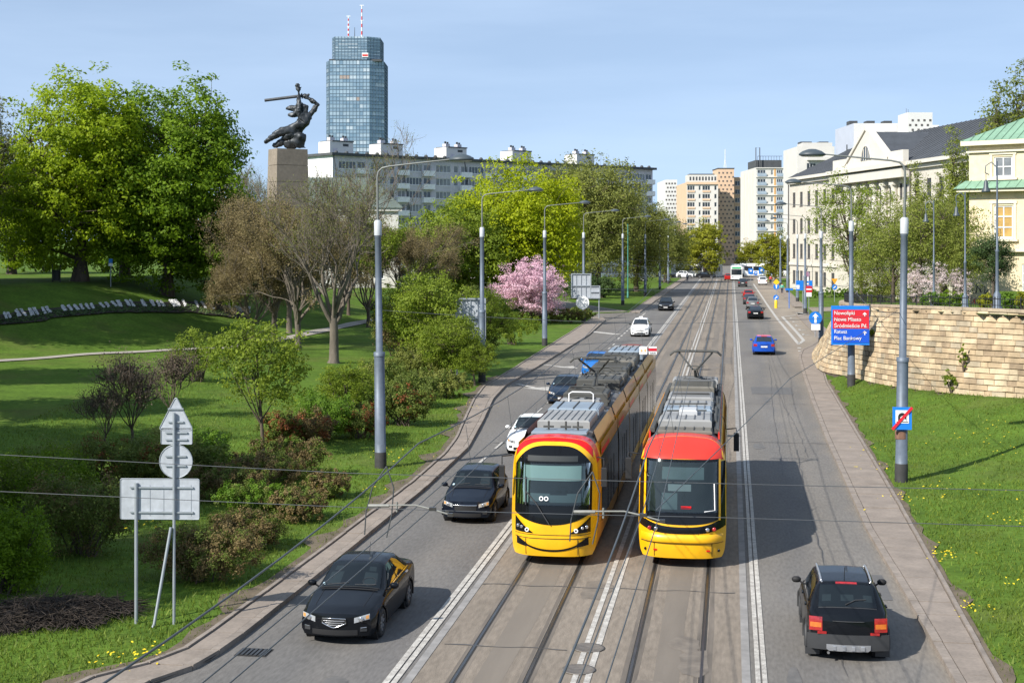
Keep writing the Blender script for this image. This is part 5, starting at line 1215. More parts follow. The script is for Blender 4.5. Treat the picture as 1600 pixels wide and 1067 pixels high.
class Car:
    def __init__(s, k, **ov):
        c = dict(CARS[k]); c.update(ov); s.c = c; L, W, H = c['L'], c['W'], c['H']; s.hw = W / 2
        n = 90; y = np.linspace(0, L, n); s.y = y
        def tab(*p): return np.interp(y, [a for a, _ in p], [b for _, b in p])
        def smo(a, k=2):
            for _ in range(k): b = a.copy(); b[1:-1] = (a[:-2] + a[1:-1] * 2 + a[2:]) / 4; a = b
            return a
        h0, h1 = c['hood']
        s.zr = smo(tab((0, h0), (.35, h0 + .09), (c['cowl'], h1), (c['wtop'], H - .035), ((c['wtop'] + c['rend']) / 2, H), (c['rend'], H - .03), (c['rg'], c['deck']), (L, c['tail'])), 4)
        s.zs = smo(np.minimum(tab((0, h0 - .10), (c['cowl'], h1 - .07), (c['rend'], h1 + .02), (c['rg'], c['deck'] - .04), (L, c['tail'] - .09)), s.zr - .02), 2)
        s.zb = tab((0, .22), (.25, .17), (L - .25, .19), (L, .30))
        s.wb = smo(s.hw * tab((0, .90), (.3, .965), (.9, 1), (L - .9, 1), (L - .3, .975), (L, .90)), 3)
        s.ws = smo(s.hw * tab((0, .83), (.4, .90), (c['cowl'], .93), (c['rend'], .94), (L - .2, .90), (L, .84)), 3)
        s.wr = smo(s.hw * tab((0, .70), (.4, .78), (c['cowl'], .82), (c['wtop'], .66), (c['rend'], .65), (c['rg'], .74), (L, .72)), 4)
        s.nose, s.tailc, s.flean, s.rlean = c.get('nose', .26), c.get('tailc', .15), c.get('flean', .55), c.get('rlean', .25)
    def shift(s, x, y, z):
        L = s.c['L']; f = max(0, 1 - y / 1.1); r = max(0, 1 - (L - y) / 1.0)
        y = y + f * (s.nose * (x / s.hw) ** 2 + s.flean * max(0, z - .52) ** 2 + .5 * max(0, .36 - z) ** 2) - r * (s.tailc * (x / s.hw) ** 2 + s.rlean * max(0, z - .6) ** 2 + .4 * max(0, .4 - z) ** 2)
        return y
    def sec(s, y):
        f = lambda a: float(np.interp(y, s.y, a)); zb, zs, zr, wb, ws, wr = map(f, (s.zb, s.zs, s.zr, s.wb, s.ws, s.wr)); zt = zr - .045 * min(1, (zr - zs) / .12)
        return [(wb * .90, zb), (wb * .975, zb + .10), (wb, zb + (zs - zb) * .52), (wb * .985, zs - .09), (ws, zs), ((ws + wr) / 2 + .018, (zs + zt) / 2 + .01), (wr, zt), (wr * .62, zr - .012), (0, zr)]
    def pt(s, y, v, side=1, off=0.0):
        P = s.sec(y); v = min(max(v, 0), 7.9999); i = int(v); t = v - i
        def q(j):
            if j < 0: return np.array(P[0])
            if j > 8: return np.array((-P[16 - j][0], P[16 - j][1]))
            return np.array(P[j])
        a, b, c, d = q(i - 1), q(i), q(i + 1), q(i + 2)
        p = .5 * (2 * b + (c - a) * t + (2 * a - 5 * b + 4 * c - d) * t * t + (3 * b - a - 3 * c + d) * t ** 3)
        x, z = p
        if off:
            tg = (c - a); nrm = np.array([tg[1], -tg[0]]); nrm /= np.linalg.norm(nrm) + 1e-9; x, z = p + nrm * off
        return (side * x, s.shift(x, y, z), z)
    def front(s, x, z, off=.012): return (x, s.shift(x, 0, z) - off, z)
    def rear(s, x, z, off=.012): return (x, s.shift(x, s.c['L'], z) + off, z)
    def spatch(s, y0, y1, v0, v1, side, off, ny=8, nv=6):
        """surface patch; y0,y1 may be functions of v"""
        P = []
        for v in np.linspace(v0, v1, nv + 1):
            a = y0(v) if callable(y0) else y0; b = y1(v) if callable(y1) else y1
            P.append([s.pt(y, v, side, off) for y in np.linspace(a, b, ny + 1)])
        return P
    def tpatch(s, y0, y1, v0, off, ny=8, nx=6):
        """patch across the whole top (both sides) from v0 over the centre"""
        P = []
        for y in np.linspace(y0, y1, ny + 1):
            row = [s.pt(y, v, 1, off) for v in np.linspace(v0, 7.99, nx + 1)]; P.append(row + [(-x, yy, z) for x, yy, z in row[::-1][1:]])
        return P
    def build(s, name, loc, rz, mats, label, detail=2, rearview=False, group=None, roofm=None, clad=None, spokes=7, extra=None, grille='bar', cat='car'):
        c = s.c; L = c['L']; root = empty(name, loc, rz, label, cat, group); body = MB(); nv = 36
        ys = s.y; vs = np.linspace(0, 8, nv + 1); wz = c['wr'] + .0; Ra = c['wr'] + .065
        G = [[s.pt(y, v) for v in vs] for y in ys]
        for side in (1, -1):
            vsl, fs, ms = [], [], []
            for i in range(len(ys)):
                for j in range(nv + 1): x, y, z = G[i][j]; vsl.append((side * x, y, z))
            for i in range(len(ys) - 1):
                for j in range(nv):
                    cy = (G[i][j][1] + G[i + 1][j + 1][1]) / 2; czv = (G[i][j][2] + G[i + 1][j + 1][2]) / 2
                    if vs[j] < 4 and any((cy - w0) ** 2 + (czv - wz) ** 2 < Ra ** 2 for w0 in c['wheels']): continue
                    q = [i * (nv + 1) + j, i * (nv + 1) + j + 1, (i + 1) * (nv + 1) + j + 1, (i + 1) * (nv + 1) + j]
                    fs.append(q if side < 0 else q[::-1])
            body.add(vsl, fs, 0, True)
        for iy, fn in ((0, -1), (len(ys) - 1, 1)):          # nose and tail faces
            P = []
            for j in range(nv + 1):
                x, y, z = G[iy][j]; y0 = 0 if fn < 0 else L
                P.append([(x * t, s.shift(x * t, y0, z), z) for t in np.linspace(-1, 1, 13)])
            body.grid(P, 0, True, flip=fn > 0)
        body.build('body', mats, root)
        if roofm: b = MB(); b.grid(s.tpatch(c['wtop'] + .08, c['rend'] - .05, 6.15, .006, 8, 4), flip=True); b.build('roof_panel', roofm, root)
        b = MB()                                            # floor and dark wheel housings
        b.box((0, L / 2, .26), (s.hw * 1.7, L - .5, .12))
        for w0 in c['wheels']:
            for sd in (1, -1):
                pr = [(math.cos(a) * Ra * 1.02 + w0, math.sin(a) * Ra * 1.02 + wz) for a in np.linspace(0, 2 * math.pi, 20, endpoint=False)]
                x0, x1 = s.hw * .60, s.hw * .93
                b.add([(sd * x, yy, zz_) for x in (x0, x1) for yy, zz_ in pr], [list(range(20))[::-1], list(range(20, 40))] + [[i, (i + 1) % 20, 20 + (i + 1) % 20, 20 + i] for i in range(20)])
        b.build('underbody', m_seam, root)
        if detail >= 1:
            b = MB()
            for w0 in c['wheels']:
                for sd in (1, -1):
                    b.tube([(sd * (s.hw * .985 - .03 * (math.sin(a) > .8)), w0 + math.cos(a) * Ra, wz + math.sin(a) * Ra) for a in np.linspace(-.25, math.pi + .25, 16)], .024 if not clad else .045, 5)
            b.build('wheel_arches', clad or mats, root)
        # wheels
        for w0 in c['wheels']:
            for sd in (1, -1):
                wr = c['wr']; tb = MB(); n = 20
                mt = Matrix.Rotation(math.pi / 2 * sd, 3, 'Y')
                t0 = MB(); t0.lathe([(wr * .62, -.10), (wr * .93, -.10), (wr, -.06), (wr, .06), (wr * .93, .10), (wr * .62, .10), (wr * .60, .07)], n=n); tb.add([mt @ Vector(p) for p in t0.v], t0.f, 0, True)
                rm = MB(); r0 = MB(); r0.lathe([(wr * .60, .04), (wr * .64, .098), (wr * .58, .098), (wr * .54, .05), (wr * .2, .045), (wr * .16, .08), (.005, .085)], n=n); rm.add([mt @ Vector(p) for p in r0.v], r0.f, 0 if detail < 2 else 1, True)
                for k in range(spokes if detail >= 1 else 0):
                    a = 2 * math.pi * k / spokes; q = MB(); q.box((wr * .38, 0, .082), (wr * .46, wr * .13, .02)); rm.add([mt @ (Matrix.Rotation(a, 3, 'Z') @ Vector(p)) for p in q.v], q.f, 0)
                wo_ = tb.build('wheel', m_tyre, root, (sd * (s.hw - .11), w0, wr)); rm.build('rim', [m_rim, m_plas], wo_)
        # glass
        def glass(nm, P, flip, layered=False, seats=None):
            P0, P1 = P
            b = MB(); b.grid(P0, flip=flip); o = b.build(nm, m_inter if layered else m_glassd, root)
            if layered: b = MB(); b.grid(P1, flip=flip); b.build('pane', m_glass, o)
            return o
        lay = detail >= 2
        wa, wb_ = c['cowl'] + .06, c['wtop'] - .03
        o = glass('windscreen', (s.tpatch(wa, wb_, 6.12, .006), s.tpatch(wa, wb_, 6.12, .03)), True, lay and not rearview)
        if lay and not rearview:
            b = MB()
            for x0 in (-.36, .36):
                row = lambda f, xx: s.pt(wa + (wb_ - wa) * f, 7.99 - abs(xx) / s.hw * 2.6, 1 if xx >= 0 else -1, .014)
                b.grid([[row(f, x0 + dx) for dx in (-.16, -.08, 0, .08, .16)] for f in (.12, .35, .6)], 0, flip=True); b.grid([[row(f, x0 + dx) for dx in (-.09, 0, .09)] for f in (.66, .84)], 0, flip=True)
            b.build('front_seats', m_seat, o)
            b = MB(); b.tube([s.pt(wa + (wb_ - wa) * (.22 + .17 * math.sin(a)), 7.99 - (.34 + .15 * math.cos(a)) / s.hw * 2.6, 1, .02) for a in np.linspace(0, 2 * math.pi, 14)], .012, 4); b.build('steering_wheel', m_plas, o)
            b = MB(); b.grid([[s.pt(wa + (wb_ - wa) * f, 6.2 + g, -1, .034) for g in (0, .12, .25)] for f in (.06, .16)]); b.build('sticker', m_sticker, o)
        ra, rb_ = c['rend'] + .04, c['rg'] - .04
        o = glass('rear_window', (s.tpatch(ra, rb_, 6.15, .006), s.tpatch(ra, rb_, 6.15, .03)), True, lay and rearview)
        if lay and rearview:
            b = MB()
            for x0 in (-.4, 0, .4):
                row = lambda f, xx: s.pt(ra + (rb_ - ra) * f, 7.99 - abs(xx) / s.hw * 2.6, 1 if xx >= 0 else -1, .014)
                b.grid([[row(f, x0 + dx) for dx in (-.11, 0, .11)] for f in (.45, .6, .72)], 0, flip=True)
            b.build('rear_headrests', m_seat, o)
            b = MB(); b.tube([s.pt(rb_ - .02, 7.9, 1, .05), s.pt(rb_ - .1, 7.6, -1, .05), s.pt(rb_ - .12, 7.0, -1, .045)], .014, 4); b.build('rear_wiper', m_plas, o)
        cut = c['cowl'] + .05
        fr_ = lambda v: np.interp(v, [4.2, 6], [cut + .12, c['wtop'] + .02]); re_ = lambda v: np.interp(v, [4.2, 6], [c['rg'] - .28, c['rend'] - .04]); bp = (c['wheels'][0] + c['wheels'][1]) / 2 + .22
        for sd in (1, -1):
            for (a, b2) in ((lambda v: fr_(v) + .10, lambda v: bp - .04), (lambda v: bp + .05, lambda v: re_(v) - .16)):
                b = MB(); b.grid(s.spatch(a, b2, 4.28, 5.78, sd, .006, 8, 4), flip=sd > 0); b.build('side_window', m_glassd, root)
            if detail >= 1:
                b = MB(); b.grid(s.spatch(lambda v: fr_(v) + .04, lambda v: re_(v) - .1, 4.10, 4.2, sd, .010, 10, 1), flip=sd > 0); b.build('window_trim', m_chrome if detail >= 2 and 'chrome' in (extra or '') else m_plas, root)
                b = MB()
                for yy in (cut + .10, bp, re_(4.2) - .18): b.grid(s.spatch(yy - .006, yy + .006, 1.1, 4.1, sd, .004, 1, 8), flip=sd > 0)
                b.build('door_seams', m_seam, root)
                for yy in (bp - .28, re_(4.2) - .42): p = s.pt(yy, 3.55, sd, .02); b = MB(); b.box(p, (.035, .2, .035), 0, bev=.01); b.build('door_handle', mats if not 'chrome' in (extra or '') else m_chrome, root)
            p = s.pt(cut + .26, 4.15, sd, .0); b = MB(); b.tube([p, (p[0] + sd * .09, p[1] - .02, p[2] + .06)], .022, 5, 1)
            b2 = MB(); b2.lathe([(.0, -.07), (.055, -.065), (.085, -.02), (.085, .03), (.05, .07), (0, .075)], n=10); b.add([(p[0] + sd * .16 + q[0] * 1.25, p[1] - .02 + q[1] * .75, p[2] + .09 + q[2] * .95) for q in b2.v], b2.f, 0, True)
            b.build('mirror', [mats if not clad else m_intake, m_intake], root)
        # lamps, grille, plates
        W = s.hw; h0 = c['hood'][0]
        def fp(fn, x0, x1, zl, zh, off=.014, nx=8, nz=4, flip=False):
            P = []
            for x in np.linspace(x0, x1, nx + 1):
                a = zl(x) if callable(zl) else zl; b = zh(x) if callable(zh) else zh
                P.append([fn(x, z, off) for z in np.linspace(a, b, nz + 1)])
            b = MB(); b.grid(P, flip=flip); return b
        for sd in (1, -1):
            x0, x1 = sorted((sd * W * .50, sd * W * .86))
            zl = lambda x: h0 - .20 + .075 * (abs(x) / W - .5) / .36; zh = lambda x: h0 - .085 + .075 * (abs(x) / W - .5) / .36
            o = fp(s.front, x0, x1, zl, zh).build('headlight', m_lamp, root)
            if detail >= 2: u0, u1 = sorted((sd * W * .775, sd * W * .845)); fp(s.front, u0, u1, lambda x: zl(x) + .02, lambda x: zh(x) - .02, .02, 3, 2).build('indicator', M('indicator_amber', (.55, .26, .08), .2, .2, 9, spec=.8), o)
            if detail >= 2: q = s.front(sd * W * .66, h0 - .12, .02); b = MB(); b.lathe([(.055, 0), (.055, .015), (.03, .02), (.0, .012)], n=12); mt = Matrix.Rotation(math.pi / 2, 3, 'X'); b.v = [tuple(mt @ Vector(p) + Vector(q)) for p in b.v]; b.build('projector', m_chrome, o)
            x0, x1 = sorted((sd * W * .62, sd * W * .93)); tz = c['tail']
            if rearview or detail < 2:
                tl = fp(s.rear, x0, x1, tz - .36 if rearview and detail >= 2 else tz - .26, tz - .07, .014, 5, 4, True).build('tail_light', m_tail, root)
                if detail >= 2: fp(s.rear, x0 + .02, x1 - .02, tz - .29, tz - .19, .02, 4, 2, True).build('amber_band', m_ambr, tl)
        if grille == 'shield':
            g = fp(s.front, -W * .30, W * .30, lambda x: h0 - .30 + .10 * (abs(x) / W / .3) ** 1.3, h0 - .10, .016, 10, 4).build('grille', m_intake, root)
            b = MB(); b.tube([s.front(x, h0 - .30 + .10 * (abs(x) / W / .3) ** 1.3, .025) for x in np.linspace(-W * .3, W * .3, 11)] + [s.front(W * .3, h0 - .10, .025)] + [s.front(-W * .3, h0 - .10, .025)] + [s.front(-W * .3, h0 - .2, .025)], .014, 5); b.build('grille_surround', m_chrome, g)
            for i in range(3): b = MB(); zz_ = h0 - .15 - i * .045; b.tube([s.front(x, zz_, .024) for x in np.linspace(-W * (.27 - i * .04), W * (.27 - i * .04), 7)], .007, 4); b.build('grille_bar', m_rim, g)
        elif grille == 'kidney':
            for sd in (1, -1): x0, x1 = sorted((sd * .03, sd * .30)); fp(s.front, x0, x1, h0 - .28, h0 - .10, .018, 5, 3).build('grille', m_intake, root)
        elif grille == 'slim':
            fp(s.front, -W * .42, W * .42, h0 - .27, h0 - .20, .016).build('grille', m_intake, root)
        else:
            g = fp(s.front, -W * .42, W * .42, h0 - .29, h0 - .13, .014).build('grille', m_intake, root)
            b = MB(); b.tube([s.front(x, h0 - .125, .024) for x in np.linspace(-W * .43, W * .43, 9)], .016, 5); b.build('grille_strip', m_chrome, g)
            if detail >= 2:
                for i in range(4): b = MB(); b.tube([s.front(x, h0 - .16 - i * .035, .022) for x in np.linspace(-W * .40, W * .40, 9)], .006, 4); b.build('grille_bar', m_plas, g)
        fp(s.front, -W * .58, W * .58, .25, .37, .014).build('lower_intake', m_intake, root)
        if detail >= 1:
            for sd in (1, -1):
                x0, x1 = sorted((sd * W * .64, sd * W * .80)); f = fp(s.front, x0, x1, .33, .43, .016, 4, 2).build('fog_light', m_plas, root)
                b = MB(); b.tube([s.front(sd * W * .66, .41, .024), s.front(sd * W * .79, .42, .024)], .011, 4); b.build('fog_trim', m_chrome, f)
            b = MB()                                        # bonnet lines, wipers
            for sd in (1, -1): b.tube([s.pt(yy, 6.6, sd, .003) for yy in np.linspace(.35, c['cowl'], 8)], .006, 4)
            b.tube([(x, s.pt(c['cowl'], 7.9 - abs(x) / W * 1.6)[1] - .02, s.pt(c['cowl'], 7.9 - abs(x) / W * 1.6)[2] + .008) for x in np.linspace(-W * .75, W * .75, 9)], .014, 4); b.build('bonnet_seams', m_seam, root)
            for x0, x1 in ((-.55, -.02), (.05, .6)): b = MB(); b.tube([s.pt(c['cowl'] + .1, 7.9 - abs(x0) / W * 2, 1 if x0 > 0 else -1, .03), s.pt(c['cowl'] + .14, 7.9 - abs(x1) / W * 2, 1 if x1 > 0 else -1, .035)], .011, 4); b.build('wiper', m_plas, root)
            b = MB(); p = s.pt(c['rend'] - .12 if not rearview else c['rend'] - .55, 7.99, 1, 0); b.tube([p, (p[0], p[1] + .10, p[2] + .22)], .008, 4); b.build('roof_aerial', m_plas, root)
        if 'noplate' not in (extra or ''):
            b = MB(); q = s.rear(0, c['tail'] - .28, .02) if rearview else s.front(0, h0 - .37, .03); b.box(q, (.5, .02, .11)); b.build('number_plate', m_plate, root)
        if rearview and detail >= 1:
            b = MB(); b.tube([s.rear(x, c['tail'] - .14, .02) for x in np.linspace(-.33, .33, 5)], .012, 4); b.build('tailgate_handle', m_plas, root)
            b = MB(); b.grid(s.tpatch(c['rend'] - .02, c['rend'] + .05, 7.4, .02, 2, 3), flip=True); b.build('brake_light', m_tail, root)
        s.root = root
        return root
    def add(s, nm, mb, mat): return mb.build(nm, mat, s.root)
P_black = paint('black', (.004, .005, .007), .0); P_night = paint('night_blue', (.010, .022, .045)); P_white = paint('white', (.72, .72, .71), 0); P_blue = paint('blue', (.010, .070, .40), .3); P_bblue = paint('bright_blue', (.015, .16, .50), .3)
P_grey = paint('grey', (.16, .165, .17), .4); P_silver = paint('silver', (.42, .43, .44), .5); P_red = paint('car_red', (.35, .015, .012), .2); P_dgrey = paint('dark_grey', (.045, .048, .052), .4)
GL1 = 'cars coming towards the bridge'; GR1 = 'cars driving away in the right lane'
Car('sedan', L=4.66).build('car', (-8.68, 30.5, 0), 0, P_black, 'black sedan with chrome shield grille in the left lane foreground', 2, group=GL1, grille='shield', extra='chrome noplate')
Car('hatch').build('car', (-8.28, 44.1, 0), 0, paint('blue_black', (.005, .008, .015), .1), 'dark hatchback with dented bumper driving beside the left tram front', 2, group=GL1, extra='noplate')
Car('sedan', L=4.63, W=1.81, H=1.43).build('car', (-8.42, 58.4, 0), 0, P_white, 'white sedan half hidden behind the left tram nose', 2, group=GL1, grille='kidney')
Car('sport').build('car', (-9.02, 76.6, 0), 0, P_night, 'dark blue hatchback beside the tram roof, on the arrow lane', 2, group=GL1, grille='slim')
Car('hatch').build('car', (-8.85, 92.6, 0), 0, P_bblue, 'bright blue car mostly hidden behind the left tram tail', 1, group=GL1)
tx = Car('suv'); tx.build('car', (-8.32, 131.3, 0), 0, P_white, 'white small SUV with roof sign farther up the left lane', 1, group=GL1, grille='slim', clad=m_plas)
b = MB(); b.box((0, 2.2, 1.70), (.35, .14, .16), bev=.03); tx.add('taxi_sign', b, m_wp)
Car('suv', L=4.7, W=1.88, H=1.68).build('car', (-8.1, 179.2, 0), 0, P_black, 'black SUV farthest up the left lane', 1, group=GL1)
# rear views: rz = pi, origin is the nose
fi_ = Car('suv', W=1.75, H=1.60, L=4.12); fi_.build('car', (2.47, 30.95 + 4.12, 0), math.pi, P_black, 'black small SUV seen from behind, right lane foreground', 2, True, GR1, clad=m_plas, extra='noplate')
L_, hw = 4.12, 1.75 / 2
b = MB(); P = []
for zz_ in np.linspace(.27, .60, 6): P.append([fi_.rear(x, zz_, .035) for x in np.linspace(-hw * .98, hw * .98, 15)])
b.grid(P); b.grid([[fi_.rear(x, .60, o_) for x in np.linspace(-hw * .98, hw * .98, 15)] for o_ in (.035, 0)]); fi_.add('rear_bumper', b, m_plas)
b = MB(); b.grid([[fi_.rear(x * (1 - .12 * (zz_ < .3)), zz_, .055) for x in np.linspace(-.46, .46, 9)] for zz_ in (.26, .30, .36, .40)]); fi_.add('skid_plate', b, m_rim)
for x in (-.3, -.1, .1, .3): b = MB(); b.box(fi_.rear(x, .33, .066), (.07, .02, .09), bev=.01); fi_.add('skid_rib', b, m_silver if False else m_rim)
for x in (-.55, .55): b = MB(); b.box(fi_.rear(x, .63, .03), (.19, .03, .05)); fi_.add('reflector', b, m_tail)
for sd in (1, -1):
    b = MB(); b.tube([fi_.pt(yy, 6.35, sd, .045) for yy in np.linspace(1.85, 3.5, 10)], .024, 6); b.tube([fi_.pt(1.85, 6.35, sd, 0), fi_.pt(1.85, 6.35, sd, .045)], .024, 5); b.tube([fi_.pt(3.5, 6.35, sd, 0), fi_.pt(3.5, 6.35, sd, .045)], .024, 5); fi_.add('roof_rail', b, m_silverrail if False else m_rim)
    for w0 in fi_.c['wheels']: b = MB(); b.box((sd * (hw - .14), w0 + .40, .22), (.30, .02, .30)); fi_.add('mud_flap', b, m_plas)
b = MB(); b.tube([fi_.rear(.42, .22, .0), fi_.rear(.42, .22, .08)], .03, 8); fi_.add('exhaust_pipe', b, m_chrome)
Car('hatch', W=1.73).build('car', (2.55, 112 + 4.02, 0), math.pi, P_blue, 'bright blue hatchback with pink roof driving away', 1, True, GR1, roofm=paint('pink_roof', (.62, .09, .14), 0))
Car('sedan', W=1.82).build('car', (2.75, 162 + 4.66, 0), math.pi, P_black, 'black sedan driving away before the slip road', 1, True, GR1)
for y, x, k, pm, lab in ((187, 2.8, 'hatch', P_grey, 'grey hatchback directly ahead of the black sedan'), (199, 2.55, 'sport', P_dgrey, 'dark car third in the queue ahead of the black sedan'), (214, 2.6, 'hatch', P_red, 'red car at the head of the queue, right lane'), (272, 2.2, 'suv', P_dgrey, 'dark grey tall car in the lane near the junction'), (284, 6.2, 'suv', P_white, 'white SUV parked at the right kerb near the junction'), (296, 6.4, 'suv', P_silver, 'pale car parked ahead of the white SUV')):
    Car(k).build('car', (x, y + CARS[k]['L'], 0), math.pi, pm, lab, 0, True, GR1)
for y, x, k, pm, lab in ((296, -13.2, 'sport', P_silver, 'silver car parked on the left kerb, nearest the road'), (303, -13.8, 'sedan', P_grey, 'grey car parked behind the silver one on the left kerb'), (298, -18, 'hatch', P_dgrey, 'dark car parked left of the silver one under the trees')):
    Car(k).build('car', (x, y, .1), .1, pm, lab, 0, False, 'cars parked at the far left kerb')
for x, y, rz, k, pm, lab in ((-.6, 318, math.pi, 'hatch', P_red, 'small red car stopped at the junction'), (-3.4, 332, 1.4, 'sedan', P_black, 'black car crossing the junction'), (-8.5, 334, 1.5, 'suv', P_white, 'white car crossing at the far left of the junction'), (-13, 336, 1.6, 'sedan', P_dgrey, 'dark car crossing left of the white one')):
    Car(k).build('car', (x, y, .03), rz, pm, lab, 0, False, 'cars at the junction')
# buses at the junction
m_busw = M('bus_white', (.70, .71, .70), .4, .05, 1); m_busg = M('bus_green', (.03, .42, .14), .4, .05, 1, emit=0.0)
def bus(loc, rz, label, L=11.5):
    o = empty('bus', loc, rz, label, 'bus', 'buses at the junction'); b = MB(); b.box((0, L / 2, 1.7), (2.5, L, 2.7), bev=.12); b.build('body', m_busw, o)
    b = MB(); b.box((0, -.01, 1.9), (2.2, .06, 1.2)); b.build('windscreen', m_glassd, o); b = MB(); b.box((0, -.02, 2.82), (1.9, .08, .34)); b.build('route_display', m_busg, o)
    for sd in (1, -1):
        for i in range(5): b = MB(); b.box((sd * 1.25, 1.5 + i * 2.1, 2.05), (.03, 1.9, 1.0)); b.build('side_window', m_glassd, o)
        for yy in (2.2, L - 2.6): b = MB(); b.tube([(sd * 1.02, yy, .48), (sd * 1.27, yy, .48)], .48, 14); b.build('wheel', m_tyre, o)
        b = MB(); b.box((sd * .85, -.02, .85), (.4, .06, .2)); b.build('headlight', m_lamp, o)
    b = MB(); b.box((0, L / 2, 3.12), (1.8, L * .7, .2), bev=.05); b.build('roof_unit', m_busw, o)
    return o
bus((1.2, 312, 0), 0, 'white bus with green route display facing the bridge')
bus((-2.0, 340, .03), math.pi / 2, 'white bus crossing the junction sideways', 12)
bus((14, 344, .03), math.pi / 2, 'second white bus crossing behind the street signs', 14)
# ------------------------------------------------------------------ trams
T_yel = M('tram_yellow', (.76, .40, .004), .38, .10, 1.3, coat=.3, scale2=.7, amp=.07); T_red = M('tram_red', (.62, .006, .006), .4, .04, .6, coat=.25, spec=.3); T_red2 = M('tram_red_faded', (.58, .035, .022), .42, .06, .6, coat=.25, spec=.3)
T_blk = M('tram_black', (.006, .0065, .0075), .12, .1, .6, coat=.12, spec=.22); T_gold = M('tram_band_gold', (.40, .20, .018), .4, .1, .7, coat=.4); T_sill = M('tram_dark_red', (.16, .035, .03), .5, .15, 1)
T_roof = M('roof_grey', (.13, .133, .138), .7, .15, .8); T_lg = M('equipment_light', (.25, .25, .245), .6, .12, .9, bump=.1); T_bl = M('equipment_bluegrey', (.20, .245, .29), .45, .12, .9); T_dk = M('equipment_dark', (.055, .055, .05), .7, .2, 1.2); T_br = M('equipment_brown', (.13, .12, .10), .8, .2, 1)
T_gl = glassmat('tram_glass', (.55, .64, .64), .12); T_blind = M('cab_blind', (.40, .50, .48), .8, .05, .6); T_cab = M('cab_interior', (.014, .018, .020), .7, .3, .8); T_cabl = M('cab_panel', (.10, .13, .14), .6, .2, .9)
T_side = M('tram_side_glass', (.007, .008, .009), .10, .3, .25, spec=.25, coat=.0)
OUT = cr([(1.08, .30), (1.16, .5), (1.2, 1.0), (1.2, 1.7), (1.2, 2.4), (1.16, 2.85), (1.05, 3.18), (.80, 3.38), (.4, 3.44), (0, 3.46)], 4)
class Tram:
    def __init__(s, L, lean, plan, top): s.L, s.lean, s.plan, s.top = L, lean, plan, top
    def F(s, x, z):
        u = abs(x) / 1.2; t = max(0, z - 1.0) / 2.46
        return .55 * u ** 5 * s.plan + .16 * u * u + s.lean * t ** 1.5 + s.top * max(0, t - .78) ** 1.6 * 9 + .22 * max(0, .75 - z) ** 1.5
    def P(s, x, z, off=.012): return (x, s.F(x, z) - off, z)
    def patch(s, x0, x1, zl, zh, off=.012, nx=24, nz=12):
        b = MB(); R_ = []
        for x in np.linspace(x0, x1, nx + 1):
            a = zl(x) if callable(zl) else zl; c = zh(x) if callable(zh) else zh
            R_.append([s.P(x, z, off) for z in np.linspace(a, max(a, c), nz + 1)])
        return b.grid(R_)
    def ztop(s, x): return float(np.interp(abs(x), OUT[::-1, 0], OUT[::-1, 1]))
    def shell(s, root, mats, zred, yred, sidem):
        b = MB(); rows = []
        for (x, z) in OUT: rows.append([(x * t, s.F(x * t, z), z) for t in np.linspace(-1, 1, 33)])
        b.grid(rows, 0, True)
        nb = len(OUT)
        for sd in (1, -1):
            ysn = np.r_[0, .15, .4, .8, 1.3, 2.0, np.arange(4, s.L, 3), s.L - .6, s.L]
            for k in range(len(ysn) - 1):
                for j in range(nb - 1):
                    q = []
                    for (i, jj) in ((k, j), (k + 1, j), (k + 1, j + 1), (k, j + 1)):
                        x, z = OUT[jj]; f = s.F(x, z); yy = f + (s.L - f) * ysn[i] / s.L
                        tap = 1 - .10 * max(0, (yy - s.L + .9) / .9) ** 2
                        q.append((sd * x * tap, yy, z))
                    zc = (OUT[j][1] + OUT[j + 1][1]) / 2; m = 0
                    if zc > 3.2: m = 2
                    if zc > zred and q[0][1] < yred: m = 1
                    b.add(q if sd > 0 else q[::-1], [[0, 1, 2, 3]], m, True)
        b.add([(sd * x * .9, s.L, z) for sd in (1,) for x, z in OUT] + [(-x * .9, s.L, z) for x, z in OUT[::-1]], [list(range(2 * nb))[::-1]], 3)
        return b.build('body', mats, root)
    def side_x(s, z): return float(np.interp(z, OUT[:20, 1], OUT[:20, 0]))
    def side(s, name, y0, y1, z0, z1, sd, mat, root, off=.012):
        b = MB(); b.grid([[(sd * (s.side_x(z) + off), y, z) for z in np.linspace(z0, z1, 5)] for y in (y0, y1)], flip=sd < 0); return b.build(name, mat, root)
def rbox(root, name, x, y0, y1, w_, z0, h, mat, bev=.04, parts=()):
    b = MB(); b.box((x, (y0 + y1) / 2, z0 + h / 2), (w_, y1 - y0, h), bev=bev); o = b.build(name, mat, root)
    for p in parts: p(o)
    return o
def ribs(x, y0, y1, w_, z, n, mat, along=True):
    def f(o):
        b = MB()
        for i in range(n):
            if along: yy = y0 + (i + .5) * (y1 - y0) / n; b.box((x, yy, z + .012), (w_, .03, .03))
            else: xx = x - w_ / 2 + (i + .5) * w_ / n; b.box((xx, (y0 + y1) / 2, z + .012), (.03, y1 - y0, .03))
        b.build('ribs', mat, o)['kind'] = 'stuff'
    return f
def fan(x, y, z, r):
    def f(o): b = MB(); b.lathe([(r, z), (r, z + .05), (r * .8, z + .05), (r * .75, z + .01), (r * .2, z + .01), (r * .15, z + .04), (0, z + .04)], (x, y, 0), 16); b.build('fan', T_dk, o)
    return f
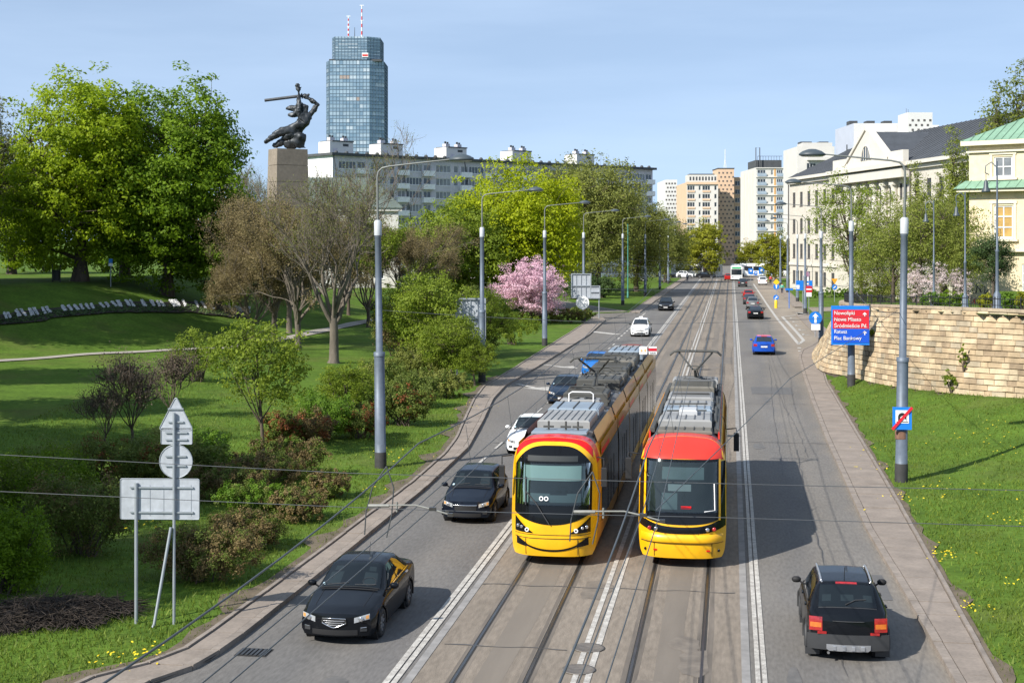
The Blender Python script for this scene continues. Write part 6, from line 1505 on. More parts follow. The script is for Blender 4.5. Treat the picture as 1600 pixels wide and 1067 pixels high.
def pantograph(root, y, zr, zc, w_, flip=1):
    b = MB(); b.tube([(-.45, y - flip * .4, zr + .3), (.45, y - flip * .4, zr + .3)], .04, 6); b.tube([(-.45, y + flip * .6, zr + .3), (.45, y + flip * .6, zr + .3)], .04, 6)
    for x in (-.4, .4): b.tube([(x, y - flip * .4, zr + .3), (x, y + flip * .6, zr + .3)], .03, 5); b.tube([(x, y, zr), (x, y, zr + .3)], .06, 6)
    base = b.build('pantograph_base', T_dk, root); zm = zr + .42
    b = MB(); k = (0, y + flip * 1.1, zr + (zc - zr) * .55); b.tube([(0, y - flip * .3, zr + .3), k], [.07, .05], 7); b.tube([(.12, y - flip * .2, zr + .34), (.06, k[1], k[2] + .05)], .02, 5)
    for sx in (-1, 1): b.tube([(sx * .08, k[1], k[2]), (sx * w_ * .32, y, zc - .06)], .04, 6)
    b.tube([(-.3, k[1] - flip * .1, k[2] + .1), (.3, k[1] - flip * .1, k[2] + .1)], .022, 5); b.build('pantograph_arm', T_dk, root)
    b = MB()
    for dy in (-.16, .16):
        b.tube([(-w_ * .5, y + dy, zc - .16), (-w_ * .42, y + dy, zc - .03), (-w_ * .34, y + dy, zc), (w_ * .34, y + dy, zc), (w_ * .42, y + dy, zc - .03), (w_ * .5, y + dy, zc - .16)], .034, 6)
    for x in (-w_ * .32, w_ * .32): b.tube([(x, y - .16, zc - .04), (x, y + .16, zc - .04)], .02, 5)
    b.build('pantograph_head', T_dk, root)
# ---- left tram
TX, TY = -4.87, 38.7
t1 = Tram(32.5, .42, 1.0, .55); tr1 = empty('tram', (TX, TY, 0), 0, 'five-section yellow and red tram with smiling bumper, on the left track', 'tram', 'trams')
t1.shell(tr1, [T_yel, T_red, T_roof, T_blk], 2.75, 1.6, None)
arch = lambda x: 3.365 - .60 * (abs(x) / 1.19) ** 3.6
o = t1.patch(-1.185, 1.185, arch, lambda x: t1.ztop(x) - .002, .006, 40, 8).build('roof_cap', T_red, tr1)
blk = lambda x: 1.17 + .26 * (abs(x) / 1.02) ** 2
scr = t1.patch(-1.075, 1.075, blk, lambda x: 3.27 - .52 * (abs(x) / 1.075) ** 3.6, .012, 40, 14).build('front_mask', T_blk, tr1)
g = t1.patch(-1.01, 1.01, 1.72, 2.80, .018, 16, 8).build('windscreen', T_cab, tr1)
t1.patch(-.84, .80, 2.36, 2.76, .024, 10, 4).build('cab_blind', T_blind, g); t1.patch(-.97, -.66, 1.76, 2.4, .023, 3, 4).build('cab_pillar', T_blind, g)
t1.patch(-.6, -.05, 1.80, 2.02, .023, 6, 3).build('cab_desk', T_cabl, g); t1.patch(.42, .80, 1.78, 2.02, .023, 5, 3).build('cab_desk', T_cabl, g); t1.patch(-.05, .42, 1.78, 1.98, .022, 5, 3).build('cab_desk', T_cabl, g); t1.patch(.82, .90, 1.78, 2.75, .023, 2, 4).build('cab_pillar', T_cabl, g)
t1.patch(-1.02, 1.02, 1.70, 2.82, .045, 16, 8).build('pane', T_gl, g)
for x in (-.28, -.14):
    b = MB(); b.tube([t1.P(x + .05 * math.cos(a), 1.88 + .05 * math.sin(a), .05) for a in np.linspace(0, 2 * math.pi, 13)], .016, 5); b.build('white_ring', m_wp, g)
t1.patch(-.7, .7, 2.87, 3.02, .02, 12, 2).build('route_display', T_cab, scr)
b = MB(); b.tube([t1.P(-.05, 1.2, .07), t1.P(-.42, 1.75, .07), t1.P(-.72, 2.05, .07)], .018, 5); b.tube([t1.P(-.72, 1.7, .075), t1.P(-.74, 2.45, .07)], .022, 5); b.build('wiper', m_plas, tr1)
for sd in (1, -1):
    x0, x1 = sorted((sd * .52, sd * 1.05)); hl = t1.patch(x0, x1, lambda x: .93 + .02 * abs(x), lambda x: .96 + .40 * max(0, (abs(x) - .52) / .53) ** 1.1, .018, 10, 5).build('headlight', T_blk, tr1)
    b = MB(); q = t1.P(sd * .68, 1.02, .03); b.tube([(q[0] + .045 * math.cos(a), q[1], q[2] + .045 * math.sin(a)) for a in np.linspace(0, 2 * math.pi, 13)], .018, 5); b.build('lamp_ring', m_wp, hl)
    for dx, rr_ in ((.16, .045), (.27, .05)): q = t1.P(sd * (.68 + dx), 1.06 + dx * .15, .025); b = MB(); b.lathe([(rr_, 0), (rr_, .02), (rr_ * .5, .03), (0, .02)], n=12); mt = Matrix.Rotation(math.pi / 2, 3, 'X'); b.v = [tuple(mt @ Vector(p) + Vector(q)) for p in b.v]; b.build('lamp', m_chrome, hl)
    x0, x1 = sorted((sd * .70, sd * 1.0)); t1.patch(x0, x1, lambda x: .56 + .14 * (abs(x) - .7), lambda x: .66 + .55 * (abs(x) - .7), .02, 6, 3).build('fog_light', T_blk, tr1)
    b = MB(); b.tube([t1.P(sd * .72, .78, .016), t1.P(sd * .72, .34, .016)], .008, 4); b.build('skirt_seam', m_seam, tr1)
    b = MB(); p = (sd * 1.2, .75, 2.95); b.tube([p, (sd * 1.42, .35, 2.98), (sd * 1.42, .35, 2.75)], .018, 5); b.box((sd * 1.42, .35, 2.47), (.15, .10, .52), bev=.03); b.build('mirror', m_intake, tr1)
smile = lambda x: .44 + .30 * (abs(x) / .98) ** 2.2
t1.patch(-.98, .98, lambda x: smile(x), lambda x: smile(x) + .055, .018, 30, 3).build('bumper_grin', T_blk, tr1)
b = MB(); b.tube([t1.P(x, .80, .014) for x in np.linspace(-1.05, 1.05, 15)], .008, 4); b.tube([t1.P(x, .90, .014) for x in np.linspace(-1.05, 1.05, 15)], .007, 4); b.build('panel_seam', m_seam, tr1)
J = [8.2, 13.4, 19.2, 24.6]; ed = [1.9] + J + [32.2]
for sd in (1, -1):
    for a, c in zip(ed[:-1], ed[1:]):
        t1.side('side_window', a + .17, c - .17, .92, 2.76, sd, T_side, tr1)
        t1.side('side_band', a + .17, c - .17, 2.80, 3.16, sd, T_gold, tr1)
        t1.side('red_stripe', a + .35, a + .35 + (c - a) * .4, 2.80, 2.95, sd, T_red, tr1, .016)
        b = MB()
        for yy in (a + (c - a) * .35, a + (c - a) * .52, a + (c - a) * .69): b.box((sd * 1.212, yy, 1.6), (.02, .03, 1.3))
        b.build('door_seams', m_seam, tr1)
        b = MB(); b.grid([[(sd * 1.10, a + .17, 3.14), (sd * 1.02, a + .17, 3.36), (sd * .97, a + .17, 3.50)], [(sd * 1.10, c - .17, 3.14), (sd * 1.02, c - .17, 3.36), (sd * .97, c - .17, 3.50)]], flip=sd < 0); b.grid([[(sd * .97, a + .17, 3.50), (sd * .93, a + .17, 3.36)], [(sd * .97, c - .17, 3.50), (sd * .93, c - .17, 3.36)]], flip=sd < 0); b.build('roof_fairing', T_gold if sd > 0 else T_sill, tr1)
for j in J:
    b = MB(); P = [(sd * x * 1.012, j, z) for sd in (1,) for x, z in OUT] + [(-x * 1.012, j, z) for x, z in OUT[::-1]]
    b.grid([[(p[0], j - .16, p[2]) for p in P], [(p[0] * .985, j - .05, p[2]) for p in P], [(p[0], j, p[2]) for p in P], [(p[0] * .985, j + .05, p[2]) for p in P], [(p[0], j + .16, p[2]) for p in P]]); b.build('bellows', T_blk, tr1)
rz_ = 3.42
rbox(tr1, 'aerial_tray', 0, 1.75, 2.6, 1.6, rz_, .07, T_bl, .02)
b = MB()
for x in (-.35, .15, .5): b.tube([(x, 2.2, rz_), (x, 2.2, rz_ + .32)], .03, 5); b.box((x, 2.2, rz_ + .16), (.3, .08, .05))
b.build('aerials', T_dk, tr1)
rbox(tr1, 'cooling_unit', 0, 2.9, 5.4, 1.55, rz_, .26, T_lg, .05, [ribs(0, 2.95, 5.3, 1.4, rz_ + .26, 7, T_lg, False)])
rbox(tr1, 'cooling_lid', 0, 5.5, 7.4, 1.6, rz_, .30, T_bl, .04, [ribs(0, 5.5, 7.4, 1.5, rz_ + .30, 3, T_dk, False)])
b = MB(); b.tube([(-.4, 7.9, rz_), (-.4, 7.9, rz_ + .50), (-.3, 7.9, rz_ + .56), (.3, 7.9, rz_ + .56), (.4, 7.9, rz_ + .50), (.4, 7.9, rz_)], .02, 6); b.build('guard_hoop', m_wp, tr1)
rbox(tr1, 'vent_box', -.05, 7.95, 8.6, 1.3, rz_, .3, T_lg, .03, [fan(-.3, 8.3, rz_ + .3, .2), fan(.25, 8.3, rz_ + .3, .2)])
for y0, y1, w_, h, m in ((9.0, 10.4, 1.5, .42, T_dk), (10.6, 11.6, 1.2, .3, T_br), (13.9, 15.4, 1.6, .40, T_dk), (15.6, 17.6, 1.5, .34, T_br), (17.8, 18.9, 1.4, .42, T_dk), (19.6, 21.6, 1.55, .38, T_dk), (21.8, 24.0, 1.5, .42, T_br), (25.0, 26.6, 1.6, .40, T_dk), (26.9, 29.2, 1.6, .44, T_bl), (29.4, 31.2, 1.55, .38, T_lg)):
    rbox(tr1, 'roof_box', random.uniform(-.08, .08), y0, y1, w_, rz_, h, m, .05, [ribs(0, y0 + .1, y1 - .1, w_ * .8, rz_ + h, 4, T_dk, random.random() < .5)] + ([fan(-.3, (y0 + y1) / 2, rz_ + h, .28), fan(.35, (y0 + y1) / 2, rz_ + h, .28)] if m is T_br else []))
for y in (9.5, 14.5, 16.8, 20.5, 23):
    b = MB(); b.tube([(-.75, y, rz_ + .1), (-.6, y + .5, rz_ + .5), (.1, y + .7, rz_ + .52), (.7, y + .4, rz_ + .2)], .035, 5); b.tube([(.8, y - .5, rz_ + .15), (.8, y + .9, rz_ + .2)], .05, 5); b.build('cable', T_dk, tr1)
pantograph(tr1, 12.3, rz_, 4.74, 1.7)
b = MB(); b.tube([(x * .92, 32.3, 3.30 + .42 * (1 - (abs(x) / 1.15) ** 3)) for x in np.linspace(-1.15, 1.15, 15)], .06, 6); b.build('rear_fairing', T_sill, tr1)
for sd in (1, -1):
    for y in (3.0, 5.0, 15.8, 17.6, 28, 30): b = MB(); b.tube([(sd * .72, y, .31), (sd * .84, y, .31)], .30, 16); b.build('wheel', m_rail, tr1)
# ---- right tram
t2 = Tram(16.4, .85, .8, .65); tr2 = empty('tram', (-1.33, 39.0, 0), 0, 'short yellow tram with plain red roof front, on the right track', 'tram', 'trams')
t2.shell(tr2, [T_yel, T_red2, T_roof, T_blk], 2.9, 1.9, None)
t2.patch(-1.19, 1.19, lambda x: 2.93 - .05 * (abs(x) / 1.2) ** 2, lambda x: t2.ztop(x) - .002, .006, 40, 10).build('roof_cap', T_red2, tr2)
m2 = t2.patch(-1.0, 1.0, lambda x: 1.22 + .12 * (abs(x)) ** 2.5, 2.92, .012, 30, 14).build('front_mask', T_blk, tr2)
g = t2.patch(-.93, .93, 1.56, 2.84, .018, 16, 8).build('windscreen', T_cab, tr2)
t2.patch(-.55, .60, 2.40, 2.72, .022, 8, 3).build('cab_panel', T_cabl, g); t2.patch(-.55, -.12, 1.62, 2.05, .022, 5, 4).build('driver_seat', T_cabl, g); t2.patch(-.38, .25, 2.1, 2.28, .022, 5, 2).build('cab_blind', M('cab_grey', (.22, .24, .25), .7, .1, 1), g)
b = MB(); b.box(t2.P(.12, 1.68, .03), (.28, .02, .08)); b.build('notice', T_red, g)
t2.patch(-.95, .95, 1.54, 2.86, .045, 16, 8).build('pane', T_gl, g)
for sd in (1, -1):
    x0, x1 = sorted((sd * 1.0, sd * 1.05)); t2.patch(x0, x1, 1.32, 2.92, .016, 2, 8).build('corner_trim', T_yel, tr2)
    x0, x1 = sorted((sd * 1.06, sd * 1.18)); t2.patch(x0, x1, 1.15, 2.85, .014, 3, 8).build('corner_glass', T_side, tr2)
    b = MB(); b.tube([t2.P(sd * .82, .72, .016), t2.P(sd * .82, .34, .016)] if sd > 0 else [t2.P(-.75, .72, .016), t2.P(-.75, .34, .016)], .008, 4); b.build('skirt_seam', m_seam, tr2)
    b = MB(); b.tube([t2.P(sd * .45, .98, .016), t2.P(sd * .45, .76, .016)], .006, 4); b.build('panel_seam', m_seam, tr2)
    q = t2.P(sd * .72, .52, .02); b = MB(); b.box(q, (.10, .02, .04)); b.build('towing_mark', T_red, tr2)
    q = t2.P(sd * 1.0, .5, .02); b = MB(); b.lathe([(.04, 0), (.04, .015), (0, .015)], n=10); mt = Matrix.Rotation(math.pi / 2, 3, 'X'); b.v = [tuple(mt @ Vector(p) + Vector(q)) for p in b.v]; b.build('socket', T_blk, tr2)
belt = t2.patch(-1.19, 1.19, lambda x: .98 + .17 * (abs(x) / 1.19) ** 3, lambda x: 1.16 + .16 * abs(x) ** 2.5, .014, 30, 4).build('lamp_belt', T_blk, tr2)
for x, m in ((.70, m_chrome), (.88, m_tail), (-.70, m_chrome), (-.88, m_tail)):
    q = t2.P(x, 1.10, .03); b = MB(); b.lathe([(.055, 0), (.055, .02), (.03, .03), (0, .02)], n=12); mt = Matrix.Rotation(math.pi / 2, 3, 'X'); b.v = [tuple(mt @ Vector(p) + Vector(q)) for p in b.v]; b.build('headlight', m, belt)
b = MB(); b.grid([[t2.P(x, z, o_) for x in np.linspace(-1.12, 1.12, 21)] for z, o_ in ((.74, .005), (.73, .05), (.76, .07), (.90, .07), (.96, .01))]); b.build('bumper', T_yel, tr2)
b = MB(); b.tube([t2.P(x, .725, .03) for x in np.linspace(-1.12, 1.12, 15)], .012, 4); b.build('bumper_seam', m_seam, tr2)
b = MB(); b.tube([t2.P(.62, 1.58, .06), t2.P(.9, 1.6, .06), t2.P(.88, 2.3, .06)], .016, 5); b.build('wiper', m_light, tr2)
for sd in (1, -1):
    for a, c in ((2.2, 8.2), (8.5, 16.0)):
        t2.side('side_window', a, c, 1.12, 2.74, sd, T_side, tr2); t2.side('side_band', a, c, 2.8, 3.14, sd, M('tram_band_cream', (.62, .50, .30), .5, .1, 1), tr2)
        b = MB(); b.box((sd * .99, (a + c) / 2, 3.36), (.05, c - a - .1, .20), bev=.02); b.build('roof_fairing', T_red2, tr2)
    b = MB(); p = (sd * 1.2, 6.5 if sd > 0 else .9, 3.0); b.tube([p, (sd * 1.5, p[1] - .1, 3.05), (sd * 1.5, p[1] - .1, 2.95)], .02, 5); b.box((sd * 1.5, p[1] - .1, 2.62), (.17, .10, .58), bev=.03); b.build('mirror', m_intake, tr2)
b = MB(); P = [(x * 1.012, z) for x, z in OUT] + [(-x * 1.012, z) for x, z in OUT[::-1]]; b.grid([[(x, 8.2, z) for x, z in P], [(x * .98, 8.35, z) for x, z in P], [(x, 8.5, z) for x, z in P]]); b.build('bellows', T_blk, tr2)
for nm, y0, y1, w_, h, m in (('front_tray', 2.1, 2.9, 1.6, .10, T_br), ('cooling_unit', 2.95, 4.1, 1.55, .30, T_lg), ('equipment_box', 4.2, 5.4, 1.5, .26, T_lg), ('equipment_box', 5.5, 6.5, 1.5, .32, T_bl), ('equipment_box', 6.7, 8.0, 1.55, .30, T_lg), ('equipment_box', 8.6, 10.4, 1.5, .34, T_lg), ('resistor_box', 10.8, 12.8, 1.5, .46, T_br), ('equipment_box', 13.0, 14.4, 1.55, .36, T_dk), ('rear_box', 15.0, 16.2, 1.7, .30, T_lg)):
    rbox(tr2, nm, 0, y0, y1, w_, rz_, h, m, .05, [ribs(0, y0 + .08, y1 - .08, w_ * .85, rz_ + h, 5, T_roof if m is not T_br else T_dk, y0 > 8)])
rbox(tr2, 'hatch', .05, 4.3, 5.2, .55, rz_ + .26, .16, M('equipment_white', (.42, .43, .44), .6, .08, 1), .04)
for y in (4.6, 6.4, 9.4, 13.5):
    b = MB(); b.tube([(-.85, y - .8, rz_ + .12), (-.88, y + .9, rz_ + .14)], .05, 5); b.tube([(.88, y - .7, rz_ + .12), (.86, y + .9, rz_ + .16)], .06, 5); b.tube([(-.6, y, rz_ + .36), (.6, y + .05, rz_ + .38)], .025, 5); b.build('cable', T_dk, tr2)
for sd in (1, -1):
    b = MB(); b.box((sd * .93, 9, rz_ + .05), (.14, 13, .14), bev=.02); b.build('cable_duct', T_dk, tr2)
pantograph(tr2, 15.7, rz_, 4.74, 1.95, -1)
for sd in (1, -1):
    for y in (2.6, 4.4, 12, 13.8): b = MB(); b.tube([(sd * .72, y, .31), (sd * .84, y, .31)], .30, 16); b.build('wheel', m_rail, tr2)
# ------------------------------------------------------------------ lamp posts
m_post = M('post_bluegrey', (.105, .130, .165), .55, .12, .8, scale2=6, metal=.2); m_postd = M('post_base_black', (.03, .03, .03), .8, .25, 3); m_collar = M('collar_white', (.40, .42, .44), .5, .06, 2); m_arm = M('arm_greygreen', (.17, .18, .17), .55, .1, 2, metal=.3); m_head = M('lamp_head', (.05, .065, .075), .45, .1, 2); m_lens = M('lamp_lens', (.45, .46, .45), .3, .1, 4)
LAMP = {}
def lamp_mesh():
    b = MB(); b.lathe([(.22, .0), (.22, 1.1), (.215, 1.1), (.205, 4.55)], n=14); LAMP['lower_post'] = b.mesh('lower_post', m_post)
    b = MB(); b.lathe([(.24, -.4), (.235, .75), (.222, .78)], n=14); LAMP['base_sleeve'] = b.mesh('base_sleeve', m_postd)
    b = MB(); b.lathe([(.225, 4.5), (.225, 4.66), (.135, 4.68), (.125, 9.1), (.135, 9.12), (.135, 9.2)], n=14); LAMP['upper_post'] = b.mesh('upper_post', m_post)
    b = MB(); b.lathe([(.15, 9.2), (.15, 9.74), (.09, 9.8)], n=14); LAMP['collar'] = b.mesh('collar', m_collar)
    b = MB(); P = [(0, 0, 9.75), (0, 0, 11.45), (.05, 0, 11.68), (.2, 0, 11.82), (.5, 0, 11.88), (3.1, 0, 12.12)]; b.tube(P, [.05, .042, .04, .036, .034, .026], 8); LAMP['arm'] = b.mesh('arm', m_arm)
    b = MB(); h = MB(); h.lathe([(0, .20), (.12, .19), (.30, .12), (.42, .02), (.43, -.03), (.38, -.06)], n=18); b.add([(p[0] * 1.15 + 3.35, p[1] * .8, p[2] + 12.10) for p in h.v], h.f, 0, True); LAMP['lamp_head'] = b.mesh('lamp_head', m_head)
    b = MB(); h = MB(); h.lathe([(.36, -.055), (.34, -.085), (.0, -.09)], n=16); b.add([(p[0] * 1.15 + 3.35, p[1] * .8, p[2] + 12.10) for p in h.v], h.f, 0, True); LAMP['lens'] = b.mesh('lens', m_lens)
lamp_mesh()
ORD = ['nearest', 'second', 'third', 'fourth', 'fifth', 'sixth', 'seventh', 'eighth']
def lamp(x, y, rz, label, group, lean=0, head=True, z=None):
    o = empty('lamp_post', (x, y, zg(x, y) if z is None else z), rz, label, 'lamp post', group); o.rotation_euler[1] = lean
    for k in ('base_sleeve', 'lower_post', 'upper_post', 'collar', 'arm'): part(k, LAMP[k], o)
    if head: h = part('lamp_head', LAMP['lamp_head'], o); part('lens', LAMP['lens'], h)
    return o
for i, (x, y) in enumerate(((-13.48, 53.97), (-15.31, 87.2), (-15.41, 118.1), (-15.62, 152), (-14.45, 192.3), (-13.24, 222.8), (-12.5, 254.2), (-12.4, 286))):
    lamp(x, y, .02 * i, f'{ORD[i]} blue-grey lamp post along the left kerb, counted from the bridge', 'lamp posts left of the road', -.012 if i == 0 else 0, z=-.05)
for i, (x, y) in enumerate(((6.18, 53.8), (7.0, 85.74), (7.55, 123), (8.9, 175.75), (9.4, 207), (9.4, 243), (9.4, 278))):
    lamp(x, y, math.pi + .02, f'{ORD[i]} blue-grey lamp post along the right kerb, counted from the bridge', 'lamp posts right of the road', -.012 if i == 0 else 0, z=zg(x, y) - .1)
# slim green post between the trees
X, Y = gp(981, 467); b = MB(); b.tube([(0, 0, 0), (0, 0, 11.2)], [.10, .06], 8); b.lathe([(.16, 0), (.14, .9), (.1, 1.0)], n=8)
o = empty('signal_post', (X, Y, .1), 0, 'slim turquoise post between the fourth and fifth left lamp posts', 'post'); b.build('pole', M('post_turquoise', (.05, .22, .18), .5, .1, 2), o); b = MB(); b.box((0, .1, 5.2), (.3, .25, .5)); b.build('bracket_box', m_post, o)
# tunnel-end sign and rust band on the nearest right post
m_sblue = M('sign_blue', (.010, .17, .60), .4, .04, 2); m_sred = M('sign_red', (.55, .015, .03), .4, .04, 2); m_swht = M('sign_white', (.76, .76, .76), .4, .04, 2); m_sblk = M('sign_black', (.015, .015, .016), .5, 0); m_sback = M('sign_back', (.38, .405, .44), .5, .07, 2, scale2=6, metal=.1); m_syel = M('sign_yellow', (.75, .50, .02), .4, .04, 2); m_galv = M('galvanised_post', (.33, .36, .39), .45, .12, 2, metal=.4); m_or2 = M('sign_orange', (.75, .33, .02), .5, .04, 2)
def plate(root, name, c, w_, h, mat, th=.03, parent=None):
    b = MB(); b.box(c, (w_, th, h)); return b.build(name, mat, parent or root)
d1 = 52.2; o = empty('tunnel_end_sign', (6.18, 53.8 - .30, zat(652, d1)), 0, 'blue tunnel sign crossed by a red bar on the nearest right lamp post', 'sign')
plate(o, 'plate', (0, 0, 0), .68, .82, m_sblue); plate(o, 'white_field', (0, -.02, .06), .47, .47, m_swht)
b = MB(); ring = [(.15 * math.cos(a), .15 * math.sin(a) + .06) for a in np.linspace(0, math.pi, 9)]; b.add([(x, -.04, z) for x, z in [(.15, -.1)] + ring + [(-.15, -.1), (-.07, -.1), (-.07, .04), (0, .1), (.07, .04), (.07, -.1)]], [list(range(15))[:15]]); b.box((0, -.041, -.12), (.42, .004, .03)); b.build('tunnel_symbol', m_sblk, o)
b = MB(); b.box((0, -.055, 0), (.1, .012, 1.08)); bar = b.build('red_bar', m_sred, o); bar.rotation_euler = (0, R(41), 0)
b = MB(); b.lathe([(.224, 0), (.224, .28)], n=14); o2 = b.build('rust_band', M('rusty_paint', (.17, .09, .06), .9, .3, 5), o, (0, .30, -.78))
# direction board on the second right post
FONTS = {}
def text_mesh(txt, size):
    c = bpy.data.curves.new('t', 'FONT'); c.body = txt; c.size = size; c.extrude = .004; t = bpy.data.objects.new('t', c); COL.objects.link(t)
    bpy.context.view_layer.update(); dg = bpy.context.evaluated_depsgraph_get(); me = bpy.data.meshes.new_from_object(t.evaluated_get(dg)); bpy.data.objects.remove(t); return me
def text(root, txt, x, z, size, mat, y=-.06, name='lettering', sx=1.0):
    me = text_mesh(txt, size); me.materials.clear(); me.materials.append(mat); return part(name, me, root, (x, y, z), (math.pi / 2, 0, 0), (sx, 1, 1))
d2 = 83.4; z2 = zat(507.5, d2)
o = empty('direction_board', (*cam(1328.5, d2 - .5), z2), YAW * .6, 'red and blue direction board with white place names on the second right post', 'sign')
plate(o, 'plate', (0, 0, 0), 2.2, 2.28, M('board_blue', (.008, .17, .62), .4, .04, 2)); plate(o, 'red_field', (.03, -.02, .36), 2.08, 1.10, m_sred); plate(o, 'blue_field', (.03, -.021, -.62), 2.08, .78, M('board_deep_blue', (.006, .075, .52), .4, .04, 2))
for t, z in (('Nowolipki', .62), ('Nowe Miasto', .25), ('Śródmieście Pd.', -.12), ('Ratusz', -.46), ('Plac Bankowy', -.84)): text(o, t, -.95, z, .31, m_swht, sx=.92)
for z in (.60, -.48):
    b = MB(); b.add([(.82, -.055, z + .17), (.70, -.055, z + .05), (.75, -.055, z + .02), (.80, -.055, z + .07), (.80, -.055, z - .08), (.85, -.055, z - .08), (.85, -.055, z + .07), (.90, -.055, z + .02), (.94, -.055, z + .05)], [[0, 1, 2, 3, 4, 5, 6, 7, 8]]); b.build('arrow', m_swht, o)
def disc(root, name, r, mat, y=0, z=0, x=0, th=.025):
    b = MB(); h = MB(); h.lathe([(0, -th / 2), (r, -th / 2), (r, th / 2), (0, th / 2)], n=24, smooth=False); mt = Matrix.Rotation(math.pi / 2, 3, 'X'); b.add([mt @ Vector(p) + Vector((x, y, z)) for p in h.v], h.f); return b.build(name, mat, root)
def uparrow(root, z=0, s=1.0, y=-.03, ang=0, m=None, x=0):
    b = MB(); P = [(0, .26), (-.17, .07), (-.06, .09), (-.06, -.25), (.06, -.25), (.06, .09), (.17, .07)]; b.add([((u * math.cos(ang) + v * math.sin(ang)) * s + x, y, (v * math.cos(ang) - u * math.sin(ang)) * s + z) for u, v in P], [list(range(7))]); return b.build('arrow', m or m_swht, root)
def sgn(px, d, ground, label, name='traffic_sign', post=True, ph=None, pr=.035):
    X, Y = cam(px, d); zb = zg(X, Y) if ground is None else ground; o = empty(name, (X, Y, zb), YAW, label, 'sign')
    if post: b = MB(); b.tube([(0, .05, -.1), (0, .05, ph)], pr, 6); b.build('post', m_galv, o)
    return o
o = sgn(1274, 119.6, 0, 'round blue straight-ahead sign on the third right lamp post', post=False); z = zat(497, 119.6)
disc(o, 'disc', .55, m_sblue, 0, z); uparrow(o, z, 1.6); plate(o, 'white_plate', (0.03, 0, zat(511, 119.6)), 0.75, .5, m_swht)
b = MB(); b.tube([(.0, .06, z - 1.6), (0, .06, z + .7)], .04, 6); b.build('bracket', m_galv, o)
o = sgn(1264, 170, None, 'red no-entry sign with white plate beside the slip road', ph=5.2); z = zat(452, 170) - zg(*cam(1264, 170))
disc(o, 'disc', .42, m_sred, 0, z); plate(o, 'white_bar', (0, -.02, z), .62, .16, m_swht); plate(o, 'white_plate', (0, 0, zat(459, 170) - .1), .62, .5, m_swht)
plate(o, 'red_field', (0, .02, z), .74, .78, m_sred)
o = sgn(1254, 182, None, 'dark blue information board behind the no-entry sign', ph=4.4); z = zat(446, 182); plate(o, 'board', (.2, 0, z), 2.1, 1.25, m_sblue); plate(o, 'map_strip', (.5, -.02, z + .2), .5, .2, m_swht); plate(o, 'map_strip', (-.6, -.02, z - .2), .4, .5, m_swht)
o = sgn(1261, 175, None, 'faded round sign high on the fourth right post', post=False); disc(o, 'disc', .36, M('sign_faded', (.32, .16, .24), .6, .1, 2), 0, zat(429, 175)); plate(o, 'white_plate', (0, 0, zat(436, 175)), .5, .5, m_swht)
o = sgn(1304, 190, None, 'orange triangle above a small blue round sign by the hedge', ph=zat(440, 190)); z = zat(441, 190); b = MB(); b.prism([(-.42, .3), (0, -.45), (.42, .3)], -.015, .015, mt=Matrix.Rotation(math.pi / 2, 3, 'X')); q = b.build('triangle', m_or2, o, (0, -.02, z)); disc(o, 'disc', .36, m_sblue, 0, zat(450.5, 190)); uparrow(o, zat(450.5, 190), .9, ang=.8)
o = sgn(1213, 215, 0, 'yellow diamond above a blue arrow disc by the parking bay', ph=zat(438, 215)); z = zat(441, 215); b = MB(); b.prism([(0, -.5), (.5, 0), (0, .5), (-.5, 0)], -.015, .015, mt=Matrix.Rotation(math.pi / 2, 3, 'X')); b.build('diamond', m_syel, o, (0, 0, z)); disc(o, 'disc', .45, m_sblue, 0, zat(448, 215)); uparrow(o, zat(448, 215), 1.2)
o = sgn(1212.5, 186, 0, 'blue keep-right disc on a yellow bollard at the island tip', post=False); b = MB(); b.lathe([(.2, 0), (.2, 1.0), (.14, 1.1)], n=10); b.build('bollard', m_syel, o); disc(o, 'disc', .36, m_sblue, 0, zat(465, 186)); uparrow(o, zat(465, 186), .95, ang=.8); b = MB(); b.tube([(0, .05, 1), (0, .05, 2)], .03, 5); b.build('post', m_galv, o)
o = sgn(1233, 185, 0, 'slim blue street name post at the court corner', ph=.3); b = MB(); b.tube([(0, 0, 0), (0, 0, 2.6)], .05, 6); b.build('pole', m_sblue, o); plate(o, 'name_plate', (0, 0, 2.5), 1.0, .25, m_sblue)
for i, (px, py, w_, h) in enumerate(((1173, 424, 1.0, 1.2), (1190, 423, 1.2, 1.4), (1202, 428, .9, .9), (1181, 427, .7, .9), (1150, 424, .5, .9))):
    d = 305 + i * 2; o = sgn(px, d, 0, ('largest', 'second largest', 'rightmost', 'narrow middle', 'lone left')[i] + ' blue sign in the cluster at the junction', ph=zat(py, d) + h / 2); o['group'] = 'blue signs at the junction'; plate(o, 'plate', (0, -.03, zat(py, d)), w_, h, m_sblue); plate(o, 'white_field', (0, -.06, zat(py, d) + .1), w_ * .4, h * .3, m_swht)
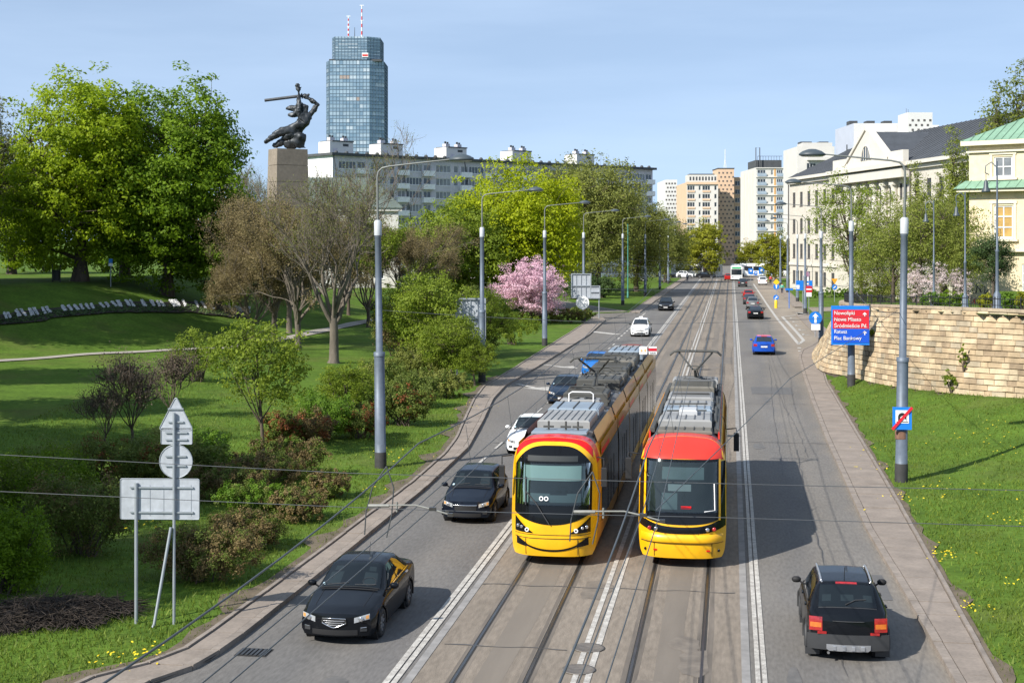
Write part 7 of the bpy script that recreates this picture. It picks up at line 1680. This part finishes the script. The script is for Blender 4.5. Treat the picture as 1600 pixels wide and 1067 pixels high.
# backs of the sign group bottom left
D = 33.5; XX = gp(272, 975, .1); o = empty('sign_group', (XX[0], XX[1], .1), YAW * .8, 'grey backs of triangle, disc and rectangular signs on two posts, bottom left', 'sign'); s_ = D / F
zz2 = lambda y: zat(y, D) - .1
b = MB(); b.tube([(0, 0, -.2), (0, 0, zz2(640))], .036, 10); b.build('post', m_galv, o); b = MB(); b.tube([(-59 * s_, .02, -.2), (-59 * s_, .02, zz2(748))], .042, 10); b.build('post', m_galv, o)
b = MB(); b.tube([(-.06, -.05, zz2(815)), (-26 * s_, -.25, zz2(960)), (-38 * s_, -.35, zz2(985)), (-40 * s_, -.5, -.25)], .036, 8); b.build('brace', m_galv, o)
def rpoly(pts, rad=.06, n=4):
    out = []; N = len(pts)
    for i in range(N):
        p, a, c = Vector(pts[i]), Vector(pts[i - 1]), Vector(pts[(i + 1) % N]); u = (a - p).normalized() * rad; v = (c - p).normalized() * rad
        for t in np.linspace(0, 1, n): out.append(tuple((p + u) * (1 - t) ** 2 + p * 2 * t * (1 - t) + (p + v) * t * t))
    return out
def backplate(name, pts, rad, cx, z, y=.07):
    b = MB(); P = rpoly(pts, rad); b.prism(P, -.012, .012, 0, Matrix.Rotation(math.pi / 2, 3, 'X')); q = b.build(name, m_sback, o, (cx, y, z))
    b = MB(); P2 = [(x, -.016, z_) for x, z_ in P] + [(P[0][0], -.016, P[0][1])]; b.tube(P2, .012, 4); b.build('folded_rim', m_galv, q); return q
q = backplate('triangle', [(-27 * s_, -26 * s_), (27 * s_, -26 * s_), (0, 26 * s_)], .09, 2 * s_, zz2(641)); br = []
q2 = backplate('small_plate', [(-24 * s_, -12.5 * s_), (24 * s_, -12.5 * s_), (24 * s_, 12.5 * s_), (-24 * s_, 12.5 * s_)], .03, 3 * s_, zz2(676))
q3 = backplate('disc', [(25.5 * s_ * math.cos(a), 25.5 * s_ * math.sin(a)) for a in np.linspace(0, 2 * math.pi, 24, endpoint=False)], .01, 2 * s_, zz2(715))
q4 = backplate('board', [(-61 * s_, -31 * s_), (61 * s_, -31 * s_), (61 * s_, 31 * s_), (-61 * s_, 31 * s_)], .04, -23 * s_, zz2(773))
for q_, zs, wv in ((q, (.1, -.2), 12), (q2, (.08, -.08), 17), (q3, (.12, -.1), 16)):
    for zv in zs: b = MB(); b.box((0, -.035, zv), (wv * 2 * s_, .025, .035)); b.build('clamp', m_galv, q_)
for zv in (18, -20): b = MB(); b.box((3 * s_, -.035, zv * s_), (98 * s_, .03, .035)); b.build('mounting_rail', m_galv, q4)
b = MB()
for k in range(5): b.box((-.55 + k * .32, -.016, -.03), (.008, .006, .72))
b.build('stiffener_seams', m_galv, q4)['kind'] = 'stuff'
# white boards along the left side, seen from behind
def board(px, d, x0, x1, y0, y1, label, posts, lattice=True, zb=.1):
    X, Y = cam(px, d); o = empty('sign_board', (X, Y, zb), YAW, label, 'sign board'); k = d / F; w_, h = (x1 - x0) * k, (y1 - y0) * k; zc = zat((y0 + y1) / 2, d) - zb; cx = ((x0 + x1) / 2 - px) * k
    plate(o, 'panel', (cx, 0, zc), w_, h, m_sback)
    b = MB()
    for sx in (-1, 1): b.box((cx + sx * w_ / 2, -.06, zc), (.10, .14, h + .1))
    for sz in (-1, 0, 1): b.box((cx, -.062, zc + sz * h / 2), (w_, .13, .10))
    b.build('frame', m_galv, o)
    if lattice:
        b = MB()
        for t in (-.25, 0, .25): b.box((cx + t * w_, -.04, zc), (.05, .06, h))
        b.build('lattice', m_galv, o)
    for p in posts: b = MB(); b.tube([((p - px) * k, .06, -.2), ((p - px) * k, .06, zc + h / 2)], .06, 6); b.build('post', m_galv, o)
    return o
board(912, 150, 893, 923, 428, 465, 'large framed white board mounted on the fourth left lamp post', ())
board(920, 160, 905, 937, 447, 466, 'small white board on one post right of the large framed board', (936,), False)
board(735, 90.5, 712, 758, 467, 528, 'white framed board half hidden by leaves at the second left lamp post', (714, 756))
o = empty('round_sign', (*cam(910, 150), .1), YAW, 'small round white sign low on the fourth left lamp post', 'sign'); disc(o, 'disc', .7, m_swht, -.25, zat(474, 150)); plate(o, 'clamp', (0, -.1, zat(474, 150)), .3, .2, m_galv)
# park furniture
X, Y, Z = on(88, 122); o = empty('litter_bin', (X, Y, Z + .1), 0, 'dark litter bin beside the chestnut trunk', 'bin'); b = MB(); b.lathe([(.28, .15), (.32, 1.0), (.34, 1.02), (.3, 1.05)], n=12); b.build('drum', m_postd, o); b = MB(); b.tube([(-.36, 0, 0), (-.36, 0, 1.5), (.36, 0, 1.5), (.36, 0, 0)], .04, 5); b.build('stand', m_postd, o)
X, Y, Z = on(173, 123); o = empty('park_sign', (X, Y, Z + .1), YAW, 'thin post with small blue and white sign between the big trunks', 'sign'); b = MB(); b.tube([(0, .03, 0), (0, .03, 2.4)], .04, 6); b.build('post', m_galv, o); plate(o, 'blue_plate', (0, 0, 2.25), .32, .35, m_sblue); plate(o, 'white_plate', (0, 0, 1.92), .36, .24, m_swht)
# ------------------------------------------------------------------ ornate lamps on the terrace
def ornate(px, d, ytop, label):
    X, Y = cam(px, d); z0 = zg(X, Y); H = zat(ytop, d) - z0; o = empty('park_lamp', (X, Y, z0), YAW, label, 'street lamp', 'ornate lamps on the terrace'); s = H / 7.8
    b = MB(); b.lathe([(.26 * s, 0), (.26 * s, .25 * s), (.2 * s, .3 * s), (.2 * s, .9 * s), (.13 * s, 1.0 * s), (.09 * s, 1.1 * s), (.085 * s, 3.1 * s), (.12 * s, 3.15 * s), (.06 * s, 3.25 * s), (.05 * s, 6.3 * s), (.035 * s, H)], n=10); b.build('pole', m_post, o)
    b = MB(); b.tube([(0, 0, 6.6 * s), (-.05 * s, 0, 7.5 * s), (-.3 * s, 0, 7.75 * s), (-.6 * s, 0, 7.55 * s), (-.62 * s, 0, 7.2 * s), (-.42 * s, 0, 7.1 * s)], .03 * s, 5); b.tube([(-.58 * s, 0, 7.2 * s), (-.58 * s, 0, 6.8 * s)], .02, 4); b.build('scroll', m_post, o)
    b = MB(); b.lathe([(.02 * s, 6.85 * s), (.1 * s, 6.75 * s), (.13 * s, 6.45 * s), (.24 * s, 6.25 * s), (.24 * s, 6.2 * s), (.05 * s, 6.2 * s)], (-.58 * s, 0, 0), 10); b.build('lantern', m_head, o)
ornate(1558, 74, 252, 'ornate lamp with scroll in front of the cream building'); ornate(1508, 80, 300, 'ornate lamp at the left corner of the cream building'); ornate(1459, 92, 313, 'ornate lamp beside the magnolia')
# ------------------------------------------------------------------ overhead wires
m_wire = M('wire_dark', (.06, .065, .07), .5, .1, 2); m_cop2 = M('insulator', (.20, .20, .18), .5, .2, 4); m_ins = M('insulator_brown', (.10, .045, .03), .4, .2, 4)
def wire(pts, r, label, group='overhead wires', sag=0.0, n=12, name='overhead_wire'):
    P = []
    for a, c in zip(pts[:-1], pts[1:]):
        a, c = Vector(a), Vector(c)
        for t in np.linspace(0, 1, n, endpoint=False): q = a.lerp(c, t); q.z -= 4 * sag * t * (1 - t); P.append(q)
    P.append(Vector(pts[-1])); b = MB(); b.tube(P, r, 5); o = b.build(name, m_wire); return tag(o, label, 'wire', group)
CZ = 4.80
for tx_, nm in ((-4.87, 'left'), (-1.33, 'right')):
    Ys = [2, 21.5, 54, 87, 119, 152, 186, 220, 254, 290, 325]
    for dx, q in ((-.13, 'outer'), (.13, 'inner')):
        wire([(tx_ + dx + (.12 if i % 2 else -.12), y, CZ + (.0 if y < 60 else .5 * sstep((y - 60) / 80))) for i, y in enumerate(Ys)], .008, f'{q} thin contact wire above the {nm} tram track', sag=.03)
    mw = wire([(tx_ + (.1 if i % 2 else -.1), y, CZ + 1.05 + (.0 if y < 60 else .5 * sstep((y - 60) / 80))) for i, y in enumerate(Ys)], .012, f'thicker carrying wire strung above the {nm} tram track', sag=.35)
    mw['label'] = f'thicker carrying wire sagging above the {nm} tram track'
    b = MB()
    for y in (26, 31, 37, 44, 49, 60, 66, 73, 80, 93, 100): b.tube([(tx_, y, CZ + 1.0 - .25 * (1 if 24 < y < 50 or 57 < y < 83 else .5)), (tx_ + .1, y, CZ)], .0045, 4)
    b.build('dropper_wires', m_wire, mw)['kind'] = 'stuff'
sy = 21.4
wire([(-24, 20.2, 6.15), (-5.9, sy, 5.38), (8.8, sy, 5.42), (22, 21.5, 5.55)], .0055, 'upper cross wire spanning the street close to the camera', sag=.03)
lw = wire([(-24, 19.6, 5.55), (-6.6, sy - .6, 4.98), (-.4, sy - .3, 4.92), (22, 20.8, 5.05)], .0055, 'lower cross wire spanning the street close to the camera', sag=.02)
for i, (y, z) in enumerate(((54, 6.25), (87, 6.3), (120, 6.4), (152, 6.4), (190, 6.4), (223, 6.4))):
    wire([(-13.6 if i == 0 else -15.2, y, z), (-3, y, z - .45), (6.4 if i == 0 else 7.6, y, z)], .008, f'cross wire between the {ORD[i]} pair of lamp posts', sag=.06)
wire([(6.05, 53.7, 6.4), (1.5, 37, 5.45), (-1.1, sy, 4.95)], .009, 'slanting stay wire from the nearest right post to the tram wires', sag=.02)
wire([(-13.3, 53.8, 1.0), (-4.9, 25, 5.3)], .012, 'slanting stay wire low on the nearest left post') if False else None
wire([(6.1, 53.7, 6.3), (7.0, 85.6, 6.3), (7.5, 122.9, 6.3)], .012, 'wire running between the right lamp posts', sag=.5)
def reg_arm(xa, xb, y, z, label):
    o = empty('wire_support_arm', ((xa + xb) / 2, y, z), 0, label, 'wire support', 'wire supports near the camera'); h = (xb - xa) / 2
    b = MB(); b.tube([(-h, 0, .03), (h * .1, 0, .05), (h * .5, 0, 0), (h, 0, -.08)], .014, 6); b.build('arm', m_cop2, o)
    b = MB(); b.tube([(-h - .06, 0, .02), (-h + .26, 0, .03)], .026, 8); b.tube([(-h + .38, 0, .09), (-h + .38, 0, -.06)], .016, 7); b.build('insulator', m_cop2, o)
    b = MB(); b.box((h * .55, 0, 0), (.10, .05, .05)); b.box((h, 0, -.08), (.08, .05, .05)); b.build('clamps', m_rail, o)
    b = MB(); a_ = [(-h + .10 - .14 * math.sin(t), .05, .55 - .75 * math.sin(t / 2) ** 2 * 1.6) for t in np.linspace(0, math.pi, 9)]; b.tube([(-h + .22, 0, .62), (-h + .0, 0, .3), (-h - .1, 0, -.1), (-h - .12, 0, -.42)], .010, 4); b.tube([(-h + .22, 0, .62), (-h + .33, 0, .3), (-h + .30, 0, -.1), (-h + .22, 0, -.45)], .010, 4); b.build('jumper_cables', m_wire, o)
reg_arm(-5.35, -4.15, sy - .5, 4.96, 'pale insulator arm over the left pavement edge wire'); reg_arm(-2.25, -1.0, sy - .35, 4.93, 'pale insulator arm in front of the right tram')
for i, (px, py, m1, m2) in enumerate(((1005, 547.5, m_swht, M('sign_pale_orange', (.80, .45, .15), .5, .05, 2)), (1020, 547.5, m_swht, m_sred))):
    d = 51; X, Y = cam(px, d); z = zat(py, d); o = empty('hanging_sign', (X, Y, z), YAW, ('small white hanging sign with orange arrows above the left tram tail', 'small white hanging sign with red band above the left tram tail')[i], 'sign', 'signs hung from the wires')
    plate(o, 'plate', (0, 0, 0), .28, .28, m1, .015)
    if i == 0:
        for sd in (1, -1): b = MB(); b.add([(sd * .02, -.02, 0), (sd * .09, -.02, .06), (sd * .09, -.02, -.06)], [[0, 1, 2] if sd < 0 else [0, 2, 1]]); b.build('arrow', m2, o)
    else:
        plate(o, 'red_band', (0, -.014, .03), .28, .10, m2, .01)
        for k in range(3): plate(o, 'digit_mark', (-.07 + k * .07, -.014, -.09), .03, .06, m_sblk, .01)
    b = MB(); b.tube([(0, 0, .14), (0, 1.2, 5.85 - z)], .006, 4); b.build('hanger', m_wire, o)
# ------------------------------------------------------------------ monument
m_bronze = M('bronze_dark', (.045, .05, .055), .5, .25, 1.5, metal=.5, bump=.4, bscale=4); m_ped = M('pedestal_stone', (.215, .18, .14), .9, .12, .5, scale2=3, bump=.25); m_pedd = M('pedestal_joint', (.16, .13, .10), .95, .1, 2)
dS = 152.0; kS = dS / F; PX, PY = cam(450, dS); zS = zat(233.5, dS); zB = zg(PX, PY) - .2
ped = empty('pedestal', (PX, PY, zB), YAW + .55, 'tall tapering stone block pedestal under the bronze statue', 'pedestal'); H = zS - zB
nr = 9
for i in range(nr):
    a, c = i / nr, (i + 1) / nr; w0 = 4.2 - .75 * a; w1 = 4.2 - .75 * c; b = MB(); h0, h1 = H * a + .02, H * c - .02
    b.add([(sx * w0 / 2, sy * w0 * .36, h0) for sx, sy in ((-1, -1), (1, -1), (1, 1), (-1, 1))] + [(sx * w1 / 2, sy * w1 * .36, h1) for sx, sy in ((-1, -1), (1, -1), (1, 1), (-1, 1))], [[0, 1, 5, 4], [1, 2, 6, 5], [2, 3, 7, 6], [3, 0, 4, 7], [4, 5, 6, 7], [3, 2, 1, 0]]); b.build('stone_course', m_ped, ped)
b = MB(); b.box((0, 0, H / 2), (3.4, 2.4, H - .1)); b.build('core', m_pedd, ped)
st_o = empty('statue', (PX, PY, zS), YAW, 'dark bronze reclining warrior statue swinging a sword, on the stone pedestal', 'statue')
def sp3(zx, zy, y=0.0): return ((zx / 8.21 + 400 - 450) * kS, y, (233.5 - (zy / 8.21 + 120)) * kS)
def skin(name, verts, edges, mat, parent, root=0, sub=2, loc=(0, 0, 0), rot=(0, 0, 0)):
    me = bpy.data.meshes.new(name); me.from_pydata([v[0] for v in verts], edges, []); me.materials.append(mat)
    ob = part(name, me, parent, loc, rot); md = ob.modifiers.new('Skin', 'SKIN'); md.use_smooth_shade = True
    for i, v in enumerate(verts): r = v[1]; me.skin_vertices[0].data[i].radius = (r, r) if not isinstance(r, tuple) else r; me.skin_vertices[0].data[i].use_root = (i == root)
    sb = ob.modifiers.new('Subdivision', 'SUBSURF'); sb.levels = sub; sb.render_levels = sub
    if st_o is parent:
        tx = bpy.data.textures.get('bronze_modelling') or bpy.data.textures.new('bronze_modelling', 'CLOUDS'); tx.noise_scale = .55; tx.noise_depth = 3
        dm = ob.modifiers.new('Modelling', 'DISPLACE'); dm.texture = tx; dm.strength = .42; dm.mid_level = .5; sb.levels = sb.render_levels = 3
    return ob
V = [(sp3(500, 700), .62), (sp3(545, 645), .50), (sp3(600, 585, -.1), .56), (sp3(635, 520, -.1), .50), (sp3(632, 470), .22), (sp3(622, 400), .40), (sp3(600, 355), .30),
     (sp3(690, 500, .1), .30), (sp3(745, 415, .1), .24), (sp3(788, 345, .05), .22), (sp3(700, 300), .19), (sp3(605, 245), .15),          # 7-11 sword arm
     (sp3(570, 500, -.35), .28), (sp3(556, 400, -.45), .24), (sp3(556, 310, -.4), .19), (sp3(560, 215, -.4), .13), (sp3(556, 170, -.4), .16),        # 12-16 raised arm
     (sp3(528, 130, -.4), .055), (sp3(527, 95, -.4), .04), (sp3(551, 125, -.4), .055), (sp3(553, 92, -.4), .04), (sp3(576, 150, -.4), .05), (sp3(597, 135, -.4), .04), (sp3(540, 120, -.5), .05), (sp3(540, 96, -.52), .04), (sp3(566, 128, -.5), .05), (sp3(571, 104, -.5), .04),
     (sp3(440, 680, -.3), .50), (sp3(330, 715, -.4), .42), (sp3(235, 765, -.4), .30), (sp3(165, 820, -.35), .20), (sp3(112, 850, -.3), .17),       # stretched leg
     (sp3(480, 770, .3), .48), (sp3(390, 800, .2), .36), (sp3(300, 850, .1), .30), (sp3(215, 893, .1), .20)]
E_ = [(0, 1), (1, 2), (2, 3), (3, 4), (4, 5), (5, 6), (3, 7), (7, 8), (8, 9), (9, 10), (10, 11), (3, 12), (12, 13), (13, 14), (14, 15), (15, 16), (16, 17), (17, 18), (16, 19), (19, 20), (16, 21), (21, 22), (16, 23), (23, 24), (16, 25), (25, 26), (0, 27), (27, 28), (28, 29), (29, 30), (30, 31), (0, 32), (32, 33), (33, 34), (34, 35)]
V = [(p, r * (1.28 if i not in range(17, 27) else 1.5)) for i, (p, r) in enumerate(V)]
skin('figure', V, E_, m_bronze, st_o)
V = [(sp3(640, 375, .1), .42), (sp3(580, 400), .50), (sp3(500, 415), .38), (sp3(430, 405), .22), (sp3(380, 415), .08), (sp3(520, 470), .34), (sp3(450, 500), .24), (sp3(408, 490), .12)]
V = [(p, r * 1.25) for p, r in V]
skin('flowing_hair', V, [(0, 1), (1, 2), (2, 3), (3, 4), (1, 5), (5, 6), (6, 7)], m_bronze, st_o, 1)
V = [(sp3(580, 800, .3), .85), (sp3(470, 850, .2), .75), (sp3(350, 880, .1), .60), (sp3(560, 870, 0), .6), (sp3(430, 740, -.2), .55), (sp3(340, 800, -.3), .45), (sp3(600, 740, .2), .45)]
skin('draped_rock', V, [(0, 1), (1, 2), (0, 3), (0, 4), (4, 5), (0, 6)], m_bronze, st_o)
b = MB(); a, c = Vector(sp3(590, 248, -.1)), Vector(sp3(112, 308, -.1)); dv = (c - a).normalized(); up = Vector((0, 0, 1)); nv = (up - dv * up.dot(dv)).normalized() * .17; dp_ = Vector((0, .06, 0)); 
b.add([a + nv, a - nv, c - nv * .95, c + nv * .95, a + dp_, c + dp_, a - dp_, c - dp_], [[0, 3, 5, 4], [1, 4, 5, 2], [0, 6, 7, 3], [1, 2, 7, 6], [3, 7, 2, 5], [0, 4, 1, 6]]); b.tube([a, Vector(sp3(672, 237, -.1))], .10, 8); b.lathe([(0, -.15), (.13, -.08), (.13, .08), (0, .15)], sp3(675, 236, -.1), 8); b.tube([Vector(sp3(588, 215, -.1)), Vector(sp3(596, 285, -.1))], .07, 6)
b.build('sword', m_bronze, st_o)
# ------------------------------------------------------------------ people near the junction
def person(px, d, label, top, leg, skinm=(.45, .28, .2), face=0.0, step=.12, z=0.1):
    X, Y = cam(px, d); o = empty('person', (X, Y, z), face, label, 'person', 'people near the junction'); mt = M('cloth_%d_%d_%d' % tuple(int(v * 99) for v in top), top, .9, .1, 4); ml = M('cloth_%d_%d_%d' % tuple(int(v * 99) for v in leg), leg, .9, .1, 4); ms = M('skin_tone', skinm, .7, .05, 4)
    V = [((0, 0, .92), .15), ((0, 0, 1.15), .14), ((0, 0, 1.40), .17), ((0, 0, 1.52), .06), ((0, -.01, 1.60), .085), ((0, 0, 1.72), .08), ((.19, 0, 1.42), .06), ((.25, .02, 1.15), .045), ((.24, -.08, .90), .035), ((.24, -.10, .82), .035), ((-.19, 0, 1.42), .06), ((-.25, .02, 1.15), .045), ((-.24, -.08, .90), .035), ((-.24, -.10, .82), .035), ((.1, 0, .88), .10), ((.1, -step * .6, .48), .07), ((.1, -step, .08), .045), ((.1, -step - .14, .04), .04), ((-.1, 0, .88), .10), ((-.1, step * .4, .48), .07), ((-.1, step, .08), .045), ((-.1, step - .14, .04), .04)]
    E2 = [(0, 1), (1, 2), (2, 3), (3, 4), (4, 5), (2, 6), (6, 7), (7, 8), (8, 9), (2, 10), (10, 11), (11, 12), (12, 13), (0, 14), (14, 15), (15, 16), (16, 17), (0, 18), (18, 19), (19, 20), (20, 21)]
    skin('figure', V, E2, ms, o, 0, 1)
    k = lambda i, g: (V[i][0], V[i][1] + g)
    skin('jacket', [k(0, .02), k(1, .025), k(2, .03), k(6, .02), k(7, .02), k(8, .018), k(10, .02), k(11, .02), k(12, .018)], [(0, 1), (1, 2), (2, 3), (3, 4), (4, 5), (2, 6), (6, 7), (7, 8)], mt, o, 0, 1)
    skin('trousers', [k(0, .015), k(14, .015), k(15, .015), k(16, .015), k(18, .015), k(19, .015), k(20, .015)], [(0, 1), (1, 2), (2, 3), (0, 4), (4, 5), (5, 6)], ml, o, 0, 1)
    b = MB(); b.lathe([(.0, 1.82), (.06, 1.80), (.095, 1.73), (.098, 1.64), (.06, 1.60)], (0, .015, 0), 10); b.build('hair', M('hair_dark', (.03, .02, .015), .8, .1, 4), o)
person(1204, 282, 'person in red jacket walking beside the parked white SUV', (.5, .03, .03), (.03, .03, .04)); person(1222, 232, 'person in turquoise jacket on the right pavement', (.05, .38, .30), (.03, .03, .05)); person(1214, 260, 'person in dark clothes on the right pavement', (.05, .05, .06), (.03, .03, .04), face=2.6); person(1074, 300, 'person in white shirt under the far left trees', (.6, .6, .58), (.05, .06, .09))
